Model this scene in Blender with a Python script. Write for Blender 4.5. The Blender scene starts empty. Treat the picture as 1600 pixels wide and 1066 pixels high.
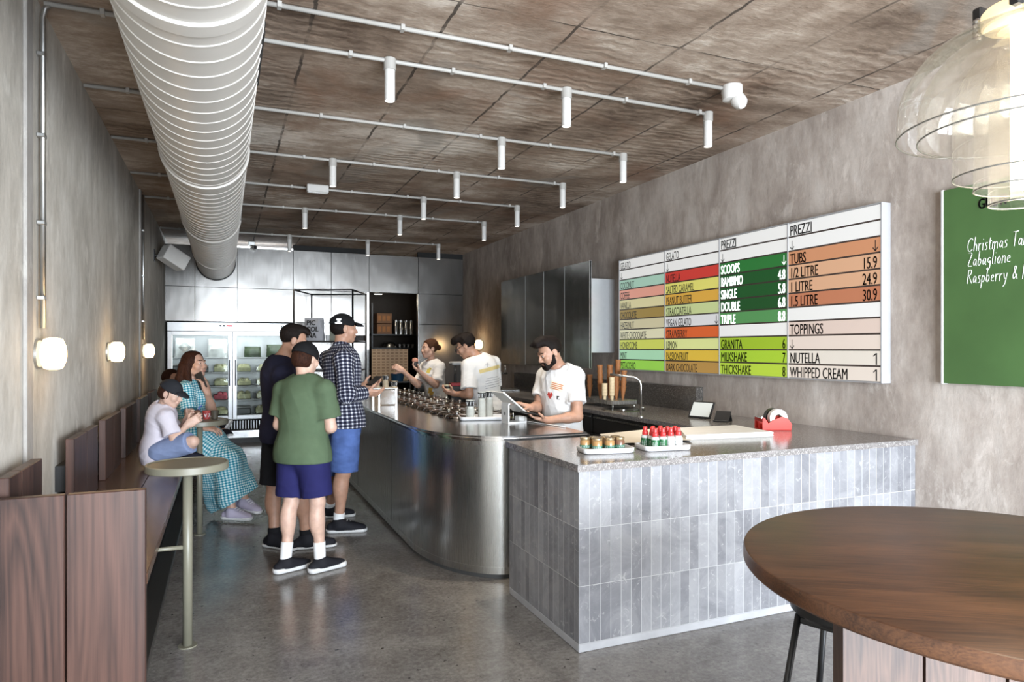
import bpy, bmesh, math, random
import numpy as np
from mathutils import Vector, Matrix, Euler
random.seed(7)
SC = bpy.context.scene
COL = SC.collection
PI = math.pi

# ------------------------------------------------------------------ camera
cam_data = bpy.data.cameras.new('camera')
cam_data.sensor_width = 36.0
cam_data.lens = 36.0 * 1060.0 / 1600.0
cam_data.shift_y = 12.0 / 1600.0
cam_data.clip_start = 0.05
cam = bpy.data.objects.new('camera', cam_data)
COL.objects.link(cam)
cam.location = (0, 0, 1.5)
cam.rotation_euler = (PI / 2, 0, -math.atan(449.0 / 1060.0))
SC.camera = cam

# ------------------------------------------------------------------ daylight (street outside the open shopfront)
world = bpy.data.worlds.new('daylight')
SC.world = world
world.use_nodes = True
wn = world.node_tree.nodes['Background']
wn.inputs['Color'].default_value = (0.80, 0.90, 1.0, 1)
wn.inputs['Strength'].default_value = 6.0
SC.view_settings.view_transform = 'Standard'
SC.view_settings.look = 'None'
SC.view_settings.gamma = 1.0
SC.view_settings.use_curve_mapping = False
SC.view_settings.exposure = 0.0
SC.cycles.use_denoising = True
SC.cycles.max_bounces = 8
SC.cycles.diffuse_bounces = 4
SC.cycles.glossy_bounces = 4
SC.cycles.transmission_bounces = 8
SC.cycles.transparent_max_bounces = 16
SC.cycles.caustics_reflective = False
SC.cycles.caustics_refractive = False
SC.cycles.sample_clamp_indirect = 6.0

def light(name, kind, loc, rot, energy, color=(1, 1, 1), **kw):
    d = bpy.data.lights.new(name, kind)
    d.energy = energy
    d.color = color
    for k, v in kw.items():
        setattr(d, k, v)
    o = bpy.data.objects.new(name, d)
    COL.objects.link(o)
    o.location = loc
    o.rotation_euler = rot
    return o

XL, XR, YB, YF, ZC = -0.85, 4.01, 11.75, -2.6, 3.22
# daylight arriving through the shopfront
light('shopfront_daylight', 'AREA', (1.95, YF - 0.05, 1.30), (-PI / 2, 0, PI), 1280.0, (0.83, 0.915, 1.0), shape='RECTANGLE', size=4.05, size_y=2.4)

# ------------------------------------------------------------------ node helpers and materials
MATS = {}
def nodes_of(name):
    m = bpy.data.materials.new(name)
    m.use_nodes = True
    nt = m.node_tree
    return m, nt, nt.nodes['Principled BSDF']
def N(nt, t, **kw):
    n = nt.nodes.new(t)
    for k, v in kw.items():
        if k.startswith('i_'):
            n.inputs[k[2:].replace('_', ' ')].default_value = v
        else:
            setattr(n, k, v)
    return n
def ramp(nt, fac, stops):
    r = nt.nodes.new('ShaderNodeValToRGB')
    els = r.color_ramp.elements
    while len(els) < len(stops):
        els.new(0.5)
    for e, (p, c) in zip(els, stops):
        e.position = p
        e.color = (c[0], c[1], c[2], 1) if len(c) == 3 else c
    nt.links.new(fac, r.inputs['Fac'])
    return r.outputs['Color']
def coords(nt, scale=(1, 1, 1), rot=(0, 0, 0), kind='Object', loc=(0, 0, 0)):
    tc = nt.nodes.new('ShaderNodeTexCoord')
    mp = nt.nodes.new('ShaderNodeMapping')
    mp.inputs['Scale'].default_value = scale
    mp.inputs['Rotation'].default_value = rot
    mp.inputs['Location'].default_value = loc
    nt.links.new(tc.outputs[kind], mp.inputs['Vector'])
    return mp.outputs['Vector']
def noise(nt, vec, scale, detail=4, rough=0.55, dist=0.0):
    n = N(nt, 'ShaderNodeTexNoise')
    n.inputs['Scale'].default_value = scale
    n.inputs['Detail'].default_value = detail
    n.inputs['Roughness'].default_value = rough
    n.inputs['Distortion'].default_value = dist
    nt.links.new(vec, n.inputs['Vector'])
    return n.outputs['Fac']
def mixc(nt, fac, a, b, mode='MIX'):
    m = nt.nodes.new('ShaderNodeMix')
    m.data_type = 'RGBA'
    m.blend_type = mode
    for s, v in ((m.inputs[0], fac), (m.inputs[6], a), (m.inputs[7], b)):
        if hasattr(v, 'is_linked'):
            nt.links.new(v, s)
        elif isinstance(v, (int, float)):
            s.default_value = v
        else:
            s.default_value = (v[0], v[1], v[2], 1)
    return m.outputs[2]
def mth(nt, op, a, b=None, c=None):
    m = nt.nodes.new('ShaderNodeMath')
    m.operation = op
    for i, v in enumerate((a, b, c)):
        if v is None:
            continue
        if hasattr(v, 'is_linked'):
            nt.links.new(v, m.inputs[i])
        else:
            m.inputs[i].default_value = v
    return m.outputs[0]
def bump(nt, bsdf, height, strength=0.3, distance=0.01):
    b = nt.nodes.new('ShaderNodeBump')
    b.inputs['Strength'].default_value = strength
    b.inputs['Distance'].default_value = distance
    nt.links.new(height, b.inputs['Height'])
    nt.links.new(b.outputs['Normal'], bsdf.inputs['Normal'])

def plain(name, col, rough=0.5, metal=0.0, vary=0.08, scale=20.0, bmp=0.0, spec=0.5):
    """one colour with a little mottling"""
    if name in MATS:
        return MATS[name]
    m, nt, b = nodes_of(name)
    v = coords(nt)
    f = noise(nt, v, scale, 3)
    lo = [max(0, c * (1 - vary)) for c in col]
    hi = [min(1, c * (1 + vary)) for c in col]
    nt.links.new(ramp(nt, f, [(0.3, lo), (0.7, hi)]), b.inputs['Base Color'])
    b.inputs['Roughness'].default_value = rough
    b.inputs['Metallic'].default_value = metal
    b.inputs['Specular IOR Level'].default_value = spec
    if bmp:
        bump(nt, b, f, bmp, 0.004)
    MATS[name] = m
    return m

def glow(name, col, strength, base=1.0):
    if name in MATS:
        return MATS[name]
    m, nt, b = nodes_of(name)
    b.inputs['Base Color'].default_value = (col[0] * base, col[1] * base, col[2] * base, 1)
    b.inputs['Emission Color'].default_value = (col[0], col[1], col[2], 1)
    b.inputs['Emission Strength'].default_value = strength
    MATS[name] = m
    return m

def glass(name, col=(1, 1, 1), rough=0.0, ior=1.45, thin=True):
    if name in MATS:
        return MATS[name]
    m, nt, b = nodes_of(name)
    if thin:                      # thin clear sheet: mostly see-through with a mirror skin
        out = nt.nodes['Material Output']
        tr = N(nt, 'ShaderNodeBsdfTransparent')
        tr.inputs['Color'].default_value = (*col, 1)
        gl = N(nt, 'ShaderNodeBsdfGlossy')
        gl.inputs['Roughness'].default_value = 0.03
        fr = N(nt, 'ShaderNodeFresnel')
        fr.inputs['IOR'].default_value = ior
        mx = N(nt, 'ShaderNodeMixShader')
        nt.links.new(fr.outputs[0], mx.inputs[0])
        nt.links.new(tr.outputs[0], mx.inputs[1])
        nt.links.new(gl.outputs[0], mx.inputs[2])
        nt.links.new(mx.outputs[0], out.inputs['Surface'])
    else:
        b.inputs['Base Color'].default_value = (*col, 1)
        b.inputs['Transmission Weight'].default_value = 1.0
        b.inputs['Roughness'].default_value = rough
        b.inputs['IOR'].default_value = ior
    MATS[name] = m
    return m

def steel(name, col=(0.55, 0.55, 0.54), rough=0.26, stretch=(60, 60, 2), wave=0.0, vary=0.12):
    """brushed stainless: grain along one axis, slight waviness of the sheet"""
    if name in MATS:
        return MATS[name]
    m, nt, b = nodes_of(name)
    v = coords(nt, stretch)
    f = noise(nt, v, 3.0, 5, 0.6)
    nt.links.new(ramp(nt, f, [(0.3, [c * (1 - vary) for c in col]), (0.7, [min(1, c * (1 + vary)) for c in col])]), b.inputs['Base Color'])
    b.inputs['Metallic'].default_value = 1.0
    r = N(nt, 'ShaderNodeMapRange')
    r.inputs['To Min'].default_value = rough - 0.06
    r.inputs['To Max'].default_value = rough + 0.08
    nt.links.new(f, r.inputs['Value'])
    nt.links.new(r.outputs[0], b.inputs['Roughness'])
    if wave:
        v2 = coords(nt, (1.6, 1.6, 1.1))
        f2 = noise(nt, v2, 1.3, 2, 0.4)
        bump(nt, b, f2, wave, 0.08)
    MATS[name] = m
    return m

def wood(name, dark, light, axis=2, rough=0.38, scale=1.0, contrast=1.0):
    """long grain along one axis with cathedral figure"""
    if name in MATS:
        return MATS[name]
    m, nt, b = nodes_of(name)
    s = [7.0 * scale] * 3
    s[axis] = 0.55 * scale
    v = coords(nt, tuple(s))
    warp = noise(nt, v, 0.9, 2, 0.5, 0.6)
    rings = mth(nt, 'FRACT', mth(nt, 'MULTIPLY', warp, 9.0))
    rings = mth(nt, 'ABSOLUTE', mth(nt, 'SUBTRACT', rings, 0.5))
    s2 = [90.0 * scale] * 3
    s2[axis] = 2.2 * scale
    fine = noise(nt, coords(nt, tuple(s2)), 1.0, 4, 0.65)
    s3 = [3.5 * scale] * 3
    s3[axis] = 0.8 * scale
    big = noise(nt, coords(nt, tuple(s3), loc=(3.1, 1.7, 2.2)), 1.0, 3, 0.5)
    f = mth(nt, 'ADD', mth(nt, 'MULTIPLY', rings, 0.55 * contrast), mth(nt, 'ADD', mth(nt, 'MULTIPLY', fine, 0.5), mth(nt, 'MULTIPLY', big, 0.55)))
    mid = [(a + c) / 2 for a, c in zip(dark, light)]
    nt.links.new(ramp(nt, f, [(0.42, dark), (0.66, mid), (0.92, light)]), b.inputs['Base Color'])
    b.inputs['Roughness'].default_value = rough
    bump(nt, b, fine, 0.06, 0.003)
    MATS[name] = m
    return m

def plaster(name, c0, c1, c2, vert=0.45, rough=0.8):
    """trowelled raw plaster: clouds, drips and fine scratches"""
    m, nt, b = nodes_of(name)
    v = coords(nt, (1, 1, vert))
    f1 = noise(nt, v, 1.8, 8, 0.66, 0.25)
    f2 = noise(nt, coords(nt, (1, 1, 0.5), loc=(5, 3, 1)), 5.5, 8, 0.74, 0.25)
    f = mth(nt, 'ADD', mth(nt, 'MULTIPLY', f1, 0.6), mth(nt, 'MULTIPLY', f2, 0.4))
    col = ramp(nt, f, [(0.38, c0), (0.5, c1), (0.61, c2)])
    scr = noise(nt, coords(nt, (1, 1, 0.3), loc=(1, 8, 4)), 26.0, 6, 0.75)
    col = mixc(nt, 0.28, col, ramp(nt, scr, [(0.35, [x * 0.75 for x in c1]), (0.62, [min(1, x * 1.25) for x in c1])]))
    nt.links.new(col, b.inputs['Base Color'])
    b.inputs['Roughness'].default_value = rough
    b.inputs['Specular IOR Level'].default_value = 0.3
    drip = noise(nt, coords(nt, (1, 1, 0.5), loc=(7, 2, 9)), 3.2, 7, 0.72, 0.35)
    col2 = mixc(nt, ramp(nt, drip, [(0.56, (0, 0, 0)), (0.66, (0.55, 0.55, 0.55))]), col, [min(1, x * 1.18) for x in c2])
    nt.links.new(col2, b.inputs['Base Color'])
    bump(nt, b, f2, 0.25, 0.02)
    MATS[name] = m
    return m

# ------------------------------------------------------------------ mesh helpers
class MB:
    def __init__(s):
        s.bm = bmesh.new()
    def box(s, lo, hi, bev=0.0, M=None, seg=1):
        t = bmesh.new()
        bmesh.ops.create_cube(t, size=1.0)
        for v in t.verts:
            v.co = Vector([(a + b) / 2 + c * (b - a) for a, b, c in zip(lo, hi, v.co)])
        if bev:
            bmesh.ops.bevel(t, geom=t.edges[:], offset=bev, segments=seg, affect='EDGES', profile=0.6)
        s.take(t, M)
        return s
    def take(s, t, M=None):
        if M is not None:
            t.transform(M)
        me = bpy.data.meshes.new('tmp')
        t.to_mesh(me)
        t.free()
        s.bm.from_mesh(me)
        bpy.data.meshes.remove(me)
    def cyl(s, p0, p1, r0, r1=None, seg=24, caps=True):
        r1 = r0 if r1 is None else r1
        p0, p1 = Vector(p0), Vector(p1)
        d = p1 - p0
        q = d.to_track_quat('Z', 'Y').to_matrix()
        a, b_ = [], []
        for i in range(seg):
            t = 2 * PI * i / seg
            u = q @ Vector((math.cos(t), math.sin(t), 0))
            a.append(s.bm.verts.new(p0 + u * r0))
            b_.append(s.bm.verts.new(p1 + u * r1))
        for i in range(seg):
            j = (i + 1) % seg
            f = s.bm.faces.new((a[i], a[j], b_[j], b_[i]))
            f.smooth = True
        if caps:
            s.bm.faces.new(a[::-1])
            s.bm.faces.new(b_)
        return s
    def lathe(s, prof, c=(0, 0, 0), seg=32, M=None, smooth=True):
        """profile of (radius, z); open ends with r=0 close to a point"""
        t = bmesh.new()
        rings = []
        for r, z in prof:
            if r < 1e-6:
                rings.append([t.verts.new((0, 0, z))])
            else:
                rings.append([t.verts.new((r * math.cos(2 * PI * i / seg), r * math.sin(2 * PI * i / seg), z)) for i in range(seg)])
        for A, B in zip(rings, rings[1:]):
            for i in range(seg):
                j = (i + 1) % seg
                if len(A) == 1 and len(B) == 1:
                    continue
                if len(A) == 1:
                    f = t.faces.new((A[0], B[j], B[i]))
                elif len(B) == 1:
                    f = t.faces.new((A[i], A[j], B[0]))
                else:
                    f = t.faces.new((A[i], A[j], B[j], B[i]))
                f.smooth = smooth
        t.transform(Matrix.Translation(c))
        bmesh.ops.recalc_face_normals(t, faces=t.faces[:])
        s.take(t, M)
        return s
    def tube(s, pts, r, seg=10, caps=True):
        pts = [Vector(p) for p in pts]
        rings = []
        prev = None
        for i, p in enumerate(pts):
            d = (pts[min(i + 1, len(pts) - 1)] - pts[max(i - 1, 0)]).normalized()
            if prev is None:
                u = d.orthogonal().normalized()
            else:
                u = (prev - d * prev.dot(d)).normalized()
            prev = u
            w = d.cross(u)
            rr = r[i] if isinstance(r, (list, tuple)) else r
            rings.append([s.bm.verts.new(p + (u * math.cos(2 * PI * k / seg) + w * math.sin(2 * PI * k / seg)) * rr) for k in range(seg)])
        for A, B in zip(rings, rings[1:]):
            for k in range(seg):
                j = (k + 1) % seg
                f = s.bm.faces.new((A[k], A[j], B[j], B[k]))
                f.smooth = True
        if caps:
            s.bm.faces.new(rings[0][::-1])
            s.bm.faces.new(rings[-1])
        return s
    def prism(s, poly, z0, z1, M=None, bev=0.0, smooth_side=False):
        t = bmesh.new()
        a = [t.verts.new((x, y, z0)) for x, y in poly]
        b_ = [t.verts.new((x, y, z1)) for x, y in poly]
        n = len(poly)
        for i in range(n):
            j = (i + 1) % n
            f = t.faces.new((a[i], a[j], b_[j], b_[i]))
            f.smooth = smooth_side
        t.faces.new(a[::-1])
        t.faces.new(b_)
        bmesh.ops.recalc_face_normals(t, faces=t.faces[:])
        if bev:
            bmesh.ops.bevel(t, geom=[e for e in t.edges if abs(e.verts[0].co.z - e.verts[1].co.z) < 1e-6], offset=bev, segments=4, affect='EDGES')
        s.take(t, M)
        return s
    def quad(s, *p):
        s.bm.faces.new([s.bm.verts.new(q) for q in p])
        return s
    def build(s, name, m, parent=None, shift=None):
        me = bpy.data.meshes.new(name)
        if shift is not None:
            bmesh.ops.translate(s.bm, verts=s.bm.verts[:], vec=-Vector(shift))
        for e in s.bm.edges:
            if len(e.link_faces) == 2 and e.calc_face_angle(0.0) > 0.6:
                e.smooth = False
        s.bm.to_mesh(me)
        s.bm.free()
        return link(name, me, m, parent)

def link(name, me, m, parent=None):
    o = bpy.data.objects.new(name, me)
    COL.objects.link(o)
    for x in (m if isinstance(m, (list, tuple)) else [m]):
        me.materials.append(x)
    if parent is not None:
        o.parent = parent
    return o

def tag(o, label, cat, group=None):
    o['label'] = label
    o['category'] = cat
    if group:
        o['group'] = group
    return o
def thing(name, label, cat, loc=(0, 0, 0), rz=0.0, group=None):
    o = bpy.data.objects.new(name, None)
    o.empty_display_size = 0.1
    COL.objects.link(o)
    o.location = loc
    o.rotation_euler = (0, 0, rz)
    return tag(o, label, cat, group)
def struct(o):
    o['kind'] = 'structure'
    return o
def dup(o, parent=None, loc=None, rz=None, label=None):
    c = o.copy()
    COL.objects.link(c)
    c.parent = parent
    if loc is not None:
        c.location = loc
    if rz is not None:
        c.rotation_euler = (0, 0, rz)
    if label:
        c['label'] = label
    for ch in list(o.children):
        dup(ch, c)
    return c

def text_bm(body, size, xs=1.0, extrude=0.001, bold=0.0, align='LEFT', shear=0.0):
    """lettering as a bmesh in its own xy plane"""
    cu = bpy.data.curves.new('lettering', 'FONT')
    cu.body = body
    cu.size = size
    cu.extrude = extrude
    cu.offset = bold
    cu.align_x = align
    cu.shear = shear
    cu.resolution_u = 3
    ob = bpy.data.objects.new('lettering', cu)
    me = bpy.data.meshes.new_from_object(ob)
    t = bmesh.new()
    t.from_mesh(me)
    bpy.data.meshes.remove(me)
    bpy.data.objects.remove(ob)
    bpy.data.curves.remove(cu)
    for v in t.verts:
        v.co.x *= xs
    return t
# frames that stand lettering up: on the right wall (reads along -y, faces -x), facing the street (-y)
ON_RIGHT = lambda x, y, z: Matrix(((0, 0, -1, x), (-1, 0, 0, y), (0, 1, 0, z), (0, 0, 0, 1)))
FACE_STREET = lambda x, y, z: Matrix(((1, 0, 0, x), (0, 0, -1, y), (0, 1, 0, z), (0, 0, 0, 1)))

def srgb(h):
    r = []
    for k in (0, 2, 4):
        c = int(h[k:k + 2], 16) / 255.0
        r.append(c / 12.92 if c <= 0.04045 else ((c + 0.055) / 1.055) ** 2.4)
    return tuple(r)
def lettering(mb, body, M, height, width=None, xs=0.6, bold=0.0, extrude=0.0006, align='LEFT'):
    """capitals of the given height, squeezed to a condensed cut, into mb"""
    for sh_ in ((-bold, 0.0, bold) if bold else (0.0,)):      # a heavier cut: the letter struck three times
        t = text_bm(body, height / 0.70, xs, extrude, 0.0, align)
        if width and t.verts:
            lo = min(v.co.x for v in t.verts)
            hi = max(v.co.x for v in t.verts)
            if hi - lo > width:
                for v in t.verts:
                    v.co.x *= width / (hi - lo)
        for v in t.verts:
            v.co.x += sh_
        mb.take(t, M)

# ================================================================== the room shell
WALL = plaster('raw_plaster', (0.23, 0.19, 0.163), (0.41, 0.355, 0.315), (0.60, 0.55, 0.505))
STEEL = steel('brushed_steel', (0.56, 0.56, 0.55), 0.27)
STEEL_WALL = steel('wall_steel', (0.27, 0.262, 0.252), 0.22, (40, 40, 1.2), wave=0.10, vary=0.06)
WHITE_PAINT = plain('white_powder_coat', (0.60, 0.585, 0.56), 0.45, vary=0.03)
BLACK_METAL = plain('black_metal', (0.012, 0.012, 0.013), 0.45, vary=0.1)
BLACK_PLASTIC = plain('black_plastic', (0.015, 0.015, 0.016), 0.35, vary=0.1)
GALV = steel('galvanised_pipe', (0.50, 0.50, 0.49), 0.38, (8, 8, 3))

def ceiling_mat():
    m, nt, b = nodes_of('board_marked_concrete')
    v = coords(nt)
    big = noise(nt, v, 0.75, 5, 0.6, 0.4)
    v2 = coords(nt, (1.0, 2.6, 1.0))
    wavy = noise(nt, v2, 2.4, 9, 0.76, 0.3)
    fine = noise(nt, coords(nt, (9.0, 22.0, 9.0)), 2.0, 7, 0.8, 0.3)
    wv = N(nt, 'ShaderNodeTexWave')
    wv.wave_type = 'BANDS'
    wv.bands_direction = 'Y'
    wv.inputs['Scale'].default_value = 3.6
    wv.inputs['Distortion'].default_value = 8.0
    wv.inputs['Detail'].default_value = 4.0
    wv.inputs['Detail Scale'].default_value = 1.3
    wv.inputs['Detail Roughness'].default_value = 0.65
    nt.links.new(v, wv.inputs['Vector'])
    wmask = ramp(nt, noise(nt, coords(nt, loc=(4, 1, 0)), 0.9, 3), [(0.44, (0, 0, 0)), (0.6, (1, 1, 1))])
    wave = mth(nt, 'MULTIPLY', mth(nt, 'SUBTRACT', wv.outputs['Fac'], 0.5), wmask)
    f = mth(nt, 'ADD', mth(nt, 'MULTIPLY', big, 0.62), mth(nt, 'ADD', mth(nt, 'MULTIPLY', wavy, 0.26), mth(nt, 'MULTIPLY', fine, 0.16)))
    f = mth(nt, 'ADD', f, mth(nt, 'MULTIPLY', wave, 0.055))
    col = ramp(nt, f, [(0.40, (0.10, 0.066, 0.046)), (0.49, (0.25, 0.185, 0.138)), (0.56, (0.40, 0.32, 0.255)), (0.63, (0.66, 0.585, 0.51))])
    rust = ramp(nt, noise(nt, coords(nt, loc=(1.3, 4.2, 0)), 1.1, 4, 0.6, 0.7), [(0.52, (0, 0, 0)), (0.68, (0.5, 0.5, 0.5))])
    col = mixc(nt, rust, col, (0.22, 0.115, 0.068))
    patch = noise(nt, coords(nt, loc=(2.3, 0.6, 0)), 0.9, 3, 0.5, 0.8)
    col = mixc(nt, ramp(nt, patch, [(0.60, (0, 0, 0)), (0.66, (0.55, 0.55, 0.55))]), col, (0.25, 0.22, 0.19))
    # form-board joints run down the room every 0.66 m, with a few cross joints
    sx = N(nt, 'ShaderNodeSeparateXYZ')
    nt.links.new(v, sx.inputs[0])
    wob = mth(nt, 'MULTIPLY', mth(nt, 'SUBTRACT', noise(nt, v, 9.0, 3), 0.5), 0.03)
    def line(axis, off, period, width):
        t = mth(nt, 'FRACT', mth(nt, 'DIVIDE', mth(nt, 'ADD', mth(nt, 'SUBTRACT', axis, off), wob), period))
        d = mth(nt, 'MULTIPLY', mth(nt, 'ABSOLUTE', mth(nt, 'SUBTRACT', t, 0.5)), period)
        return mth(nt, 'GREATER_THAN', d, period / 2 - width)
    j1 = line(sx.outputs['X'], 0.42, 0.66, 0.009)
    j2 = line(sx.outputs['Y'], 0.8, 2.4, 0.005)
    j = mth(nt, 'MAXIMUM', j1, j2)
    brk = ramp(nt, noise(nt, v, 3.0, 3), [(0.42, (0.15, 0.15, 0.15)), (0.55, (0.85, 0.85, 0.85))])
    j = mth(nt, 'MULTIPLY', j, brk)
    col = mixc(nt, j, col, (0.03, 0.022, 0.017))
    nt.links.new(col, b.inputs['Base Color'])
    b.inputs['Roughness'].default_value = 0.78
    b.inputs['Specular IOR Level'].default_value = 0.35
    h = mth(nt, 'SUBTRACT', mth(nt, 'ADD', mth(nt, 'ADD', wavy, mth(nt, 'MULTIPLY', wave, 0.5)), mth(nt, 'MULTIPLY', fine, 0.5)), mth(nt, 'MULTIPLY', j, 1.0))
    bump(nt, b, h, 0.55, 0.02)
    return m
CEIL = ceiling_mat()

def floor_mat():
    m, nt, b = nodes_of('polished_concrete')
    v = coords(nt)
    big = noise(nt, v, 0.8, 5, 0.6, 0.6)
    spk = noise(nt, v, 42.0, 4, 0.75)
    mid = noise(nt, v, 6.0, 6, 0.7, 0.4)
    f = mth(nt, 'ADD', mth(nt, 'MULTIPLY', big, 0.38), mth(nt, 'ADD', mth(nt, 'MULTIPLY', spk, 0.40), mth(nt, 'MULTIPLY', mid, 0.26)))
    col = ramp(nt, f, [(0.38, (0.085, 0.076, 0.068)), (0.50, (0.165, 0.152, 0.140)), (0.60, (0.25, 0.235, 0.218)), (0.72, (0.36, 0.345, 0.32))])
    pit = ramp(nt, noise(nt, v, 28.0, 2, 0.5), [(0.27, (1, 1, 1)), (0.31, (0, 0, 0))])
    col = mixc(nt, pit, col, (0.06, 0.055, 0.05))
    nt.links.new(col, b.inputs['Base Color'])
    rr = N(nt, 'ShaderNodeMapRange')
    rr.inputs['To Min'].default_value = 0.10
    rr.inputs['To Max'].default_value = 0.30
    nt.links.new(mid, rr.inputs['Value'])
    nt.links.new(rr.outputs[0], b.inputs['Roughness'])
    b.inputs['Specular IOR Level'].default_value = 0.75
    bump(nt, b, mid, 0.04, 0.01)
    return m
FLOOR = floor_mat()

T = 0.2
struct(MB().box((XL - T, YF - 3, -T), (XR + T, 14.4, 0)).build('floor', FLOOR))
struct(MB().box((XL - T, YF, ZC), (XR + T, 14.4, ZC + T)).build('ceiling', CEIL))
WALL_L = plaster('grey_plaster', (0.29, 0.265, 0.23), (0.47, 0.435, 0.385), (0.64, 0.61, 0.56))
struct(MB().box((XL - T, YF, -T), (XL, 14.4, ZC)).build('wall_left', WALL_L))
struct(MB().box((XR, YF, -T), (XR + T, 14.4, ZC)).build('wall_right', WALL))
# proud ribs where the plaster bays of the left wall meet, beside each pipe
RIB = plaster('pale_rib_plaster', (0.24, 0.22, 0.20), (0.32, 0.30, 0.28), (0.42, 0.40, 0.37))
struct(MB().box((XL, 3.72, 0), (XL + 0.018, 3.83, ZC), 0.004).build('trim_1', RIB))
struct(MB().box((XL, 8.28, 0), (XL + 0.018, 8.40, ZC), 0.004).build('trim_2', RIB))

# back wall: a grid of steel panels around the fridge recess and the doorway
mb = MB()
xs = [XL, -0.43, 0.19, 1.045, 1.66, 2.30, 3.17, XR]
zs = [0.0, 1.93, 2.475, 3.13]
g = 0.003
for i in range(len(xs) - 1):
    for k in range(3):
        if k == 0 and (i < 3 or i == 5):
            continue                       # fridge recess, doorway
        if k == 1 and i == 5:
            continue
        z0, z1 = zs[k], zs[k + 1]
        mb.box((xs[i] + g, YB, z0 + g), (xs[i + 1] - g, YB + 0.03, z1 - g), 0.0015)
struct(mb.build('wall_back', STEEL_WALL))
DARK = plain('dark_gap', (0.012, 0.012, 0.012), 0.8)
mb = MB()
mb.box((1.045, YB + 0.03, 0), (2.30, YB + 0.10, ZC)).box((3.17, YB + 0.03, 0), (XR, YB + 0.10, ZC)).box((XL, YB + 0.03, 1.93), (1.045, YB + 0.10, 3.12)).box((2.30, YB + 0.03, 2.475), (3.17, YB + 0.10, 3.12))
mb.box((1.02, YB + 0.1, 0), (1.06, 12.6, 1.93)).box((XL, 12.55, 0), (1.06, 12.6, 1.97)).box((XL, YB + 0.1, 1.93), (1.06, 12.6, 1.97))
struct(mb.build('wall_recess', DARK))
# steel jamb of the doorway
struct(MB().box((2.255, YB - 0.012, 0), (2.297, YB + 0.1, 2.475), 0.002).box((3.165, YB - 0.004, 0), (3.18, YB + 0.1, 2.475), 0.002).build('trim_3', STEEL))
# store room behind the doorway
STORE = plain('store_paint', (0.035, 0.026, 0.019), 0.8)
mb = MB()
mb.box((2.0, 14.0, 0), (XR, 14.1, ZC)).box((1.9, YB + 0.12, 0), (2.0, 14.1, ZC))
struct(mb.build('wall_store', STORE))
# glowing strip added to stand for light through the gap above the back panels
t = thing('strip_light', 'thin glowing strip standing in for the lit gap above the steel back wall', 'light', (0.9, YB + 0.05, 3.13))
MB().box((-1.0, -0.012, 0.0), (0.75, 0.012, 0.03), 0.003).build('diffuser', glow('cool_strip', (0.9, 0.95, 1.0), 5.0), t)
MB().box((-1.0, -0.02, -0.006), (0.75, 0.02, 0.0)).build('housing', WHITE_PAINT, t)  # base under the added glowing strip

# shopfront behind the viewer: steel mullions, transom and a lintel
mb = MB()
for x in (-0.08, 1.0, 2.0, 3.0, XR - 0.03):
    mb.box((x - 0.035, YF - 0.02, 0), (x + 0.035, YF + 0.06, ZC), 0.004)
mb.box((-0.1, YF - 0.02, 2.50), (XR, YF + 0.05, 2.57), 0.004).box((-0.1, YF - 0.02, 0), (XR, YF + 0.06, 0.10), 0.004)
struct(mb.build('window_1', BLACK_METAL))
struct(MB().box((XL - T, YF - 0.15, 0), (-0.1, YF, ZC)).box((-0.1, YF - 0.15, 2.57), (XR + T, YF, ZC)).build('wall_front', WALL))
PAVE = plain('street_paving', (0.22, 0.21, 0.20), 0.85, scale=3)
struct(MB().box((-14, -22, -0.3), (18, YF - 0.3, -0.02)).build('ground', PAVE))

# ================================================================== ventilation duct
DUCT = plain('duct_paint', (0.47, 0.445, 0.41), 0.42, vary=0.03, scale=5)
t = thing('ventilation_duct', 'large pale grey spiral ventilation duct running under the ceiling', 'duct', (-0.125, 0, 2.87))
R0 = 0.275
prof = [(R0, -2.0)]
seams = [-2.0 + 0.152 * k for k in range(90)]
seams = [y for y in seams if y < 11.55]
for y in seams:
    prof += [(R0, y - 0.007), (R0 + 0.004, y - 0.004), (R0 + 0.004, y + 0.004), (R0, y + 0.007)]
prof.append((R0, YB))
AL = Matrix.Rotation(-PI / 2, 4, 'X')            # lathe axis z -> y
MB().lathe([(r, y) for r, y in prof], seg=72, M=AL).build('spiral_tube', DUCT, t)
for y0, w in ((2.52, 0.09), (5.05, 0.09), (7.6, 0.09), (10.1, 0.09)):
    MB().lathe([(R0, y0), (R0 + 0.012, y0 + 0.004), (R0 + 0.012, y0 + w - 0.004), (R0, y0 + w)], seg=72, M=AL).build('joint_band', DUCT, t)
MB().lathe([(R0, YB - 0.05), (R0 + 0.018, YB - 0.045), (R0 + 0.018, YB - 0.002), (R0, YB)], seg=72, M=AL).build('end_collar', BLACK_METAL, t)
for y0, side in ((3.05, 1), (4.5, -1), (7.1, 1), (10.6, 1)):
    mb = MB()
    for k in range(3):
        a = math.radians(-6 + 8 * k) if side > 0 else math.radians(186 - 8 * k)
        M = Matrix.Rotation(-a, 4, 'Y') @ Matrix.Translation((R0 + 0.004, 0, 0))
        mb.box((-0.006, y0, -0.008), (0.006, y0 + 0.62, 0.008), 0.002, M)
    mb.build('slot_grille', BLACK_METAL, t)
for y0 in (2.0, 4.7, 7.4, 10.0):
    MB().tube([(R0 * math.cos(q), y0, R0 * math.sin(q)) for q in [math.radians(a) for a in range(-10, 191, 10)]], 0.006, 6).tube([(R0, y0, -0.03), (R0 + .004, y0, 0.32)], 0.005, 6).tube([(-R0, y0, -0.03), (-R0 - .004, y0, 0.32)], 0.005, 6).build('hanger', DUCT, t)

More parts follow.
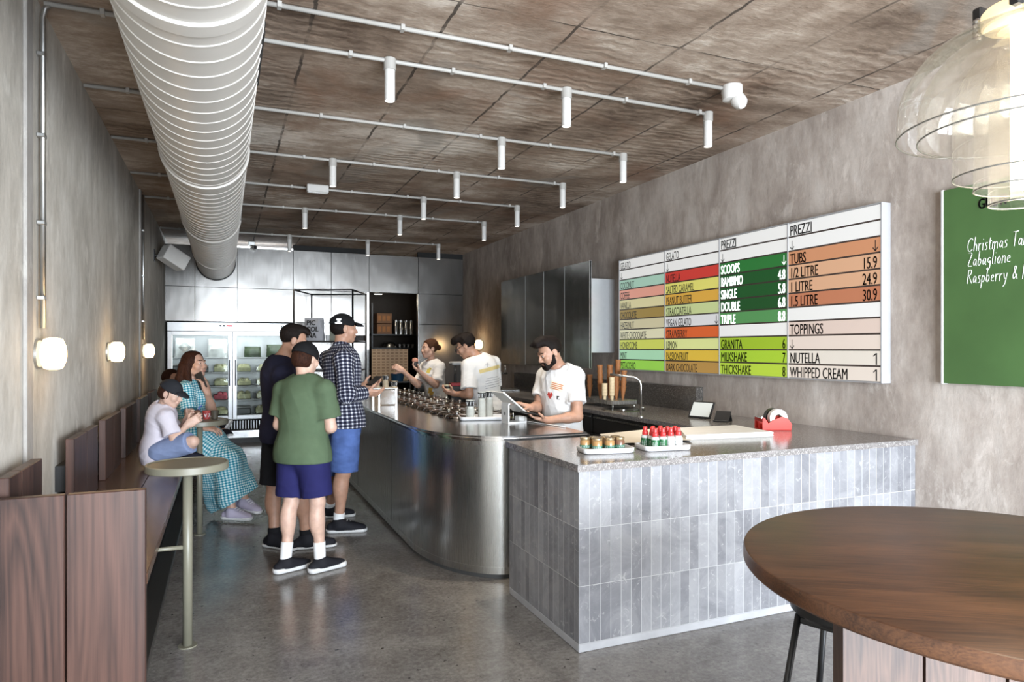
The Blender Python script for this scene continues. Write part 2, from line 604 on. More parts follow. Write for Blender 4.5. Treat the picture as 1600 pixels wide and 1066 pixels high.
# ================================================================== ceiling conduits and spotlights
CONDUIT = plain('conduit_paint', (0.38, 0.365, 0.34), 0.5, vary=0.04)
rows = [(3.55, 3.02), (3.98, 3.23), (5.12, 3.23), (6.28, 3.245), (7.47, 3.22), (8.60, 3.22), (10.72, 3.23)]
ords = ['first', 'second', 'third', 'fourth', 'fifth', 'sixth', 'seventh']
notes = ['ending at a white sensor head', 'carrying the two frontmost spotlights beside the duct', 'third from the viewer', 'midway down the room', 'with a white emergency light box', 'second last before the back wall', 'running along the top of the back wall']
ZP = ZC - 0.016
for (y, xe), o_, nt_ in zip(rows, ords, notes):
    c = thing('ceiling_conduit', f'{o_} pale ceiling conduit from the front, {nt_}', 'conduit', (0, y, 0), 0, 'surface conduits on the ceiling')
    x0 = -0.82 if y == 3.98 else (XL + 0.01 if y > 4 else 0.0)
    MB().tube([(x0, 0, ZP), (xe, 0, ZP)], 0.0125, 10).build('pipe', CONDUIT, c)
    for x in np.arange(x0 + 0.25, xe, 0.62):
        MB().box((x - 0.011, -0.022, ZP - 0.014), (x + 0.011, 0.022, ZC), 0.002).build('saddle_clip', CONDUIT, c)

LENS_ON = glow('lens_lit', (1.0, 0.93, 0.82), 9.0)
LENS_OFF = plain('lens_plain', (0.55, 0.53, 0.50), 0.3)
spots = []
proto_s = None
where = {0: 'nearest the duct', 1: 'in the middle', 2: 'nearest the right wall'}
rowname = {3.98: 'frontmost row', 5.12: 'second row', 6.28: 'third row', 7.47: 'fourth row', 8.60: 'fifth row', 10.72: 'last row by the back wall'}
for y in (3.98, 5.12, 6.28, 7.47, 8.60, 10.72):
    for k, x in enumerate((0.90, 2.075, 3.23)):
        if (y in (5.12, 7.47)) and k == 0:
            continue
        lab = f'white tube spotlight of the {rowname[y]}, {where[k]}'
        if proto_s is None:
            s_ = thing('ceiling_spotlight', lab, 'spotlight', (x, y, ZP), 0, 'tube spotlights on the ceiling conduits')
            MB().lathe([(0.0, 0.012), (0.036, 0.012), (0.036, -0.055), (0.0, -0.055)], seg=24).build('mounting_cup', CONDUIT, s_)
            MB().lathe([(0.030, -0.055), (0.031, -0.06), (0.031, -0.148), (0.0295, -0.150), (0.031, -0.152), (0.031, -0.238), (0.026, -0.238), (0.024, -0.20)], seg=24).build('tube', WHITE_PAINT, s_)
            MB().lathe([(0.0, -0.232), (0.0265, -0.232), (0.0265, -0.228), (0.0, -0.228)], seg=24).build('lens', LENS_ON, s_)
            proto_s = s_
        else:
            s_ = dup(proto_s, None, (x, y, ZP), label=lab)
        spots.append((x, y))
        light('spot_beam', 'SPOT', (x, y, ZP - 0.25), (0, 0, 0), (18.0, 120.0, 60.0)[k], (1.0, 0.88, 0.72), spot_size=math.radians(62), spot_blend=0.8, shadow_soft_size=0.03)

t = thing('emergency_light', 'white box emergency light on the fifth ceiling conduit', 'emergency light', (0.90, 7.36, ZC - 0.05))
MB().box((-0.11, -0.035, -0.03), (0.11, 0.035, 0.05), 0.008).build('housing', WHITE_PAINT, t)
MB().box((-0.10, -0.028, -0.036), (0.10, 0.028, -0.03), 0.004).build('diffuser', plain('frosted', (0.8, 0.8, 0.78), 0.3), t)

t = thing('ceiling_sensor', 'white domed sensor head at the end of the first ceiling conduit', 'sensor', (3.06, 3.53, ZC - 0.05))
MB().lathe([(0.0, 0.05), (0.065, 0.05), (0.068, 0.01), (0.06, -0.04), (0.0, -0.06)], seg=28).build('base', WHITE_PAINT, t)
MB().lathe([(0.0, 0.0), (0.05, 0.0), (0.045, 0.04), (0.025, 0.065), (0.0, 0.07)], seg=24, M=Matrix.Translation((0.02, -0.035, -0.05)) @ Matrix.Rotation(2.4, 4, 'X')).build('head', WHITE_PAINT, t)

t = thing('security_camera', 'small grey security camera at the top of the back wall beside the duct', 'camera', (0.40, YB - 0.06, 3.17))
MB().box((-0.05, -0.03, -0.01), (0.05, 0.05, 0.05), 0.006).build('bracket', GALV, t)
MB().cyl((0.0, 0.0, -0.03), (0.05, -0.11, -0.05), 0.032).build('barrel', GALV, t)
MB().cyl((0.049, -0.108, -0.0496), (0.053, -0.116, -0.0512), 0.027).build('lens', BLACK_PLASTIC, t)

t = thing('wall_speaker', 'white box loudspeaker tilted on a bracket high on the left wall', 'speaker', (-0.62, 10.0, 2.70))
M = Matrix.Rotation(math.radians(32), 4, 'Z') @ Matrix.Rotation(math.radians(28), 4, 'Y')
MB().box((-0.16, -0.10, -0.105), (0.16, 0.10, 0.105), 0.02, M, 3).build('cabinet', WHITE_PAINT, t)
MB().cyl((-0.22, 0, 0.02), (-0.12, 0, 0.0), 0.015).box((-0.235, -0.06, -0.06), (-0.22, 0.06, 0.1), 0.003).build('bracket', BLACK_METAL, t)

# ================================================================== left wall pipes and sconces
t = thing('wall_conduit', 'galvanised pipe rising on the left wall above the nearest sconce', 'conduit', (-0.825, 3.985, 0))
MB().tube([(0, 0, 1.60), (0, 0, 3.13), (0.008, 0, 3.18), (0.03, 0, 3.20)], 0.0125, 10).build('pipe', GALV, t)
for z in (1.75, 2.12, 2.55, 2.95):
    MB().box((-0.024, -0.024, z - 0.01), (0.012, 0.024, z + 0.01), 0.003).build('saddle_clip', GALV, t)
t = thing('wall_conduit', 'galvanised pipe on the left wall far from the viewer, near the back', 'conduit', (-0.825, 8.46, 0))
MB().tube([(0, 0, 1.60), (0, 0, 3.19)], 0.0125, 10).build('pipe', GALV, t)
for z in (1.8, 2.3, 2.8):
    MB().box((-0.024, -0.024, z - 0.01), (0.012, 0.024, z + 0.01), 0.003).build('saddle_clip', GALV, t)

SHADE = glow('warm_shade', (1.0, 0.80, 0.50), 3.2)
def sconce(y, x, z, lab, d=1, first=None):
    t = thing('wall_sconce', lab, 'wall light', (x, y, z), 0, 'glowing glass wall sconces')
    X = Matrix.Rotation(PI / 2 * d, 4, 'Y')
    MB().lathe([(0.0, 0.0), (0.075, 0.0), (0.075, 0.012), (0.06, 0.02), (0.0, 0.02)], seg=32, M=X).build('back_plate', GALV, t)
    MB().lathe([(0.0, 0.018), (0.045, 0.018), (0.074, 0.03), (0.080, 0.05), (0.080, 0.085), (0.074, 0.105), (0.045, 0.118), (0.0, 0.12)], seg=36, M=X).build('glass_shade', SHADE, t)
    light('sconce_glow', 'POINT', (x + 0.16 * d, y, z), (0, 0, 0), 3.5, (1.0, 0.62, 0.28), shadow_soft_size=0.06)
    return t
sconce(3.985, XL, 1.475, 'nearest of the glowing wall sconces, below the pipe on the left wall')
sconce(6.15, XL, 1.475, 'glowing wall sconce midway along the left wall above the bench')
sconce(8.62, XL, 1.475, 'furthest glowing sconce on the left wall, just before the fridge')
sconce(10.75, XR, 1.57, 'glowing sconce on the right wall behind the man in glasses', -1)

# ================================================================== bench along the left wall
WALNUT = wood('walnut_upright', (0.018, 0.007, 0.005), (0.105, 0.050, 0.036), 2, 0.42, 0.9, 0.8)
WALNUT_Y = wood('walnut_seat', (0.040, 0.018, 0.011), (0.13, 0.062, 0.038), 1, 0.25)
t = thing('bench', 'long dark walnut bench fixed along the left wall with separate back panels', 'bench', (-0.56, 3.0, 0))
oy = 3.0
def L(x, y, z):
    return (x + 0.56, y - oy, z)
for x0, x1 in ((-0.553, -0.287), (-0.835, -0.559)):
    MB().box(L(x0, 3.03, 0.0), L(x1, 3.07, 0.945), 0.003).build('end_board', WALNUT, t)
MB().box(L(-0.83, 3.07, 0.555), L(-0.499, 9.8, 0.60), 0.003).build('seat_board', WALNUT_Y, t)
MB().box(L(-0.495, 3.07, 0.555), L(-0.285, 9.8, 0.60), 0.003).build('seat_board', WALNUT_Y, t)
MB().box(L(-0.80, 3.10, 0.0), L(-0.40, 9.75, 0.555)).build('plinth', BLACK_METAL, t)
MB().box(L(-0.40, 3.12, 0.13), L(-0.30, 9.7, 0.16), 0.004).build('foot_rail', plain('dark_foot_rail', (0.03, 0.028, 0.025), 0.4), t)
for y0, y1, tilt in ((3.10, 3.60, 0), (4.30, 5.04, 0), (5.35, 6.10, 0), (6.38, 7.12, 0), (7.42, 8.15, 0), (8.47, 9.2, 0)):
    ym = y0 + (0.17 if y0 < 3.2 else (y1 - y0) / 2)
    for a, b_ in ((y0, ym - 0.003), (ym + 0.003, y1)):
        MB().box(L(-0.790, a, 0.60), L(-0.748, b_, 1.012), 0.003).build('backrest', WALNUT, t)
    MB().box(L(-0.848, y0 + 0.06, 0.72), L(-0.790, y1 - 0.06, 0.86)).build('backrest_batten', BLACK_METAL, t)

# two small round pole tables fixed to the bench
OLIVE = plain('olive_powder_coat', (0.165, 0.155, 0.115), 0.42, vary=0.03)
def pole_table(x, y, r, lab):
    t = thing('pole_table', lab, 'table', (x, y, 0), 0, 'round pole tables along the bench')
    MB().lathe([(0, 0.888), (r - 0.004, 0.888), (r, 0.892), (r, 0.922), (r - 0.004, 0.926), (r - 0.01, 0.926), (r - 0.012, 0.922), (0, 0.922)], seg=56).build('table_top', OLIVE, t)
    MB().cyl((0, 0, 0), (0, 0, 0.888), 0.0225, seg=24).build('pole', OLIVE, t)
    MB().cyl((-0.235, 0.0, 0.5), (-0.02, 0, 0.5), 0.0105, seg=14).build('arm', OLIVE, t)
    MB().lathe([(0, 0), (0.045, 0), (0.045, 0.006), (0, 0.006)], seg=28).build('foot_plate', OLIVE, t)
    return t
pole_table(-0.172, 3.79, 0.192, 'nearer small round olive pole table, empty, beside the bench')
pole_table(-0.186, 6.03, 0.215, 'further small round olive pole table holding paper cups before the woman in the dress')

# ================================================================== big round table, right foreground
TOP = wood('walnut_table_top', (0.034, 0.013, 0.006), (0.150, 0.064, 0.028), 1, 0.36, 3.0, 0.5)
t = thing('round_table', 'large round walnut communal table in the right foreground', 'table', (1.95, 1.155, 0), math.radians(58))
MB().lathe([(0, 0.872), (0.668, 0.872), (0.680, 0.876), (0.685, 0.882), (0.685, 0.912), (0.682, 0.918), (0.676, 0.92), (0, 0.92)], seg=128).build('table_top', TOP, t)
def board(mb, a, b_, th=0.03):
    """upright board between two plan points"""
    d = Vector((b_[0] - a[0], b_[1] - a[1], 0))
    n = Vector((-d.y, d.x, 0)).normalized() * th / 2
    poly = [(a[0] + n.x, a[1] + n.y), (b_[0] + n.x, b_[1] + n.y), (b_[0] - n.x, b_[1] - n.y), (a[0] - n.x, a[1] - n.y)]
    mb.prism(poly, 0.0, 0.872)
    return mb
PED = wood('walnut_pedestal', (0.03, 0.016, 0.012), (0.125, 0.075, 0.055), 2, 0.45, 2.5, 0.7)
inv = Matrix.Rotation(math.radians(-58), 4, 'Z') @ Matrix.Translation((-1.95, -1.155, 0))
def ped(a, b_, th):
    mb = MB()
    board(mb, a, b_, th)
    mb.bm.transform(inv)
    mb.build('pedestal_board', PED, t)
ped((1.476, 1.300), (1.664, 1.220), 0.055)
ped((1.672, 1.217), (1.861, 1.137), 0.055)
ped((1.869, 1.133), (2.058, 1.053), 0.055)
ped((1.82, 1.19), (1.90, 1.38), 0.055)

# stool pushed under the round table
t = thing('bar_stool', 'black metal stool pushed under the round walnut table', 'stool', (1.985, 1.715, 0), math.radians(20))
MB().lathe([(0, 0.575), (0.165, 0.575), (0.18, 0.59), (0.182, 0.63), (0.17, 0.648), (0, 0.64)], seg=40).build('seat', BLACK_PLASTIC, t)
for sx, sy in ((-1, -1), (1, -1), (1, 1), (-1, 1)):
    MB().tube([(0.115 * sx, 0.115 * sy, 0.575), (0.185 * sx, 0.185 * sy, 0.0)], 0.0115, 10).build('leg', BLACK_METAL, t)
MB().tube([(0.163 * math.cos(a) * 1.414, 0.163 * math.sin(a) * 1.414, 0.2) for a in [PI / 4 + k * PI / 2 for k in range(5)]], 0.008, 8).build('footrest', BLACK_METAL, t)
MB().box((-0.12, -0.12, 0.545), (0.12, 0.12, 0.575), 0.008).build('under_frame', BLACK_METAL, t)

# ================================================================== pendant of nested glass bells over the round table
def pendant_glass():
    m, nt, b = nodes_of('smoke_clear_glass')
    out = nt.nodes['Material Output']
    tr = N(nt, 'ShaderNodeBsdfTransparent')
    tr.inputs['Color'].default_value = (0.94, 0.925, 0.895, 1)
    gl = N(nt, 'ShaderNodeBsdfGlossy')
    gl.inputs['Roughness'].default_value = 0.02
    lw = N(nt, 'ShaderNodeLayerWeight')
    lw.inputs['Blend'].default_value = 0.32
    mx = N(nt, 'ShaderNodeMixShader')
    f = mth(nt, 'MINIMUM', mth(nt, 'ADD', mth(nt, 'MULTIPLY', lw.outputs['Facing'], 0.55), 0.05), 0.7)
    nt.links.new(f, mx.inputs[0])
    nt.links.new(tr.outputs[0], mx.inputs[1])
    nt.links.new(gl.outputs[0], mx.inputs[2])
    haze = N(nt, 'ShaderNodeBsdfTranslucent')
    haze.inputs['Color'].default_value = (0.95, 0.92, 0.86, 1)
    m2 = N(nt, 'ShaderNodeMixShader')
    m2.inputs[0].default_value = 0.055
    nt.links.new(mx.outputs[0], m2.inputs[1])
    nt.links.new(haze.outputs[0], m2.inputs[2])
    nt.links.new(m2.outputs[0], out.inputs['Surface'])
    return m
PG = pendant_glass()
RIM = plain('glass_rim', (0.16, 0.155, 0.14), 0.15)
t = thing('pendant_lamp', 'pendant lamp of nested clear glass bells hanging over the round table', 'pendant lamp', (1.95, 1.13, 0))
def bell(R_, zr, zt, straight, name):
    p = []
    n = 18
    h = zt - zr - straight
    p.append((R_, zr))
    p.append((R_, zr + straight * 0.5))
    for k in range(n + 1):
        a = (PI / 2) * k / n
        p.append((max(0.055, R_ * math.cos(a) ** 0.92), zr + straight + h * math.sin(a)))
    b = MB().lathe(p, seg=96).build(name, PG, t)
    rim = MB()
    rim.tube([(R_ * math.cos(a), R_ * math.sin(a), zr) for a in [2 * PI * k / 96 for k in range(97)]], 0.0024, 6)
    rim.build('rim', RIM, b)
bell(0.292, 2.087, 2.376, 0.05, 'outer_bell')
bell(0.241, 2.074, 2.352, 0.05, 'second_bell')
bell(0.157, 1.964, 2.330, 0.15, 'third_bell')
bell(0.108, 1.928, 2.305, 0.18, 'fourth_bell')
bell(0.075, 1.886, 2.280, 0.20, 'inner_bell')
MB().cyl((0, 0, 1.925), (0, 0, 2.36), 0.026, seg=28).build('glowing_tube', glow('pendant_tube', (1.0, 0.95, 0.86), 8.0), t)
MB().lathe([(0, 2.362), (0.085, 2.362), (0.092, 2.368), (0.092, 2.40), (0.085, 2.408), (0, 2.408)], seg=40).build('cap', glow('pendant_cap', (1.0, 0.86, 0.55), 0.7), t)
mb = MB()
for a in (math.radians(205), math.radians(325), math.radians(85)):
    cx, cy = 0.118 * math.cos(a), 0.118 * math.sin(a)
    mb.box((cx - 0.014, cy - 0.014, 2.37), (cx + 0.014, cy + 0.014, 2.46), 0.005)
mb.build('clamp', BLACK_PLASTIC, t)
mb = MB()
for a in (math.radians(222), math.radians(342), math.radians(102)):
    cx, cy = 0.105 * math.cos(a), 0.105 * math.sin(a)
    mb.lathe([(0.0, 2.355)] + [(0.009 + 0.003 * (k % 2), 2.355 + 0.006 * k) for k in range(11)] + [(0, 2.42)], c=(cx, cy, 0), seg=14)
mb.build('spring', STEEL, t)
MB().cyl((0, 0, 2.408), (0, 0, ZC), 0.012, seg=14).lathe([(0, ZC - 0.03), (0.06, ZC - 0.03), (0.06, ZC), (0, ZC)], seg=24).build('drop_rod', BLACK_METAL, t)
light('pendant_light', 'POINT', (1.95, 1.13, 1.80), (0, 0, 0), 9.0, (1.0, 0.85, 0.65), shadow_soft_size=0.05)

# ================================================================== tiled counter and its stone top
def tile_mat():
    m, nt, b = nodes_of('glazed_upright_tiles')
    tc = N(nt, 'ShaderNodeTexCoord')
    br = N(nt, 'ShaderNodeTexBrick')
    br.offset = 0.0
    br.squash = 1.0
    br.inputs['Scale'].default_value = 1.0
    br.inputs['Mortar Size'].default_value = 0.0018
    br.inputs['Mortar Smooth'].default_value = 0.3
    br.inputs['Bias'].default_value = 0.0
    br.inputs['Brick Width'].default_value = 0.0605
    br.inputs['Row Height'].default_value = 0.284
    br.inputs['Color1'].default_value = (0.0, 0.0, 0.0, 1)
    br.inputs['Color2'].default_value = (1.0, 1.0, 1.0, 1)
    br.inputs['Mortar'].default_value = (0.5, 0.5, 0.5, 1)
    nt.links.new(tc.outputs['UV'], br.inputs['Vector'])
    tone = ramp(nt, br.outputs['Color'], [(0.0, (0.13, 0.132, 0.147)), (0.5, (0.225, 0.227, 0.243)), (1.0, (0.33, 0.332, 0.347))])
    v = coords(nt)
    cl = noise(nt, v, 5.0, 6, 0.7, 0.9)
    tone = mixc(nt, 0.38, tone, ramp(nt, cl, [(0.38, (0.12, 0.119, 0.128)), (0.5, (0.205, 0.203, 0.215)), (0.62, (0.31, 0.307, 0.312))]))
    scuff = ramp(nt, noise(nt, v, 17.0, 7, 0.8, 1.2), [(0.57, (0, 0, 0)), (0.66, (0.75, 0.75, 0.75))])
    tone = mixc(nt, scuff, tone, (0.42, 0.415, 0.41))
    col = mixc(nt, br.outputs['Fac'], tone, (0.42, 0.418, 0.42))
    nt.links.new(col, b.inputs['Base Color'])
    b.inputs['Roughness'].default_value = 0.36
    h = mth(nt, 'SUBTRACT', mth(nt, 'MULTIPLY', cl, 0.35), br.outputs['Fac'])
    bump(nt, b, h, 0.35, 0.006)
    return m
TILE = tile_mat()
def terrazzo(name, base, chips, rough):
    m, nt, b = nodes_of(name)
    v = coords(nt)
    vo = N(nt, 'ShaderNodeTexVoronoi')
    vo.inputs['Scale'].default_value = 210.0
    nt.links.new(v, vo.inputs['Vector'])
    sp = ramp(nt, vo.outputs['Color'], [(0.25, [c * 0.55 for c in base]), (0.5, base), (0.74, [c * 1.25 for c in base]), (0.86, chips)])
    fn = noise(nt, v, 25.0, 5, 0.75)
    col = mixc(nt, 0.4, sp, ramp(nt, fn, [(0.4, [c * 0.7 for c in base]), (0.62, [c * 1.3 for c in base])]))
    nt.links.new(col, b.inputs['Base Color'])
    b.inputs['Roughness'].default_value = rough
    MATS[name] = m
    return m
STONE = terrazzo('speckled_stone', (0.20, 0.185, 0.18), (0.55, 0.53, 0.50), 0.16)
STONE_D = terrazzo('dark_speckled_stone', (0.075, 0.068, 0.062), (0.30, 0.28, 0.25), 0.25)

t = thing('tiled_counter', 'counter clad in grey upright tiles with a rounded floor skirting', 'counter', (1.605, 2.945, 0))
me = bpy.data.meshes.new('tiled_body')
bm = bmesh.new()
W_, D_, Hh = XR - 1.605 - 0.004, 0.885, 0.893
uvl = bm.loops.layers.uv.new('UVMap')
z0 = 0.043
P = [(0, D_, z0), (0, 0, z0), (W_, 0, z0), (W_, D_, z0), (0, D_, Hh), (0, 0, Hh), (W_, 0, Hh), (W_, D_, Hh)]
V = [bm.verts.new(p) for p in P]
for ids, uv in (((1, 2, 6, 5), lambda p: (p.x, p.z - z0)), ((0, 1, 5, 4), lambda p: (p.y + 0.017, p.z - z0)), ((2, 3, 7, 6), lambda p: (p.y, p.z - z0)), ((3, 0, 4, 7), lambda p: (p.x, p.z - z0)), ((4, 5, 6, 7), lambda p: (p.x, p.y)), ((0, 3, 2, 1), lambda p: (p.x, p.y))):
    f = bm.faces.new([V[i] for i in ids])
    for l in f.loops:
        l[uvl].uv = uv(l.vert.co)
bm.to_mesh(me)
bm.free()
link('tiled_body', me, TILE, t)
MB().box((0.0, 0.0, 0), (W_, D_, 0.043), 0.004).build('skirting', plain('tile_skirting', (0.36, 0.36, 0.375), 0.4, vary=0.12, scale=6), t)

# stone worktop, L shaped: over the tiles and along the right wall
poly = [(1.588, 2.925), (4.008, 2.925), (4.008, 9.2), (3.15, 9.2), (3.15, 3.85), (1.588, 3.85)]
tag(MB().prism(poly, 0.895, 0.93, bev=0.002).build('stone_worktop', STONE), 'speckled grey stone worktop over the tiles and along the right wall', 'worktop')

# dark cabinets below the back run of the worktop
CAB = plain('dark_cabinet', (0.022, 0.021, 0.020), 0.45)
for k, (y0, y1) in enumerate(((3.86, 4.72), (4.73, 5.6), (5.61, 6.5), (6.51, 7.4), (7.41, 8.3), (8.31, 9.18))):
    t = thing('base_cabinet', ['dark base cabinet under the black tablet, in the corner', 'dark base cabinet beneath the sink tap', 'dark base cabinet beneath the cone holder', 'dark base cabinet behind the bearded man', 'dark base cabinet behind the man in glasses', 'dark base cabinet nearest the back wall'][k], 'cabinet', (3.2, y0, 0), 0, 'base cabinets along the right wall')
    MB().box((0.02, 0, 0.08), (0.79, y1 - y0, 0.893)).box((0.06, 0.01, 0), (0.79, y1 - y0 - 0.01, 0.08)).build('body', CAB, t)
    d_ = MB().box((0.0, 0.006, 0.10), (0.02, y1 - y0 - 0.006, 0.70), 0.002).build('door', CAB, t)
    MB().box((-0.012, 0.03, 0.66), (0.0, y1 - y0 - 0.03, 0.672)).build('handle', STEEL, d_)
    d_ = MB().box((0.0, 0.006, 0.71), (0.02, y1 - y0 - 0.006, 0.888), 0.002).build('drawer', CAB, t)
    MB().box((-0.012, 0.03, 0.85), (0.0, y1 - y0 - 0.03, 0.862)).build('handle', STEEL, d_)
t = tag(MB().box((3.93, 5.005, 0.93), (4.009, 9.2, 1.15), 0.002).build('stone_splashback', STONE_D), 'dark speckled stone splashback slab standing behind the tap', 'splashback')

# ================================================================== steel serving counter with rounded corner
def counter_poly(off, n=20):
    """plan outline; off pushes it outwards"""
    x0, y0, rx, ry = 1.272 - off, 4.072 - off, 0.50 + off, 0.86 + off
    p = [(2.285 + off * 0.3, y0), (2.285 + off * 0.3, 10.1), (x0, 10.1)]
    for k in range(n + 1):
        a = PI + (PI / 2) * k / n
        p.append((x0 + rx + rx * math.cos(a), y0 + ry + ry * math.sin(a)))
    return p
STEEL_F = steel('counter_front_steel', (0.54, 0.545, 0.535), 0.27, (260, 260, 1.5), wave=0.10, vary=0.05)
STEEL_TOP = steel('counter_top_steel', (0.58, 0.57, 0.56), 0.17, (3, 60, 60), vary=0.08)
t = thing('serving_counter', 'long brushed steel ice cream counter with a rounded front corner', 'counter', (1.272, 4.072, 0))
sh = (1.272, 4.072, 0)
MB().prism(counter_poly(0.0, 40), 0.03, 0.895, smooth_side=True).build('front_panel', STEEL_F, t, sh)
MB().prism(counter_poly(-0.012, 40), 0.0, 0.03).build('plinth', plain('plinth_dark', (0.05, 0.05, 0.05), 0.4), t, sh)
mb = MB()
mb.prism(counter_poly(0.004, 40), 0.868, 0.892, smooth_side=True)
mb.build('edge_band', STEEL, t, sh)
MB().prism(counter_poly(0.022, 40), 0.895, 0.93, bev=0.013, smooth_side=True).build('counter_top', STEEL_TOP, t, sh)
mb = MB()
mb.prism(counter_poly(0.0035, 40), 0.03, 0.075, smooth_side=True)
mb.build('kick_band', STEEL_F, t, sh)
mb = MB()
for y in (5.55, 7.1, 8.7):
    mb.box((1.2705, y - 0.002, 0.08), (1.274, y + 0.002, 0.865))
mb.build('panel_joint', DARK, t, sh)

# ================================================================== illuminated menu board on the right wall
t = thing('menu_board', 'illuminated white menu board with coloured strips of gelato flavours and prices', 'menu board', (3.97, 4.71, 1.86))
ox, oyy, oz = 3.97, 4.71, 1.86
XF = 3.93
ys = [6.30, 5.476, 4.691, 3.918, 3.128]
Z1, Z0 = 2.448, 1.279
RH = (Z1 - Z0) / 11
FRAME = plain('sign_frame', (0.36, 0.36, 0.37), 0.4, vary=0.03)
RAIL = plain('sign_rail', (0.05, 0.035, 0.03), 0.5)
mb = MB()
mb.box((XF + 0.012 - ox, ys[4] - oyy, Z0 - oz), (XR - 0.002 - ox, ys[0] - oyy, Z1 - oz))
mb.box((XF - 0.004 - ox, ys[4] - 0.012 - oyy, Z0 - 0.006 - oz), (XR - 0.002 - ox, ys[4] - oyy, Z1 + 0.006 - oz), 0.002)
mb.box((XF - 0.004 - ox, ys[0] - oyy, Z0 - 0.006 - oz), (XR - 0.002 - ox, ys[0] + 0.012 - oyy, Z1 + 0.006 - oz), 0.002)
mb.box((XF - 0.002 - ox, ys[4] - oyy, Z1 - oz), (XR - 0.002 - ox, ys[0] - oyy, Z1 + 0.006 - oz))
mb.box((XF - 0.002 - ox, ys[4] - oyy, Z0 - 0.006 - oz), (XR - 0.002 - ox, ys[0] - oyy, Z0 - oz))
mb.build('frame', FRAME, t)
mb = MB()
for y in ys[1:4]:
    mb.box((XF - 0.005 - ox, y - 0.005 - oyy, Z0 - oz), (XF + 0.012 - ox, y + 0.005 - oyy, Z1 - oz), 0.001)
mb.build('column_divider', FRAME, t)
mb = MB()
for c in range(4):
    for r in range(1, 11):
        z = Z1 - r * RH
        mb.box((XF + 0.001 - ox, ys[c + 1] + 0.006 - oyy, z - 0.006 - oz), (XF + 0.012 - ox, ys[c] - 0.006 - oyy, z + 0.006 - oz))
mb.build('strip_rail', RAIL, t)
W = 'F6F6F4'
K, WH = 'k', 'w'
cols = [
    [(W, 'GELATO', '', K), (W, '\u2193', '', K), ('B5DCC8', 'COCONUT', '', K), ('F2AC98', 'COFFEE', '', K), ('E9E0AE', 'VANILLA', '', K), ('A98F4E', 'CHOCOLATE', '', K), ('DFD6B0', 'HAZELNUT', '', K), ('F0ECC8', 'WHITE CHOCOLATE', '', K), ('DDE56A', 'HONEYCOMB', '', K), ('B9EDC4', 'MINT', '', K), ('A6E55C', 'PISTACCHIO', '', K)],
    [(W, 'GELATO', '', K), (W, '\u2193', '', K), ('D9443B', 'NUTELLA', '', K), ('EEE77A', 'SALTED CARAMEL', '', K), ('E8B44C', 'PEANUT BUTTER', '', K), ('D3E0A0', 'STRACCIATELLA', '', K), ('ECECEE', 'VEGAN GELATO', '\u2193', K), ('E66B35', 'STRAWBERRY', '', K), ('E9EFA2', 'LEMON', '', K), ('E9C549', 'PASSIONFRUIT', '', K), ('BE9550', 'DARK CHOCOLATE', '', K)],
    [(W, 'PREZZI', '', K), (W, '\u2193', '', K), ('2F7D3B', 'SCOOPS', '\u2193', WH), ('1E5A2A', 'BAMBINO', '4.8', WH), ('1E5A2A', 'SINGLE', '5.8', WH), ('1E5528', 'DOUBLE', '6.8', WH), ('5C9D5E', 'TRIPLE', '8.8', WH), (W, '', '', K), ('A9CB34', 'GRANITA', '6', K), ('B4DB3E', 'MILKSHAKE', '7', K), ('C3E34A', 'THICKSHAKE', '8', K)],
    [(W, 'PREZZI', '', K), (W, '\u2193', '', K), ('DA9A72', 'TUBS', '\u2193', K), ('E6B591', '1/2 LITRE', '15.9', K), ('E6B591', '1 LITRE', '24.9', K), ('CB8462', '1.5 LITRE', '30.9', K), (W, '', '', K), ('EDD8CC', 'TOPPINGS', '', K), ('F4E4D8', '\u2193', '', K), ('F4ECE0', 'NUTELLA', '1', K), ('F6EADE', 'WHIPPED CREAM', '1', K)],
]
INK = plain('sign_ink', (0.012, 0.012, 0.012), 0.5)
INKW = glow('sign_white_ink', (0.9, 0.92, 0.9), 0.75)
def arrow(mb, M, h):
    """downward arrow of height h in the letter plane"""
    w = h * 0.09
    q = bmesh.new()
    def bar(a, b_):
        d = Vector((b_[0] - a[0], b_[1] - a[1], 0)).normalized()
        n = Vector((-d.y, d.x, 0)) * w / 2
        A, B = Vector((*a, 0)), Vector((*b_, 0))
        q.faces.new([q.verts.new(p) for p in (A + n, B + n, B - n, A - n)])
    bar((h * 0.3, h), (h * 0.3, 0))
    bar((h * 0.02, h * 0.34), (h * 0.31, -0.01 * h))
    bar((h * 0.58, h * 0.34), (h * 0.29, -0.01 * h))
    mb.take(q, M)
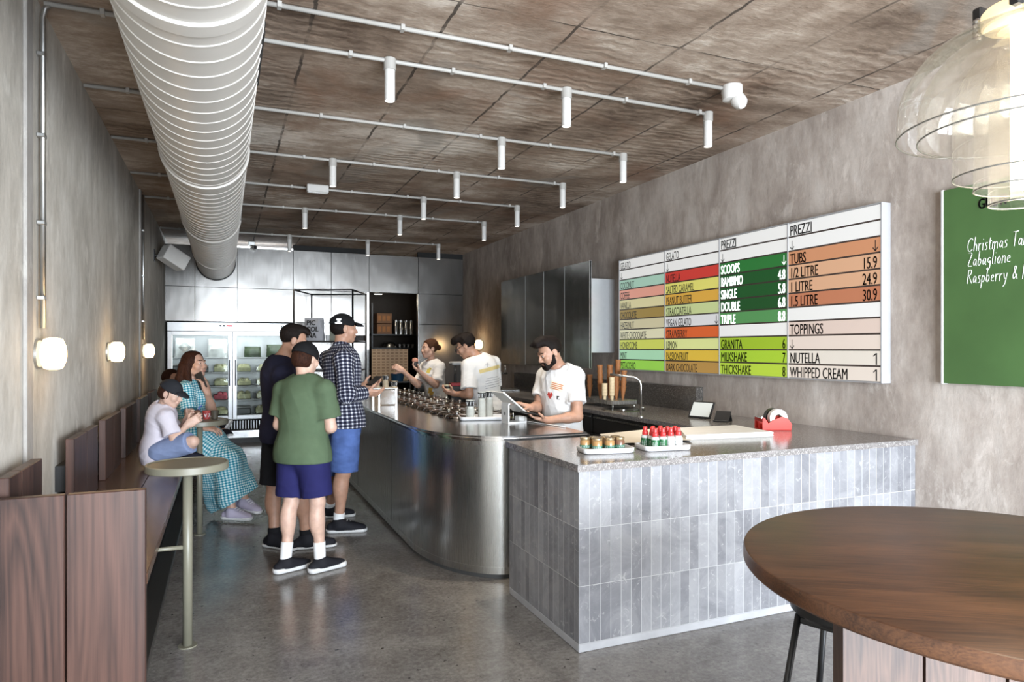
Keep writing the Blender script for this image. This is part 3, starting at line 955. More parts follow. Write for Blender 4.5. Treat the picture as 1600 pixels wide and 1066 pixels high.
for c, col in enumerate(cols):
    for r, (hx, left, right, ink) in enumerate(col):
        z1 = Z1 - r * RH
        z0 = z1 - RH
        lin = srgb(hx)
        m = glow('strip_' + hx, lin, 0.62 if hx == W else 0.55, 0.35)
        s = MB().box((XF - ox, ys[c + 1] + 0.006 - oyy, z0 + 0.006 - oz), (XF + 0.010 - ox, ys[c] - 0.006 - oyy, z1 - 0.006 - oz)).build('strip', m, t)
        if hx != W:
            s['label'] = 'coloured strip' + (f' reading {left}' if left and left != '\u2193' else '')
        if not (left or right):
            continue
        mb = MB()
        heavy = 0.0016 if ink == WH else (0.0009 if c > 1 else 0.0)
        h = 0.077 if c > 1 else 0.072
        xs = 0.60 if c == 3 else (0.55 if c == 2 else 0.50)
        zb = z0 + 0.0085 - oz
        lm = ON_RIGHT(XF - 0.0012 - ox, ys[c] - 0.022 - oyy, zb)
        if left == '\u2193':
            arrow(mb, lm, 0.068)
        elif left:
            lettering(mb, left, lm, h, ys[c] - ys[c + 1] - 0.06, xs, heavy)
        if right:
            if mb.bm.verts:
                mb.build('lettering', INKW if ink == WH else INK, s)
            mb = MB()
        if right == '\u2193':
            arrow(mb, ON_RIGHT(XF - 0.0012 - ox, ys[c + 1] + 0.06 - oyy, zb + 0.004), 0.072)
        elif right == '1':                         # a one with its flag
            q = bmesh.new()
            for pl in (((-.016, 0), (-.006, 0), (-.006, h), (-.016, h)), ((-.016, h), (-.034, h * .80), (-.034, h * .68), (-.016, h * .86))):
                q.faces.new([q.verts.new((a_, b_, 0)) for a_, b_ in pl])
            mb.take(q, ON_RIGHT(XF - 0.0012 - ox, ys[c + 1] + 0.020 - oyy, zb))
        elif right:
            lettering(mb, right, ON_RIGHT(XF - 0.0012 - ox, ys[c + 1] + 0.024 - oyy, zb), h, 0.3, xs, heavy, align='RIGHT')
        mb.build('price' if right and right != '\u2193' else 'lettering', INKW if ink == WH else INK, s)

# ================================================================== green chalkboard
GREEN = plain('chalkboard_green', (0.060, 0.128, 0.040), 0.5, vary=0.10, scale=3)
t = thing('chalkboard', 'green chalkboard on the right wall with white handwriting', 'chalkboard', (3.98, 2.1, 1.87))
ox, oyy, oz = 3.98, 2.1, 1.87
YA, YBd = 2.735, 1.30
MB().box((3.967 - ox, YBd - oyy, 1.293 - oz), (XR - 0.002 - ox, YA - oyy, 2.447 - oz)).build('board', GREEN, t)
mb = MB()
for lo, hi in (((3.962, YA, 1.288), (XR - 0.002, YA + 0.014, 2.452)), ((3.962, YBd - 0.014, 1.288), (XR - 0.002, YBd, 2.452))):
    mb.box([a - b_ for a, b_ in zip(lo, (ox, oyy, oz))], [a - b_ for a, b_ in zip(hi, (ox, oyy, oz))], 0.002)
mb.build('frame', plain('board_frame', (0.6, 0.6, 0.6), 0.4), t)
mb = MB()
lettering(mb, 'GUSTI', ON_RIGHT(3.9655 - ox, 2.532 - oyy, 2.297 - oz), 0.058, None, 0.68, 0.0025)
mb.build('heading', INK, t)
# handwriting: pen strokes on a unit grid (x height 1, ascender 2)
G = {
    'C': (1.3, [[(1.2, 1.6), (.8, 1.95), (.3, 1.6), (.1, .9), (.3, .2), (.7, 0), (1.2, .3)]]),
    'h': (.95, [[(.3, 2.0), (.15, 0)], [(.2, .7), (.5, 1.05), (.75, .8), (.75, 0)]]),
    'r': (.75, [[(.15, 1), (.15, 0)], [(.15, .6), (.4, .95), (.65, .95)]]),
    'i': (.45, [[(.2, 1), (.2, 0)], [(.22, 1.45), (.26, 1.5)]]),
    's': (.75, [[(.65, .95), (.3, 1), (.2, .7), (.6, .4), (.55, .05), (.1, .02)]]),
    't': (.7, [[(.3, 1.6), (.28, .1), (.5, 0)], [(0, 1.1), (.65, 1.15)]]),
    'm': (1.35, [[(.12, 1), (.1, 0)], [(.12, .7), (.4, 1), (.55, .8), (.55, 0)], [(.57, .7), (.85, 1), (1.1, .8), (1.15, 0)]]),
    'a': (.95, [[(.75, .8), (.4, 1), (.12, .5), (.3, .02), (.6, .3), (.75, .95), (.72, .1), (.9, 0)]]),
    'T': (1.1, [[(0, 1.9), (1.15, 1.95)], [(.6, 1.9), (.5, 0)]]),
    'o': (.9, [[(.5, 1), (.15, .7), (.2, .1), (.55, 0), (.8, .5), (.5, 1)]]),
    'p': (.9, [[(.2, 1), (.08, -.8)], [(.18, .7), (.5, 1), (.78, .6), (.5, .05), (.15, .2)]]),
    'Z': (1.2, [[(.1, 1.9), (1.1, 1.9), (.1, 0), (1.15, .05)]]),
    'b': (.9, [[(.25, 2), (.12, .1)], [(.15, .7), (.5, 1), (.78, .55), (.45, 0), (.12, .15)]]),
    'g': (.9, [[(.75, .85), (.4, 1), (.12, .6), (.4, .2), (.72, .6), (.7, -.5), (.3, -.8), (.05, -.5)]]),
    'l': (.45, [[(.25, 2), (.18, .1), (.4, 0)]]),
    'n': (.95, [[(.15, 1), (.12, 0)], [(.15, .7), (.5, 1.02), (.75, .8), (.75, 0)]]),
    'e': (.85, [[(.15, .5), (.7, .6), (.5, 1), (.15, .7), (.2, .1), (.75, .1)]]),
    'R': (1.15, [[(.2, 1.9), (.1, 0)], [(.15, 1.85), (.8, 1.9), (.9, 1.4), (.2, 1)], [(.4, 1), (1.1, 0)]]),
    'y': (.9, [[(.1, 1), (.3, .3), (.6, .25)], [(.8, 1), (.5, -.5), (.1, -.8)]]),
    '&': (1.2, [[(1.1, .1), (.3, 1.5), (.6, 1.9), (.8, 1.5), (.15, .6), (.4, 0), (1.0, .7)]]),
    'd': (.95, [[(.72, .8), (.4, 1), (.1, .5), (.4, 0), (.7, .4)], [(.8, 2), (.74, .05), (.9, 0)]]),
    'c': (.8, [[(.7, .85), (.4, 1), (.12, .5), (.35, 0), (.7, .2)]]),
    ' ': (.7, []),
}
mb = MB()
for line, y0, zb, sc in (('Christmas Tart', 2.597, 2.060, 0.041), ('Zabaglione', 2.597, 1.975, 0.041), ('Raspberry & Rose', 2.597, 1.877, 0.041)):
    x = 0.0
    M = ON_RIGHT(3.9665 - ox, y0 - oyy, zb - oz)
    for ch in line:
        adv, strokes = G[ch]
        for st in strokes:
            pts = []
            for (a, b_), (c_, d_) in zip(st, st[1:]):
                for k in range(3):
                    u = k / 3
                    pts.append((a + (c_ - a) * u, b_ + (d_ - b_) * u))
            pts.append(st[-1])
            if len(pts) > 6:                                   # round the corners of the stroke
                q = [pts[0]] + [((p0[0] + 2 * p1[0] + p2[0]) / 4, (p0[1] + 2 * p1[1] + p2[1]) / 4) for p0, p1, p2 in zip(pts, pts[1:], pts[2:])] + [pts[-1]]
                pts = q
            mb.tube([M @ Vector(((x + px * 0.62 + py * 0.09) * sc, py * sc, 0)) for px, py in pts], 0.0019, 5)
        x += adv * 0.62 + 0.06
mb.build('handwriting', plain('chalk', (0.85, 0.87, 0.84), 0.8), t)

# ================================================================== steel wall cabinet
CABF = steel('cabinet_front_steel', (0.33, 0.33, 0.31), 0.16, (40, 40, 1.2), wave=0.12)
t = thing('wall_cabinet', 'steel wall cabinet with tall flat doors hung on the right wall beside the menu board', 'cabinet', (3.6, 6.36, 1.29))
MB().box((0.022, 0.17, 0.165), (0.408, 2.48, 0.985), 0.002).build('body', plain('cabinet_side', (0.55, 0.56, 0.57), 0.35, 0.6, vary=0.03), t)
for a, b_ in ((0.0, 0.58), (0.586, 1.13), (1.136, 1.68), (1.686, 2.53)):
    d_ = MB().box((-0.002, a, 0.0), (0.018, b_, 1.155), 0.0015).build('door', CABF, t)
    MB().box((-0.004, a, 0.0), (0.0195, a + 0.006, 1.155)).build('edge_strip', plain('bright_edge', (0.75, 0.76, 0.75), 0.25, 0.7), d_)

# ================================================================== glass door fridge in the back wall recess
t = thing('display_fridge', 'tall two door glass display fridge glowing white in the back wall', 'fridge', (0.115, 11.6, 0))
FR = plain('fridge_steel', (0.46, 0.47, 0.48), 0.28, 0.6, vary=0.04)
FW = plain('fridge_liner', (0.62, 0.64, 0.66), 0.35, vary=0.02)
mb = MB()
mb.box((-0.92, 0.02, 0.36), (-0.88, 0.62, 1.91)).box((0.88, 0.02, 0.36), (0.92, 0.62, 1.91)).box((-0.92, 0.58, 0.36), (0.92, 0.62, 1.91)).box((-0.92, 0.02, 0.36), (0.92, 0.62, 0.39)).box((-0.92, 0.02, 1.77), (0.92, 0.62, 1.91))
mb.build('cabinet', FW, t)
hd = MB().box((-0.925, 0.0, 1.772), (0.925, 0.02, 1.91), 0.004).build('header_panel', FR, t)
for x in (-0.19, 0.72):
    MB().box((x, -0.004, 1.845), (x + 0.03, 0.0, 1.875)).box((x + 0.05, -0.004, 1.845), (x + 0.08, 0.0, 1.875)).build('control_switch', BLACK_PLASTIC, hd)
    MB().box((x + 0.10, -0.004, 1.847), (x + 0.19, 0.0, 1.873)).build('red_display', glow('red_display', (0.5, 0.02, 0.03), 0.8), hd)
MB().box((-0.925, 0.0, 0.084), (0.925, 0.02, 0.20), 0.003).build('lower_panel', steel('mirror_panel', (0.5, 0.5, 0.5), 0.12, (2, 2, 2)), t)
mb = MB()
mb.box((-0.925, 0.012, 0.20), (0.925, 0.03, 0.375))
mb.build('grille_back', DARK, t)
mb = MB()
for k in range(44):
    x = -0.88 + k * 0.041
    mb.box((x, 0.0, 0.225), (x + 0.016, 0.014, 0.355), 0.003)
mb.build('vent_grille', FR, t)
MB().box((-0.91, 0.03, 0.0), (0.91, 0.5, 0.084)).build('plinth', BLACK_METAL, t)
GL = glass('fridge_glass', (0.96, 0.98, 0.97), 0.0, 1.09)
for a, b_, hx in ((-0.92, -0.004, -0.045), (0.004, 0.92, 0.045)):
    mb = MB()
    mb.box((a, -0.03, 0.385), (a + 0.06, 0.0, 1.765), 0.003).box((b_ - 0.06, -0.03, 0.385), (b_, 0.0, 1.765), 0.003).box((a + 0.06, -0.03, 0.385), (b_ - 0.06, 0.0, 0.445), 0.003).box((a + 0.06, -0.03, 1.705), (b_ - 0.06, 0.0, 1.765), 0.003)
    d_ = mb.build('door', FR, t)
    MB().box((a + 0.06, -0.018, 0.445), (b_ - 0.06, -0.012, 1.705)).build('door_pane', GL, d_)
    MB().tube([(hx, -0.03, 0.92), (hx, -0.06, 0.94), (hx, -0.06, 1.30), (hx, -0.03, 1.32)], 0.009, 10).build('handle', BLACK_PLASTIC, d_)
LED = glow('fridge_led', (0.93, 0.97, 1.0), 3.0)
for x in (-0.865, -0.035, 0.035, 0.865):
    MB().box((x - 0.008, 0.03, 0.42), (x + 0.008, 0.045, 1.74)).build('led_strip', LED, t)
shz = [0.44, 0.68, 0.90, 1.12, 1.36]
for z in shz:
    mb = MB()
    for k in range(37):
        mb.cyl((-0.87 + k * 0.0483, 0.06, z), (-0.87 + k * 0.0483, 0.57, z), 0.003, seg=6)
    mb.cyl((-0.87, 0.06, z - 0.004), (0.87, 0.06, z - 0.004), 0.006, seg=8).cyl((-0.87, 0.56, z - 0.004), (0.87, 0.56, z - 0.004), 0.006, seg=8)
    mb.build('wire_shelf', FR, t)
light('fridge_light', 'AREA', (0.115, 11.66, 1.72), (math.radians(20), 0, 0), 9.0, (0.92, 0.97, 1.0), shape='RECTANGLE', size=1.7, size_y=0.2)

# what stands on the fridge shelves
CREAM = plain('vanilla_gelato', (0.72, 0.70, 0.42), 0.6, scale=30, vary=0.15, bmp=0.4)
PINK = plain('berry_gelato', (0.62, 0.12, 0.16), 0.6, scale=30, vary=0.2, bmp=0.4)
TUBC = glass('tub_plastic', (0.93, 0.95, 0.95), 0.0, 1.3)
TUBD = plain('dark_tub_lid', (0.03, 0.032, 0.032), 0.4)
HERB = plain('mint_leaves', (0.025, 0.045, 0.015), 0.7, scale=60, vary=0.5, bmp=0.6)
rng = random.Random(4)
shelf_words = ['bottom', 'second', 'third', 'fourth', 'top']
kindw = {'cream': 'clear tub of pale yellow gelato', 'pink': 'clear tub of pink berry gelato', 'dark': 'dark lidded tub', 'herb': 'bag of dark green leaves'}
slots = [-0.745, -0.455, -0.165, 0.165, 0.455, 0.745]
posw = ['far left of the left door', 'middle of the left door', 'right of the left door', 'left of the right door', 'middle of the right door', 'far right of the right door']
lay = {0: ['cream', 'cream', 'cream', 'dark', 'cream', 'cream'], 1: ['dark', 'cream', 'pink', 'cream', 'cream', 'dark'], 2: ['cream', 'cream', 'cream', 'cream', 'cream', 'cream'], 3: ['dark', 'dark', 'cream', 'cream', 'cream', 'dark']}
for r, kinds in lay.items():
    for k, kd in enumerate(kinds):
        z = shz[r] + 0.004
        h = rng.uniform(0.09, 0.12)
        t = thing('gelato_tub', f'{kindw[kd]}, {shelf_words[r]} fridge shelf, {posw[k]}', 'tub', (0.115 + slots[k] + rng.uniform(-0.012, 0.012), 11.78 + rng.uniform(0, 0.05), z), 0, 'tubs in the display fridge')
        if kd == 'dark':
            MB().box((-0.11, -0.1, 0), (0.11, 0.22, h), 0.012).build('tub', TUBD, t)
            MB().box((-0.115, -0.105, h), (0.115, 0.225, h + 0.018), 0.006).build('lid', plain('grey_lid', (0.3, 0.31, 0.3), 0.4), t)
        else:
            MB().box((-0.11, -0.1, 0), (0.11, 0.22, h), 0.012).build('tub', TUBC, t)
            mb = MB()
            mb.box((-0.10, -0.09, 0.01), (0.10, 0.21, h * 0.75), 0.02, None, 2)
            for q in range(7):
                mb.lathe([(0, 0.05), (0.03, 0.035), (0.045, 0.0)], c=(rng.uniform(-.06, .06), rng.uniform(-.05, .15), h * 0.72), seg=10)
            mb.build('gelato', PINK if kd == 'pink' else CREAM, t)
PAPER_W = plain('white_paper', (0.78, 0.78, 0.78), 0.7, vary=0.03)
def bag(name, lab, loc, w, d, h, m, group=None, top=0.35):
    t = thing(name, lab, 'bag', loc, 0, group)
    n = 9
    bm_ = bmesh.new()
    rows_ = []
    for k in range(n + 1):
        u = k / n
        row = []
        for a in range(20):
            q = 2 * PI * a / 20
            fl = 1.0 - u ** 2.2 * (1 - top)
            x = w / 2 * (abs(math.cos(q)) ** 0.6) * math.copysign(1, math.cos(q))
            y = d / 2 * fl * (abs(math.sin(q)) ** 0.6) * math.copysign(1, math.sin(q))
            row.append(bm_.verts.new((x * (1 - 0.06 * u) + rng.uniform(-.006, .006), y + rng.uniform(-.008, .008) * (1 + u), h * u + (rng.uniform(-.02, .02) * h if k == n else 0))))
        rows_.append(row)
    for A, B in zip(rows_, rows_[1:]):
        for a in range(20):
            j = (a + 1) % 20
            bm_.faces.new((A[a], A[j], B[j], B[a]))
    bm_.faces.new(rows_[0][::-1])
    bm_.faces.new(rows_[-1])
    mb = MB()
    mb.take(bm_)
    o = mb.build('bag_body', m, t)
    for p in o.data.polygons:
        p.use_smooth = True
    return t
PLAST = plain('milky_plastic_bag', (0.50, 0.52, 0.51), 0.3, vary=0.08, scale=12)
bag('plastic_bag', 'white bag printed with a diamond on the top fridge shelf, far left', (-0.57, 11.82, shz[4] + .004), 0.30, 0.24, 0.30, PLAST, None, 0.6)
mb = MB()
for s_ in (0.085, 0.06):
    mb.tube([(-0.57 + s_ * c_, 11.69, shz[4] + 0.16 + s_ * d_) for c_, d_ in ((1, 0), (0, 1), (-1, 0), (0, -1), (1, 0))], 0.004, 5)
o = mb.build('diamond_print', INK, bpy.data.objects['plastic_bag'], (-0.57, 11.82, shz[4] + .004))
bag('plastic_bag', 'crumpled clear white bag on the top fridge shelf, right of the left door', (-0.10, 11.84, shz[4] + .004), 0.30, 0.24, 0.29, PLAST, None, 0.3)
bag('leaf_bag', 'bag of dark green leaves on the top fridge shelf, left of the right door', (0.42, 11.84, shz[4] + .004), 0.26, 0.22, 0.17, HERB, None, 0.5)
bag('leaf_bag', 'bag of dark green leaves on the top fridge shelf, right of the right door', (0.78, 11.84, shz[4] + .004), 0.30, 0.22, 0.20, HERB, None, 0.5)

# ================================================================== open black frame shelf before the back wall
A_, B_, C_, D_ = (0.948, 10.567), (1.755, 10.225), (1.297, 11.375), (2.104, 11.033)
t = thing('frame_shelf', 'open black metal frame shelving standing between the fridge and the doorway', 'shelf', (1.526, 10.8, 0))
sh = (1.526, 10.8, 0)
HT = 2.386
def bar(a, b_, r=0.014):
    return MB().tube([a, b_], r, 4)
for p in (A_, B_, C_, D_):
    bar((*p, 0), (*p, HT), 0.017).build('post', BLACK_METAL, t, sh)
mb = MB()
for p, q in ((A_, B_), (B_, D_), (D_, C_), (C_, A_)):
    mb.tube([(*p, HT - 0.01), (*q, HT - 0.01)], 0.014, 4)
mb.build('top_rail', BLACK_METAL, t, sh)
for z in (1.605, 1.165, 0.6, 0.12):
    MB().prism([A_, B_, D_, C_], z - 0.008, z + 0.012).build('shelf_board', BLACK_METAL, t, sh)

az = math.atan2(B_[1] - A_[1], B_[0] - A_[0])
BAGG = plain('grey_paper_bag', (0.50, 0.50, 0.53), 0.75, vary=0.04)
b = bag('paper_bag', 'grey paper carrier bag printed PICCOLINA on the black frame shelf', (1.25, 10.62, 1.618), 0.30, 0.16, 0.345, BAGG, None, 0.35)
b.rotation_euler = (0, 0, az)
mb = MB()
for k, s_ in enumerate(('PIC', 'COL', 'INA')):
    lettering(mb, s_, FACE_STREET(-0.10, (-0.068, -0.085, -0.090)[k], 0.235 - 0.095 * k) @ Matrix.Rotation(math.radians((-13, -8, -4)[k]), 4, 'X'), 0.075, None, 0.85, 0.003)
mb.build('lettering', INK, b)
t = thing('paper_stack', 'grey green stack of folded cartons on the black frame shelf', 'carton stack', (1.545, 10.52, 1.617), az)
mb = MB()
for k in range(5):
    mb.box((-0.065, -0.08 + 0.034 * k, 0), (0.065, -0.05 + 0.034 * k, 0.34 + 0.006 * (k % 2)), 0.003)
mb.build('cartons', plain('grey_green_card', (0.24, 0.25, 0.20), 0.7), t)
t = thing('paper_cup', 'small white paper cup beside the grey carrier bag on the black frame shelf', 'cup', (1.43, 10.50, 1.617))
MB().lathe([(0, 0), (0.027, 0), (0.035, 0.085), (0.036, 0.087), (0.033, 0.085), (0.025, 0.004), (0, 0.004)], seg=24).build('cup_body', PAPER_W, t)
t = thing('storage_box', 'low dark printed box at the right end of the black frame shelf', 'box', (1.87, 10.40, 1.617), az)
MB().box((-0.12, -0.08, 0), (0.10, 0.10, 0.085), 0.004).build('box_body', plain('dark_print_box', (0.045, 0.04, 0.04), 0.5, vary=0.9, scale=70), t)
for k, (x, y) in enumerate(((1.75, 10.5), (1.85, 10.47), (1.62, 10.55))):
    t = thing('storage_jar', ['small dark jar on the middle level of the black frame shelf, left', 'small dark jar on the middle level of the black frame shelf, right', 'small dark jar on the middle level of the black frame shelf, set back'][k], 'jar', (x, y, 1.177), 0, 'jars on the frame shelf')
    MB().lathe([(0, 0), (0.032, 0), (0.034, 0.01), (0.034, 0.07), (0.026, 0.08), (0, 0.08)], seg=20).build('jar_body', plain('dark_jar', (0.06, 0.02, 0.02), 0.3), t)
    MB().lathe([(0, 0.08), (0.03, 0.08), (0.03, 0.095), (0, 0.095)], seg=20).build('lid', BLACK_PLASTIC, t)

# ================================================================== store room seen through the doorway
t = thing('store_shelving', 'dark steel shelving in the store room behind the doorway', 'shelf', (3.1, 13.4, 0))
for x in (-0.42, 0.75):
    for y in (0.0, 0.5):
        MB().box((x - 0.015, y - 0.015, 0), (x + 0.015, y + 0.015, 2.4)).build('upright', BLACK_METAL, t)
for z in (0.5, 1.1, 1.52, 1.79):
    MB().box((-0.43, -0.02, z - 0.025), (0.77, 0.52, z)).build('shelf_board', BLACK_METAL, t)
CARD = plain('carton_brown', (0.20, 0.10, 0.05), 0.8, vary=0.1)
CARDP = plain('carton_print', (0.36, 0.15, 0.05), 0.8)
for k, (z, lab) in enumerate(((1.79, 'lower brown carton of the pair stacked on the store room shelf'), (2.005, 'upper brown carton of the pair stacked on the store room shelf'))):
    t = thing('cardboard_carton', lab, 'carton', (2.93, 13.42, z), 0, 'cartons in the store room')
    MB().box((-0.15, 0, 0), (0.15, 0.4, 0.20), 0.003).build('carton_body', CARD, t)
    mb = MB()
    for q in range(3):
        mb.box((-0.13 + 0.09 * q, -0.0015, 0.05), (-0.07 + 0.09 * q, 0.0, 0.15))
    mb.build('printed_panel', CARDP, t)
for k in range(4):
    t = thing('steel_canister', f'{["first", "second", "third", "fourth"][k]} tall steel canister from the cartons on the store room shelf', 'canister', (3.17 + 0.105 * k, 13.46 + 0.02 * (k % 2), 1.79), 0, 'canisters in the store room')
    MB().lathe([(0, 0), (0.043, 0), (0.043, 0.24), (0.04, 0.245), (0, 0.245)], seg=24).build('canister_body', STEEL, t)
    MB().lathe([(0, 0.245), (0.045, 0.245), (0.045, 0.275), (0.012, 0.28), (0.012, 0.29), (0, 0.29)], seg=24).build('lid', STEEL, t)
t = thing('steel_bowl', 'upturned shiny steel bowl on the store room shelf below the cartons', 'bowl', (3.06, 13.52, 1.52))
MB().lathe([(0.13, 0.0), (0.135, 0.004), (0.12, 0.06), (0.08, 0.105), (0.03, 0.12), (0.0, 0.122)], seg=32).build('bowl_body', STEEL, t)
for k in range(4):
    t = thing('steel_cup', f'{["first", "second", "third", "fourth"][k]} small steel cup from the bowl on the store room shelf', 'cup', (3.26 + 0.085 * k, 13.5, 1.52), 0, 'steel cups in the store room')
    MB().lathe([(0, 0), (0.026, 0), (0.034, 0.07), (0.033, 0.071), (0.025, 0.003), (0, 0.003)], seg=18).build('cup_body', STEEL, t)
t = thing('store_lamp', 'round downlight glowing in the store room ceiling', 'downlight', (2.65, 12.7, 2.52))
MB().lathe([(0, 0), (0.07, 0), (0.075, 0.01), (0, 0.02)], seg=24).build('lens', glow('store_lens', (1, 0.95, 0.85), 6.0), t)
MB().cyl((0, 0, 0.015), (0, 0, ZC - 2.52), 0.01, seg=8).lathe([(0.072, 0.0), (0.085, 0.0), (0.085, 0.03), (0, 0.03)], seg=24).build('housing', WHITE_PAINT, t)
light('store_light', 'POINT', (2.65, 12.7, 2.4), (0, 0, 0), 5.0, (1.0, 0.85, 0.65), shadow_soft_size=0.08)

# cone rack board and blue tub on a trolley just inside the staff area
t = thing('rack_trolley', 'dark trolley carrying the slotted board at the store room doorway', 'trolley', (2.62, 11.33, 0))
for x in (-0.33, 0.33):
    for y in (-0.16, 0.16):
        MB().box((x - 0.014, y - 0.014, 0), (x + 0.014, y + 0.014, 0.93)).build('leg', BLACK_METAL, t)
for z in (0.3, 0.93):
    MB().box((-0.35, -0.18, z), (0.35, 0.18, z + 0.02)).build('shelf_board', BLACK_METAL, t)
def slot_mat():
    m, nt, b = nodes_of('slotted_tan_board')
    v = coords(nt, rot=(PI / 2, 0, 0))
    br = N(nt, 'ShaderNodeTexBrick')
    br.offset = 0.0
    br.inputs['Scale'].default_value = 1.0
    br.inputs['Brick Width'].default_value = 0.077
    br.inputs['Row Height'].default_value = 0.05
    br.inputs['Mortar Size'].default_value = 0.014
    br.inputs['Color1'].default_value = br.inputs['Color2'].default_value = (0.25, 0.155, 0.09, 1)
    br.inputs['Mortar'].default_value = (0.46, 0.32, 0.20, 1)
    nt.links.new(v, br.inputs['Vector'])
    nt.links.new(br.outputs['Color'], b.inputs['Base Color'])
    b.inputs['Roughness'].default_value = 0.7
    return m
t = thing('slotted_board', 'tan board with rows of slots standing at the store room doorway', 'board', (2.585, 11.42, 0.95))
MB().box((-0.31, -0.012, 0), (0.31, 0.012, 0.545), 0.003).build('board_face', slot_mat(), t)
t = thing('blue_tub', 'dark blue plastic tub in front of the slotted board', 'tub', (2.68, 11.27, 0.95))
MB().lathe([(0, 0), (0.095, 0), (0.115, 0.125), (0.12, 0.13), (0.11, 0.128), (0.09, 0.006), (0, 0.006)], seg=32).build('tub_body', plain('blue_plastic', (0.01, 0.055, 0.12), 0.4), t)

# ================================================================== gelato wells sunk in the steel counter
LID = steel('lid_steel', (0.34, 0.29, 0.25), 0.10, (4, 4, 4), vary=0.10)
proto = None
for r, x in enumerate((1.765, 1.965, 2.165)):
    for k in range(16):
        y = 5.33 + 0.225 * k + (0.11 if r == 1 else 0)
        lab = f'round steel lid over a gelato well, row {["beside the customers", "in the middle", "beside the staff"][r]}'
        if proto is None:
            proto = thing('well_lid', 'round steel lids over the gelato wells in the counter', 'lid', (x, y, 0.93), 0, 'gelato well lids')
            MB().lathe([(0, 0.0), (0.094, 0.0), (0.098, 0.004), (0.097, 0.012), (0.090, 0.016), (0.084, 0.026), (0.05, 0.032), (0, 0.034)], seg=36).build('lid_dome', LID, proto)
            MB().lathe([(0, 0.032), (0.007, 0.032), (0.007, 0.040), (0.015, 0.043), (0.017, 0.050), (0.012, 0.056), (0, 0.057)], seg=20).build('knob', STEEL, proto)
            MB().box((0.088, -0.016, 0.0), (0.101, 0.016, 0.022), 0.004).build('hinge', STEEL, proto)
            rw = proto
        else:
            rw = dup(proto, None, (x, y, 0.93), 0.3 * ((k * 7 + r * 3) % 5 - 2))
        rw['label'] = 'round steel lid with a knob closing one of the gelato wells in the counter'

# ================================================================== things standing on the steel counter
MIR = steel('mirror_steel', (0.75, 0.75, 0.75), 0.05, (2, 2, 2), vary=0.03)
t = thing('counter_stand', 'small steel riser with mirror front on the counter before the man in the checked shirt', 'stand', (1.50, 6.86, 0.93), math.radians(-12))
MB().box((-0.13, -0.10, 0.163), (0.13, 0.10, 0.175), 0.003).build('top_shelf', plain('stand_white', (0.62, 0.62, 0.60), 0.35), t)
for sx in (-0.115, -0.055, 0.115):
    MB().box((sx - 0.008, -0.085, 0), (sx + 0.008, -0.069, 0.163)).box((sx - 0.008, 0.069, 0), (sx + 0.008, 0.085, 0.163)).build('leg', STEEL, t)
MB().box((-0.04, -0.08, 0.008), (0.1, -0.07, 0.155), 0.002).build('mirror_panel', MIR, t)
CUPK = plain('kraft_cup', (0.42, 0.34, 0.24), 0.7)
CUPG = plain('pale_cup', (0.55, 0.55, 0.50), 0.6)
def cup_stack(loc, n, m, lab, letters, group, r=0.037, rimh=0.012):
    t = thing('cup_stack', lab, 'cup stack', loc, 0, group)
    mb = MB()
    for k in range(n):
        z = rimh * k
        if k < n - 1:
            mb.lathe([(r * 0.86, z), (r, z + 0.009), (r * 1.03, z + rimh), (r * 0.9, z + rimh)], seg=24)
        else:
            mb.lathe([(r * 0.78, z - 0.0), (r, z + 0.062), (r * 1.04, z + 0.066), (r * 0.96, z + 0.066), (r * 0.72, z + 0.004), (0, z + 0.004)], seg=24)
    mb.lathe([(0, 0), (r * 0.8, 0), (r * 0.86, 0.001)], seg=24)
    mb.build('cups', m, t)
    z = rimh * (n - 1)
    BL = MB().lathe([(r * 0.845, z + 0.018), (r * 1.003, z + 0.062)], seg=24).build('black_band', INK, t)
    mb = MB()
    for q in range(3):
        a = math.radians(-150 + 42 * q)
        rr = r * 0.96
        M = Matrix.Translation((rr * math.cos(a), rr * math.sin(a), z + 0.024)) @ Matrix.Rotation(a + PI / 2, 4, 'Z') @ Matrix(((1, 0, 0, 0), (0, 0, -1, -0.003), (0, 1, 0, 0), (0, 0, 0, 1)))
        lettering(mb, letters[q], M, 0.031, None, 0.7, 0.0008, align='CENTER')
    mb.build('lettering', PAPER_W, BL)
    return t
cup_stack((1.43, 6.90, 1.105), 2, CUPK, 'short kraft cup stack on the riser nearest the checked shirt', '2.0', 'cup stacks on the riser', 0.032)
cup_stack((1.51, 6.87, 1.105), 6, CUPK, 'tall kraft cup stack in the middle of the riser', '1.0', 'cup stacks on the riser', 0.032)
cup_stack((1.585, 6.80, 1.105), 1, CUPK, 'single kraft cup at the end of the riser', '2.0', 'cup stacks on the riser', 0.032)
TRAYW = plain('tray_enamel', (0.66, 0.66, 0.67), 0.28, vary=0.02)
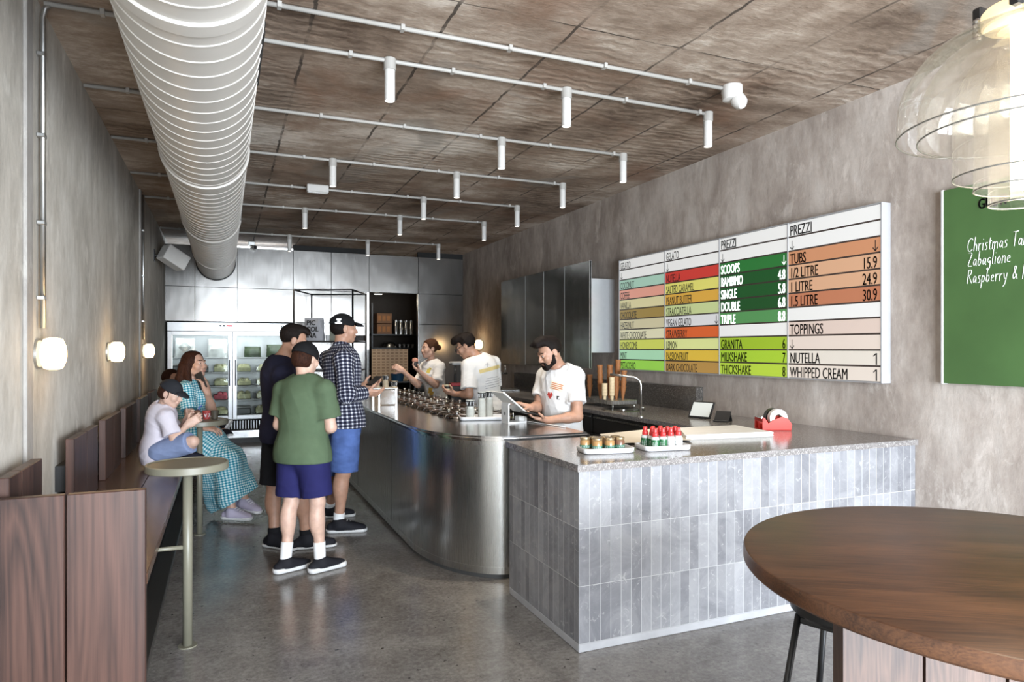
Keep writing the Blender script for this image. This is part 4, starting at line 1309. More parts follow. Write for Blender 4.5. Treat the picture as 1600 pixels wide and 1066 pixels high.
def tray(lab, loc, w, d, rz, h=0.03, name='serving_tray'):
    t = thing(name, lab, 'tray', loc, rz, 'white serving trays')
    def rr(w_, d_, rad):
        p = []
        for cx, cy, a0 in ((w_ / 2 - rad, d_ / 2 - rad, 0), (-w_ / 2 + rad, d_ / 2 - rad, 90), (-w_ / 2 + rad, -d_ / 2 + rad, 180), (w_ / 2 - rad, -d_ / 2 + rad, 270)):
            for k in range(7):
                a = math.radians(a0 + 15 * k)
                p.append((cx + rad * math.cos(a), cy + rad * math.sin(a)))
        return p
    mb = MB()
    bm_ = mb.bm
    prev = None
    for off, z in ((-0.012, 0.0), (-0.004, 0.002), (0.0, 0.006), (0.002, h - 0.002), (0.0, h), (-0.006, h), (-0.008, h - 0.003), (-0.010, 0.012), (-0.016, 0.010)):
        ring = [bm_.verts.new((x, y, z)) for x, y in rr(w + 2 * off, d + 2 * off, 0.03)]
        if prev:
            for i in range(len(ring)):
                j = (i + 1) % len(ring)
                f = bm_.faces.new((prev[i], prev[j], ring[j], ring[i]))
                f.smooth = True
        else:
            bm_.faces.new(ring[::-1])
        prev = ring
    bm_.faces.new(prev)
    mb.build('tray_body', TRAYW, t)
    return t
tray('white tray of cup stacks on the steel counter beside the tablet till', (1.93, 5.14, 0.93), 0.40, 0.24, math.radians(-14))
cup_stack((1.80, 5.10, 0.941), 8, CUPG, 'shorter stack of pale paper cups on the tray beside the till', 'V/T', 'cup stacks on the tray', 0.036)
cup_stack((1.905, 5.12, 0.941), 13, CUPG, 'tall middle stack of pale paper cups on the tray beside the till', 'N1T', 'cup stacks on the tray', 0.033)
cup_stack((1.995, 5.19, 0.941), 13, CUPG, 'tall stack of pale paper cups on the tray nearest the till', '1/N', 'cup stacks on the tray', 0.033)

t = thing('till_tablet', 'white tablet till on a folded white stand facing the bearded man', 'till', (2.02, 4.80, 0.93), math.radians(8))
TW = plain('till_white', (0.72, 0.72, 0.71), 0.3, vary=0.02)
mb = MB()
th = 0.010
prof = [(-0.05, 0.0), (0.115, 0.0), (0.118, 0.045), (0.106, 0.045), (0.104, 0.012), (-0.038, 0.012), (-0.038, 0.14), (-0.03, 0.15), (-0.04, 0.158), (-0.05, 0.145)]
mb.prism(prof, -0.05, 0.05, Matrix.Rotation(PI / 2, 4, 'X'), 0.0)
mb.build('stand', TW, t)
R_ = Matrix.Translation((-0.015, 0, 0.155)) @ Matrix.Rotation(math.radians(38), 4, 'Y')
s_ = MB().box((-0.135, -0.10, 0), (0.125, 0.10, 0.012), 0.005, R_, 2).build('tablet', TW, t)
MB().box((-0.12, -0.088, 0.0121), (0.11, 0.088, 0.0128), 0, R_).build('screen', plain('dark_screen', (0.02, 0.022, 0.026), 0.12), s_)
MB().lathe([(0, 0), (0.013, 0), (0.013, 0.001), (0, 0.001)], seg=24, M=Matrix.Translation((-0.0505, 0, 0.075)) @ Matrix.Rotation(-PI / 2, 4, 'Y')).build('logo_mark', plain('logo_grey', (0.2, 0.2, 0.2), 0.4), t)
MB().box((0.06, -0.035, 0.012), (0.112, 0.035, 0.05), 0.006).build('card_reader', TW, t)
tag(MB().tube([(2.14, 4.85, 0.935), (2.18, 4.78, 0.935), (2.21, 4.60, 0.935), (2.245, 4.45, 0.935), (2.26, 4.35, 0.935)], 0.0035, 8).build('charging_cable', PAPER_W), 'thin pale cable lying on the steel counter by the bearded man', 'cable')

# ================================================================== things on the stone worktop
tray('white tray of small jars on the stone worktop, nearest the tiled corner', (1.935, 3.25, 0.93), 0.29, 0.165, math.radians(-10))
tray('white tray of red capped bottles on the stone worktop', (2.29, 3.215, 0.93), 0.28, 0.17, math.radians(-8))
JG = {'honey': plain('honey_spread', (0.34, 0.19, 0.075), 0.2), 'choc': plain('chocolate_spread', (0.16, 0.075, 0.045), 0.2)}
LIDG = plain('gold_lid', (0.55, 0.42, 0.25), 0.25, 0.8)
LABG = plain('green_label', (0.02, 0.16, 0.10), 0.5)
jarpos = [(1.845, 3.315, 'honey', 'left end, back'), (1.888, 3.255, 'honey', 'left end, front'), (1.905, 3.325, 'honey', 'second from the left, back'), (1.963, 3.250, 'honey', 'second from the left, front'), (1.970, 3.312, 'honey', 'middle, back'), (2.028, 3.250, 'choc', 'right end, front'), (2.033, 3.305, 'choc', 'right end, back')]
proto = {}
for x, y, kd, w in jarpos:
    lab = f'small {"amber" if kd == "honey" else "brown"} jar with gold lid on the white tray, {w}'
    if kd not in proto:
        t = thing('spread_jar', lab, 'jar', (x, y, 0.942), 0, 'jars on the tray')
        MB().lathe([(0, 0), (0.024, 0), (0.028, 0.004), (0.028, 0.046), (0.024, 0.052), (0, 0.052)], seg=28).build('jar_glass', JG[kd], t)
        MB().lathe([(0, 0.052), (0.0265, 0.052), (0.0275, 0.055), (0.0275, 0.064), (0.025, 0.066), (0, 0.0655)], seg=28).build('lid', LIDG, t)
        lb = MB().lathe([(0.0285, 0.006), (0.0287, 0.0065), (0.0287, 0.024), (0.0285, 0.0245)], seg=28).build('label', LABG, t)
        mb = MB()
        for q, ch in enumerate('PICCO'):
            a = math.radians(-162 + 22 * q)
            M = Matrix.Translation((0.0288 * math.cos(a), 0.0288 * math.sin(a), 0.010)) @ Matrix.Rotation(a + PI / 2, 4, 'Z') @ Matrix(((1, 0, 0, 0), (0, 0, -1, -0.0004), (0, 1, 0, 0), (0, 0, 0, 1)))
            lettering(mb, ch, M, 0.0105, None, 0.8, 0.0003, 0.0002, 'CENTER')
        mb.build('lettering', PAPER_W, lb)
        proto[kd] = t
    else:
        dup(proto[kd], None, (x, y, 0.942), random.uniform(-0.25, 0.1), lab)
CAPR = plain('red_cap', (0.62, 0.035, 0.035), 0.3)
BOTG = plain('green_bottle', (0.012, 0.11, 0.035), 0.35)
BOTW = plain('white_bottle', (0.62, 0.63, 0.62), 0.35)
PRNG = plain('bottle_print', (0.25, 0.27, 0.26), 0.5)
proto = {}
k = 0
for r, y in enumerate((3.178, 3.228, 3.276)):
    for c in range(4):
        if r == 2 and c == 3:
            continue
        x = 2.215 + 0.052 * c + 0.014 * (r % 2)
        kd = 'g' if c < 2 else 'w'
        rwd = ['front row', 'middle row', 'back row'][r]
        cwd = ['left end', 'second from the left', 'third from the left', 'right end'][c]
        lab = f'{"green" if kd == "g" else "white"} labelled bottle with red cap on the white tray, {rwd}, {cwd}'
        if kd not in proto:
            t = thing('topping_bottle', lab, 'bottle', (x, y, 0.942), 0, 'bottles on the tray')
            bd = BOTG if kd == 'g' else BOTW
            MB().lathe([(0, 0), (0.021, 0), (0.0235, 0.003), (0.0235, 0.052), (0.021, 0.062), (0.014, 0.068), (0, 0.068)], seg=28).build('bottle_body', BOTW, t)
            lb = MB().lathe([(0.0238, 0.004), (0.0239, 0.0045), (0.0239, 0.050), (0.0238, 0.0505)], seg=28).build('label', bd, t)
            MB().lathe([(0, 0.066), (0.0165, 0.066), (0.0175, 0.070), (0.0165, 0.085), (0.0125, 0.090), (0.0125, 0.108), (0.010, 0.113), (0, 0.114)], seg=24).build('cap', CAPR, t)
            mb = MB()
            for q, row in enumerate((('PIC', 0.028), ('COL', 0.018), ('INA', 0.008)) if kd == 'g' else (('C C', 0.030), ('o o', 0.010))):
                for w, ch in enumerate(row[0]):
                    if ch == ' ':
                        continue
                    a = math.radians(-150 + 26 * w)
                    M = Matrix.Translation((0.024 * math.cos(a), 0.024 * math.sin(a), row[1])) @ Matrix.Rotation(a + PI / 2, 4, 'Z') @ Matrix(((1, 0, 0, 0), (0, 0, -1, -0.0004), (0, 1, 0, 0), (0, 0, 0, 1)))
                    lettering(mb, ch, M, 0.0085 if kd == 'g' else 0.005, None, 0.9, 0.0004, 0.0002, 'CENTER')
            mb.build('lettering', PAPER_W if kd == 'g' else PRNG, lb)
            proto[kd] = t
        else:
            dup(proto[kd], None, (x, y, 0.942), random.uniform(-0.2, 0.2), lab)

BUTCH = plain('butcher_paper', (0.66, 0.60, 0.50), 0.75, vary=0.05, scale=9)
def sheet(lab, corners, z, lift, m, nu=24, nv=12, th=0.0012):
    """a big paper sheet with a lifted edge; corners a,b,c,d in plan"""
    mb = MB()
    vs = []
    for j in range(nv + 1):
        v = j / nv
        row = []
        for i in range(nu + 1):
            u = i / nu
            p = [(1 - v) * ((1 - u) * corners[0][k] + u * corners[1][k]) + v * ((1 - u) * corners[3][k] + u * corners[2][k]) for k in (0, 1)]
            row.append(Vector((p[0], p[1], z + lift(u, v))))
        vs.append(row)
    for off in (th, 0.0):
        g_ = [[mb.bm.verts.new(p + Vector((0, 0, off))) for p in row] for row in vs]
        for j in range(nv):
            for i in range(nu):
                q = (g_[j][i], g_[j][i + 1], g_[j + 1][i + 1], g_[j + 1][i])
                f = mb.bm.faces.new(q if off else q[::-1])
                f.smooth = True
    return tag(mb.build('paper_sheet', m), lab, 'paper')
sheet('loose cream sheet of butcher paper behind the jars with a curled wrinkled edge', [(2.10, 3.42), (2.63, 3.38), (2.82, 3.83), (2.24, 3.83)], 0.9315, lambda u, v: 0.006 * (1 + math.sin(9 * u + 4 * v)) * (1 - v) + 0.05 * max(0, v - 0.55) * (0.6 + u), BUTCH)
t = thing('paper_pile', 'thick pile of white wrapping sheets on the stone worktop beside the tape dispenser', 'paper pile', (2.98, 3.6, 0.93))
mb = MB()
for k in range(9):
    dx, dy = 0.006 * math.sin(k * 2.1), 0.005 * math.cos(k * 1.7)
    pl = [(2.65 + dx, 3.47 + dy), (3.285 + dx, 3.40 + dy), (3.33 + dx, 3.80 + dy), (2.86 + dx, 3.82 + dy)]
    mb.prism([(a - 2.98, b_ - 3.6) for a, b_ in pl], 0.0034 * k, 0.0034 * k + 0.0032)
mb.build('sheets', plain('wrapping_white', (0.78, 0.76, 0.72), 0.7, vary=0.03), t)

# red tape dispenser
RED = plain('red_enamel', (0.62, 0.030, 0.015), 0.5, vary=0.05)
t = thing('tape_dispenser', 'red double tape dispenser with two rolls on the stone worktop', 'tape dispenser', (3.56, 3.69, 0.93), math.radians(-22))
def side(y0, y1):
    prof = [(-0.10, 0.0), (0.10, 0.0), (0.105, 0.045), (0.075, 0.085), (0.04, 0.098), (-0.02, 0.075), (-0.06, 0.05), (-0.085, 0.09), (-0.10, 0.088)]
    return MB().prism(prof, -y1, -y0, Matrix.Rotation(PI / 2, 4, 'X'))
for a in (-0.075, 0.0, 0.068):
    side(a, a + 0.007).build('side_plate', RED, t)
MB().box((-0.10, -0.075, 0.0), (0.10, 0.075, 0.008)).box((-0.10, -0.075, 0.06), (-0.09, 0.075, 0.09)).build('base', RED, t)
for y, m1, lab in ((-0.034, PAPER_W, 'white tape roll'), (0.037, BLACK_PLASTIC, 'black printed tape roll')):
    q = MB().lathe([(0.032, -0.024), (0.062, -0.024), (0.062, 0.024), (0.032, 0.024), (0.032, -0.024)], c=(0, 0, 0), seg=40, M=Matrix.Translation((0.02, y, 0.085)) @ Matrix.Rotation(PI / 2, 4, 'X')).build('tape_roll', m1, t)
    q['label'] = lab
    MB().lathe([(0.026, -0.022), (0.032, -0.022), (0.032, 0.022), (0.026, 0.022), (0.026, -0.022)], seg=32, M=Matrix.Translation((0.02, y, 0.085)) @ Matrix.Rotation(PI / 2, 4, 'X')).build('core', CUPG, q)
MB().box((-0.108, -0.07, 0.085), (-0.098, 0.07, 0.094)).build('cutter', STEEL, t)

# black tablet and black stand in the corner
t = thing('order_tablet', 'black framed tablet leaning on its stand on the stone worktop by the right wall', 'tablet', (3.56, 4.50, 0.93), math.radians(-72))
R_ = Matrix.Rotation(math.radians(-30), 4, 'X')
o = MB().box((-0.105, -0.006, 0.004), (0.105, 0.006, 0.155), 0.004, R_).build('body', BLACK_PLASTIC, t)
MB().box((-0.09, -0.0068, 0.018), (0.09, -0.006, 0.142), 0, R_).build('screen', glow('tablet_screen', (0.50, 0.52, 0.50), 0.35), o)
MB().box((-0.03, 0.01, 0.0), (0.03, 0.10, 0.006), 0.002).box((-0.02, 0.07, 0.0), (0.02, 0.08, 0.11), 0.002).build('stand', BLACK_PLASTIC, t)
t = thing('device_stand', 'empty black folding device stand beside the black tablet', 'stand', (3.56, 4.23, 0.93), math.radians(-60))
MB().box((-0.06, -0.005, 0), (0.06, 0.005, 0.10), 0.003, Matrix.Rotation(math.radians(-38), 4, 'X')).build('rest', BLACK_PLASTIC, t)
MB().box((-0.045, -0.005, 0), (0.045, 0.005, 0.095), 0.003, Matrix.Translation((0, 0.13, 0)) @ Matrix.Rotation(math.radians(35), 4, 'X')).build('strut', BLACK_PLASTIC, t)
MB().box((-0.06, -0.02, 0), (0.06, 0.0, 0.012), 0.003).build('lip', BLACK_PLASTIC, t)

# tap and sink behind
t = thing('sink_tap', 'tall thin steel tap bent over the sink in the back worktop', 'tap', (3.203, 4.80, 0.93))
pts = [(0, 0, 0), (0, 0, 0.26)] + [(-0.07 + 0.07 * math.cos(math.radians(a)), 0.03 * (1 - math.cos(math.radians(a))), 0.26 + 0.075 * math.sin(math.radians(a))) for a in range(15, 91, 15)] + [(-0.15, 0.08, 0.345), (-0.215, 0.14, 0.353)]
MB().tube(pts, 0.0095, 12).build('spout', STEEL, t)
MB().lathe([(0, 0), (0.022, 0), (0.022, 0.008), (0.012, 0.014), (0, 0.014)], seg=24).build('base_ring', STEEL, t)
MB().cyl((0.0, 0, 0.075), (0.035, -0.01, 0.08), 0.005).build('lever', STEEL, t)
t = thing('sink_basin', 'small round steel sink set in the back worktop', 'sink', (3.42, 5.42, 0.93))
MB().lathe([(0.19, 0.0), (0.20, 0.002), (0.19, 0.005), (0.17, 0.003), (0.165, 0.0012), (0, 0.001)], seg=48).build('basin', steel('sink_steel', (0.3, 0.3, 0.3), 0.2), t)
MB().lathe([(0, 0.001), (0.03, 0.001), (0.03, 0.006), (0, 0.007)], seg=24).build('drain', STEEL, t)

# cone holder with cones
t = thing('cone_holder', 'steel cone holder tray standing on the back worktop', 'cone holder', (3.52, 5.85, 0.93))
MB().box((-0.14, -0.30, 0.035), (0.14, 0.34, 0.075), 0.004).build('tray', STEEL, t)
for x, y in ((-0.12, -0.28), (0.12, -0.28), (-0.12, 0.32), (0.12, 0.32)):
    MB().cyl((x, y, 0), (x, y, 0.036), 0.01, seg=10).build('foot', STEEL, t)
CONE = plain('waffle_cone', (0.30, 0.115, 0.035), 0.65, vary=0.15, scale=60, bmp=0.5)
WAFER = plain('wafer_cone', (0.66, 0.52, 0.32), 0.65, vary=0.06)
def cone_at(x, y, n, kind, lab, tilt=0.0, d=0.0):
    t = thing('cone_stack', lab, 'cones', (x, y, 0.93), d, 'cone stacks in the holder')
    for k in range(n):
        z = 0.045 + (0.052 if kind == 'waffle' else 0.03) * k
        M = Matrix.Rotation(tilt, 4, 'Y')
        if kind == 'waffle':
            MB().lathe([(0.0, z), (0.006, z), (0.031, z + 0.155), (0.029, z + 0.155), (0.0, z + 0.03)], seg=20, M=M).build('cone', CONE, t)
        else:
            MB().lathe([(0.0, z), (0.014, z), (0.018, z + 0.065), (0.027, z + 0.07), (0.028, z + 0.098), (0.025, z + 0.098), (0.0, z + 0.05)], seg=20, M=M).build('cone', WAFER, t)
for k, (x, y, n, kd, tl, lab) in enumerate((
    (3.40, 5.72, 4, 'wafer', 0.0, 'shorter stack of cream wafer cones in the steel holder'), (3.47, 5.70, 6, 'wafer', 0.0, 'taller stack of cream wafer cones in the steel holder'),
    (3.44, 5.86, 5, 'waffle', -0.03, 'brown waffle cone stack just behind the cream wafer cones'), (3.53, 5.72, 3, 'waffle', 0.0, 'short brown waffle cone stack right of the wafer cones'),
    (3.56, 5.90, 5, 'waffle', 0.02, 'middle tall brown waffle cone stack in the holder'), (3.60, 5.72, 4, 'waffle', 0.06, 'brown waffle cone stack leaning towards the right wall'), (3.63, 5.88, 6, 'waffle', 0.05, 'tallest brown waffle cone stack, at the right of the holder'),
    (3.45, 6.10, 3, 'waffle', 0.0, 'low brown waffle cone stack behind the elbow of the bearded man'), (3.58, 6.12, 3, 'waffle', 0.03, 'low brown waffle cone stack at the rear of the holder'))):
    cone_at(x, y, n, kd, lab, tl)
# bottles and appliance further back on the worktop
t = thing('drinks_tap', 'steel dispenser tower on the back worktop behind the man in glasses', 'dispenser', (3.45, 8.55, 0.93))
MB().box((-0.22, -0.16, 0), (0.22, 0.16, 0.02), 0.004).build('drip_tray', STEEL, t)
MB().cyl((0, 0.0, 0.02), (0, 0.0, 0.26), 0.022).cyl((-0.10, 0, 0.235), (0.10, 0, 0.235), 0.016).build('tower', STEEL, t)
MB().cyl((-0.08, -0.03, 0.245), (-0.08, -0.03, 0.34), 0.01).cyl((0.06, -0.03, 0.245), (0.06, -0.03, 0.34), 0.01).build('tap_handle', STEEL, t)
t = thing('drink_mixer', 'pale drink mixer standing at the back wall between the two staff', 'mixer', (3.509, 10.6, 0))
MB().box((-0.14, -0.16, 0.0), (0.14, 0.16, 0.9), 0.004).build('cabinet', CAB, t)
MB().box((-0.07, -0.10, 0.9), (0.07, 0.12, 0.93), 0.01).cyl((0, 0.09, 0.92), (0, 0.09, 1.25), 0.02).build('column', BLACK_METAL, t)
MB().box((-0.11, -0.10, 1.23), (0.11, 0.12, 1.29), 0.02).build('motor_head', TW, t)
MB().cyl((-0.05, -0.05, 1.08), (-0.05, -0.05, 1.24), 0.008).build('spindle', STEEL, t)
t = thing('worktop_box', 'red and white packet lying on the cabinet behind the man in glasses', 'packet', (3.168, 9.6, 0))
MB().box((-0.14, -0.18, 0), (0.14, 0.18, 0.949), 0.004).build('cabinet', CAB, t)
MB().box((-0.1, -0.06, 0.949), (0.1, 0.06, 0.994), 0.004).build('packet', plain('red_packet', (0.45, 0.04, 0.05), 0.5), t)

# paper cups on the further pole table
def small_cup(loc, m, band, lab):
    t = thing('paper_cup', lab, 'cup', loc)
    MB().lathe([(0, 0), (0.024, 0), (0.033, 0.066), (0.034, 0.069), (0.031, 0.067), (0.022, 0.004), (0, 0.004)], seg=24).build('cup_body', m, t)
    if band:
        b_ = MB().lathe([(0.0255, 0.008), (0.0325, 0.060)], seg=24).build('printed_band', band, t)
        mb = MB()
        for q, ch in enumerate('V7'):
            a = math.radians(-105 + 50 * q)
            M = Matrix.Translation((0.031 * math.cos(a), 0.031 * math.sin(a), 0.018)) @ Matrix.Rotation(a + PI / 2, 4, 'Z') @ Matrix(((1, 0, 0, 0), (0, 0, -1, -0.002), (0, 1, 0, 0), (0, 0, 0, 1)))
            lettering(mb, ch, M, 0.03, None, 0.8, 0.001, align='CENTER')
        mb.build('lettering', PAPER_W, b_)
small_cup((-0.135, 6.06, 0.926), plain('red_cup', (0.35, 0.05, 0.04), 0.5), plain('red_band', (0.28, 0.03, 0.03), 0.5), 'red printed paper cup on the further pole table')
small_cup((-0.075, 6.05, 0.926), plain('brown_cup', (0.06, 0.05, 0.035), 0.5), None, 'dark brown paper cup beside the red one on the further pole table')

# ================================================================== people: smooth blended bodies
def _unit(v):
    v = np.asarray(v, float)
    return v / (np.linalg.norm(v) + 1e-9)
def frame(fwd, up=(0, 0, 1)):
    """rows right, forward, up"""
    f = _unit(fwd)
    u = np.asarray(up, float)
    r = _unit(np.cross(f, u))
    u = np.cross(r, f)
    return np.array([r, f, u])

class Body:
    """a field of blended rounded shapes, polygonised into one surface"""
    def __init__(s, h=0.0055):
        s.h = h
        s.ops = []
        s.bones = []
    def _push(s, fn, lo, hi, k, mode, clip):
        s.ops.append((fn, np.asarray(lo), np.asarray(hi), k, mode, clip))
    def cap(s, a, b, ra, rb=None, k=0.02, mode='+', clip=None, bone=False, flat=None):
        """tapered limb; flat=(axis, factor) squeezes it along a direction"""
        rb = ra if rb is None else rb
        a, b = np.asarray(a, float), np.asarray(b, float)
        R = max(ra, rb)
        ba = b - a
        L2 = max(ba @ ba, 1e-9)
        ax = None if flat is None else (_unit(flat[0]), flat[1])
        def fn(P):
            Q = P - a
            t = np.clip((Q @ ba) / L2, 0, 1)
            D = Q - t[..., None] * ba
            if ax is not None:
                c = D @ ax[0]
                D = D + (c * (ax[1] - 1))[..., None] * ax[0]
            return np.sqrt((D * D).sum(-1)) - (ra + t * (rb - ra))
        s._push(fn, np.minimum(a, b) - R, np.maximum(a, b) + R, k, mode, clip)
        if bone:
            s.bones.append((a, b))
    def ell(s, c, r, F=None, k=0.02, mode='+', clip=None):
        c = np.asarray(c, float)
        r = np.asarray(r, float)
        F = np.eye(3) if F is None else F
        ext = np.sqrt(((F * r[:, None]) ** 2).sum(0))
        m = r.min()
        def fn(P):
            q = (P - c) @ F.T
            k0 = np.sqrt(((q / r) ** 2).sum(-1))
            k1 = np.sqrt(((q / (r * r)) ** 2).sum(-1)) + 1e-6
            return np.where(k0 < 0.2, -m * 0.8, k0 * (k0 - 1.0) / k1)
        s._push(fn, c - ext, c + ext, k, mode, clip)
    def box(s, c, hf, F=None, rad=0.005, k=0.01, mode='+', clip=None):
        c = np.asarray(c, float)
        hf = np.asarray(hf, float) - rad
        F = np.eye(3) if F is None else F
        ext = (np.abs(F) * (hf + rad)[:, None]).sum(0)
        def fn(P):
            q = np.abs((P - c) @ F.T) - hf
            return np.sqrt((np.maximum(q, 0) ** 2).sum(-1)) + np.minimum(q.max(-1), 0) - rad
        s._push(fn, c - ext, c + ext, k, mode, clip)
    def mesh(s, wrinkle=0.0, seed=0, gclip=None):
        h = s.h
        pos = [o for o in s.ops if o[4] == '+']
        lo = np.min([o[1] for o in pos], 0) - 0.03
        hi = np.max([o[2] for o in pos], 0) + 0.03
        n = np.ceil((hi - lo) / h).astype(int) + 1
        A = np.full(n, 0.06, np.float32)
        ax = [lo[i] + h * np.arange(n[i]) for i in range(3)]
        for fn, l, u, k, mode, clip in s.ops:
            mrg = max(k, 0.012) + 2 * h
            i0 = np.maximum(((l - mrg - lo) / h).astype(int), 0)
            i1 = np.minimum(np.ceil((u + mrg - lo) / h).astype(int) + 1, n)
            if (i1 <= i0).any():
                continue
            sl = tuple(slice(a, b) for a, b in zip(i0, i1))
            P = np.stack(np.meshgrid(*[ax[i][sl[i]] for i in range(3)], indexing='ij'), -1)
            d = fn(P)
            if clip:
                for p, nn in clip:
                    d = np.maximum(d, (P - np.asarray(p)) @ _unit(nn))
            B = A[sl]
            if mode == '+':
                e = np.maximum(k - np.abs(B - d), 0) / max(k, 1e-6)
                A[sl] = np.minimum(B, d) - e * e * k * 0.25
            else:
                e = np.maximum(k - np.abs(B + d), 0) / max(k, 1e-6)
                A[sl] = np.maximum(B, -d) + e * e * k * 0.25
        if wrinkle or gclip:
            P = np.stack(np.meshgrid(*ax, indexing='ij'), -1)
            if wrinkle:
                r = np.random.RandomState(seed)
                w = np.zeros(n, np.float32)
                for q in range(6):
                    v = r.normal(size=3) * (1.0, 1.0, 1.5)
                    v = v / np.linalg.norm(v) * r.uniform(28, 62)
                    v2, v3 = r.normal(size=3) * 8, r.normal(size=3) * 7
                    ridge = (1 - np.abs(np.sin(P @ v + 1.5 * np.sin(P @ v2 + q) + q * 2.1))) ** 2
                    w += ridge * np.clip(np.sin(P @ v3 + 1.3 * q) + 0.25, 0, 1)
                A -= (wrinkle * (w - 0.5)).astype(np.float32)
            if gclip:
                for p, nn in gclip:
                    A = np.maximum(A, (P - np.asarray(p)) @ _unit(nn)).astype(np.float32)
        return surface(A, lo, h)

def surface(A, lo, h):
    """naive surface nets"""
    S = A < 0
    n = np.array(A.shape)
    cn = n - 1
    offs = [(i, j, k) for i in (0, 1) for j in (0, 1) for k in (0, 1)]
    cnt = np.zeros(cn, np.int8)
    for i, j, k in offs:
        cnt += S[i:i + cn[0], j:j + cn[1], k:k + cn[2]]
    act = (cnt > 0) & (cnt < 8)
    idx = np.argwhere(act)
    num = np.full(cn, -1, np.int64)
    num[act] = np.arange(len(idx))
    vals = [A[idx[:, 0] + i, idx[:, 1] + j, idx[:, 2] + k] for i, j, k in offs]
    acc = np.zeros((len(idx), 3))
    w = np.zeros(len(idx))
    for a in range(8):
        for b in range(a + 1, 8):
            da = np.array(offs[b]) - np.array(offs[a])
            if np.abs(da).sum() != 1:
                continue
            va, vb = vals[a], vals[b]
            m = (va < 0) != (vb < 0)
            t = np.where(m, va / np.where(m, va - vb, 1), 0)
            acc += m[:, None] * (np.array(offs[a]) + t[:, None] * da)
            w += m
    V = lo + h * (idx + acc / w[:, None])
    F = []
    for axis in range(3):
        s0 = [slice(None)] * 3
        s1 = [slice(None)] * 3
        s0[axis] = slice(0, -1)
        s1[axis] = slice(1, None)
        a, b = S[tuple(s0)], S[tuple(s1)]
        e = np.argwhere(a != b)
        o1, o2 = [(1, 2), (2, 0), (0, 1)][axis]
        ok = (e[:, o1] > 0) & (e[:, o2] > 0) & (e[:, o1] < n[o1] - 1) & (e[:, o2] < n[o2] - 1)
        e = e[ok]
        ins = a[tuple(e.T)]
        def cell(d1, d2):
            c = e.copy()
            c[:, o1] -= d1
            c[:, o2] -= d2
            return num[tuple(c.T)]
        q = np.stack([cell(1, 1), cell(0, 1), cell(0, 0), cell(1, 0)], 1)
        q[~ins] = q[~ins][:, ::-1]
        F.append(q)
    return V, np.concatenate(F)

def skin_obj(name, VF, m, parent, uvbones=None, rref=0.16):
    V, F = VF
    P = np.array(parent.matrix_basis.translation) if parent is not None else np.zeros(3)
    if parent is not None and parent.parent is not None:
        P = P + np.array(parent.parent.matrix_basis.translation)
    me = bpy.data.meshes.new(name)
    W = V - P
    me.vertices.add(len(W))
    me.vertices.foreach_set('co', W.astype(np.float32).ravel())
    me.loops.add(len(F) * 4)
    me.loops.foreach_set('vertex_index', F.astype(np.int32).ravel())
    me.polygons.add(len(F))
    me.polygons.foreach_set('loop_start', np.arange(0, len(F) * 4, 4, dtype=np.int32))
    me.polygons.foreach_set('use_smooth', np.ones(len(F), bool))
    me.update(calc_edges=True)
    if uvbones:
        best = np.full(len(V), 1e9)
        UV = np.zeros((len(V), 2))
        for a, b, ref, rad in uvbones:
            a, b = np.asarray(a, float), np.asarray(b, float)
            d = _unit(b - a)
            L = np.linalg.norm(b - a)
            x = _unit(np.asarray(ref) - (np.asarray(ref) @ d) * d)
            y = np.cross(d, x)
            Q = V - a
            t = Q @ d
            tc = np.clip(t, 0, L)
            D = Q - tc[:, None] * d
            dist = np.linalg.norm(D, axis=1) - rad
            ang = np.arctan2(D @ y, D @ x)
            uv = np.stack([ang * rad, t], 1)
            m_ = dist < best
            best[m_] = dist[m_]
            UV[m_] = uv[m_]
        fu = UV[F]
        lay = me.uv_layers.new(name='UVMap')
        lay.data.foreach_set('uv', fu.reshape(-1).astype(np.float32))
    return link(name, me, m, parent)

SKIN_TONES = {}
def skin_mat(key, col):
    if key not in SKIN_TONES:
        m, nt, b = nodes_of('skin_' + key)
        f = noise(nt, coords(nt), 30.0, 4)
        nt.links.new(ramp(nt, f, [(0.3, [c * 0.88 for c in col]), (0.7, [min(1, c * 1.08) for c in col])]), b.inputs['Base Color'])
        b.inputs['Roughness'].default_value = 0.5
        b.inputs['Subsurface Weight'].default_value = 0.12
        b.inputs['Subsurface Radius'].default_value = (0.02, 0.008, 0.004)
        SKIN_TONES[key] = m
    return SKIN_TONES[key]
def cloth_mat(name, col, rough=0.85, vary=0.10):
    if name in MATS:
        return MATS[name]
    m, nt, b = nodes_of(name)
    v = coords(nt)
    f = noise(nt, v, 9.0, 3)
    fine = noise(nt, v, 400.0, 2)
    nt.links.new(ramp(nt, f, [(0.3, [c * (1 - vary) for c in col]), (0.7, [min(1, c * (1 + vary)) for c in col])]), b.inputs['Base Color'])
    b.inputs['Roughness'].default_value = rough
    b.inputs['Specular IOR Level'].default_value = 0.12
    bump(nt, b, mth(nt, 'ADD', f, mth(nt, 'MULTIPLY', fine, 0.15)), 0.25, 0.01)
    MATS[name] = m
    return m
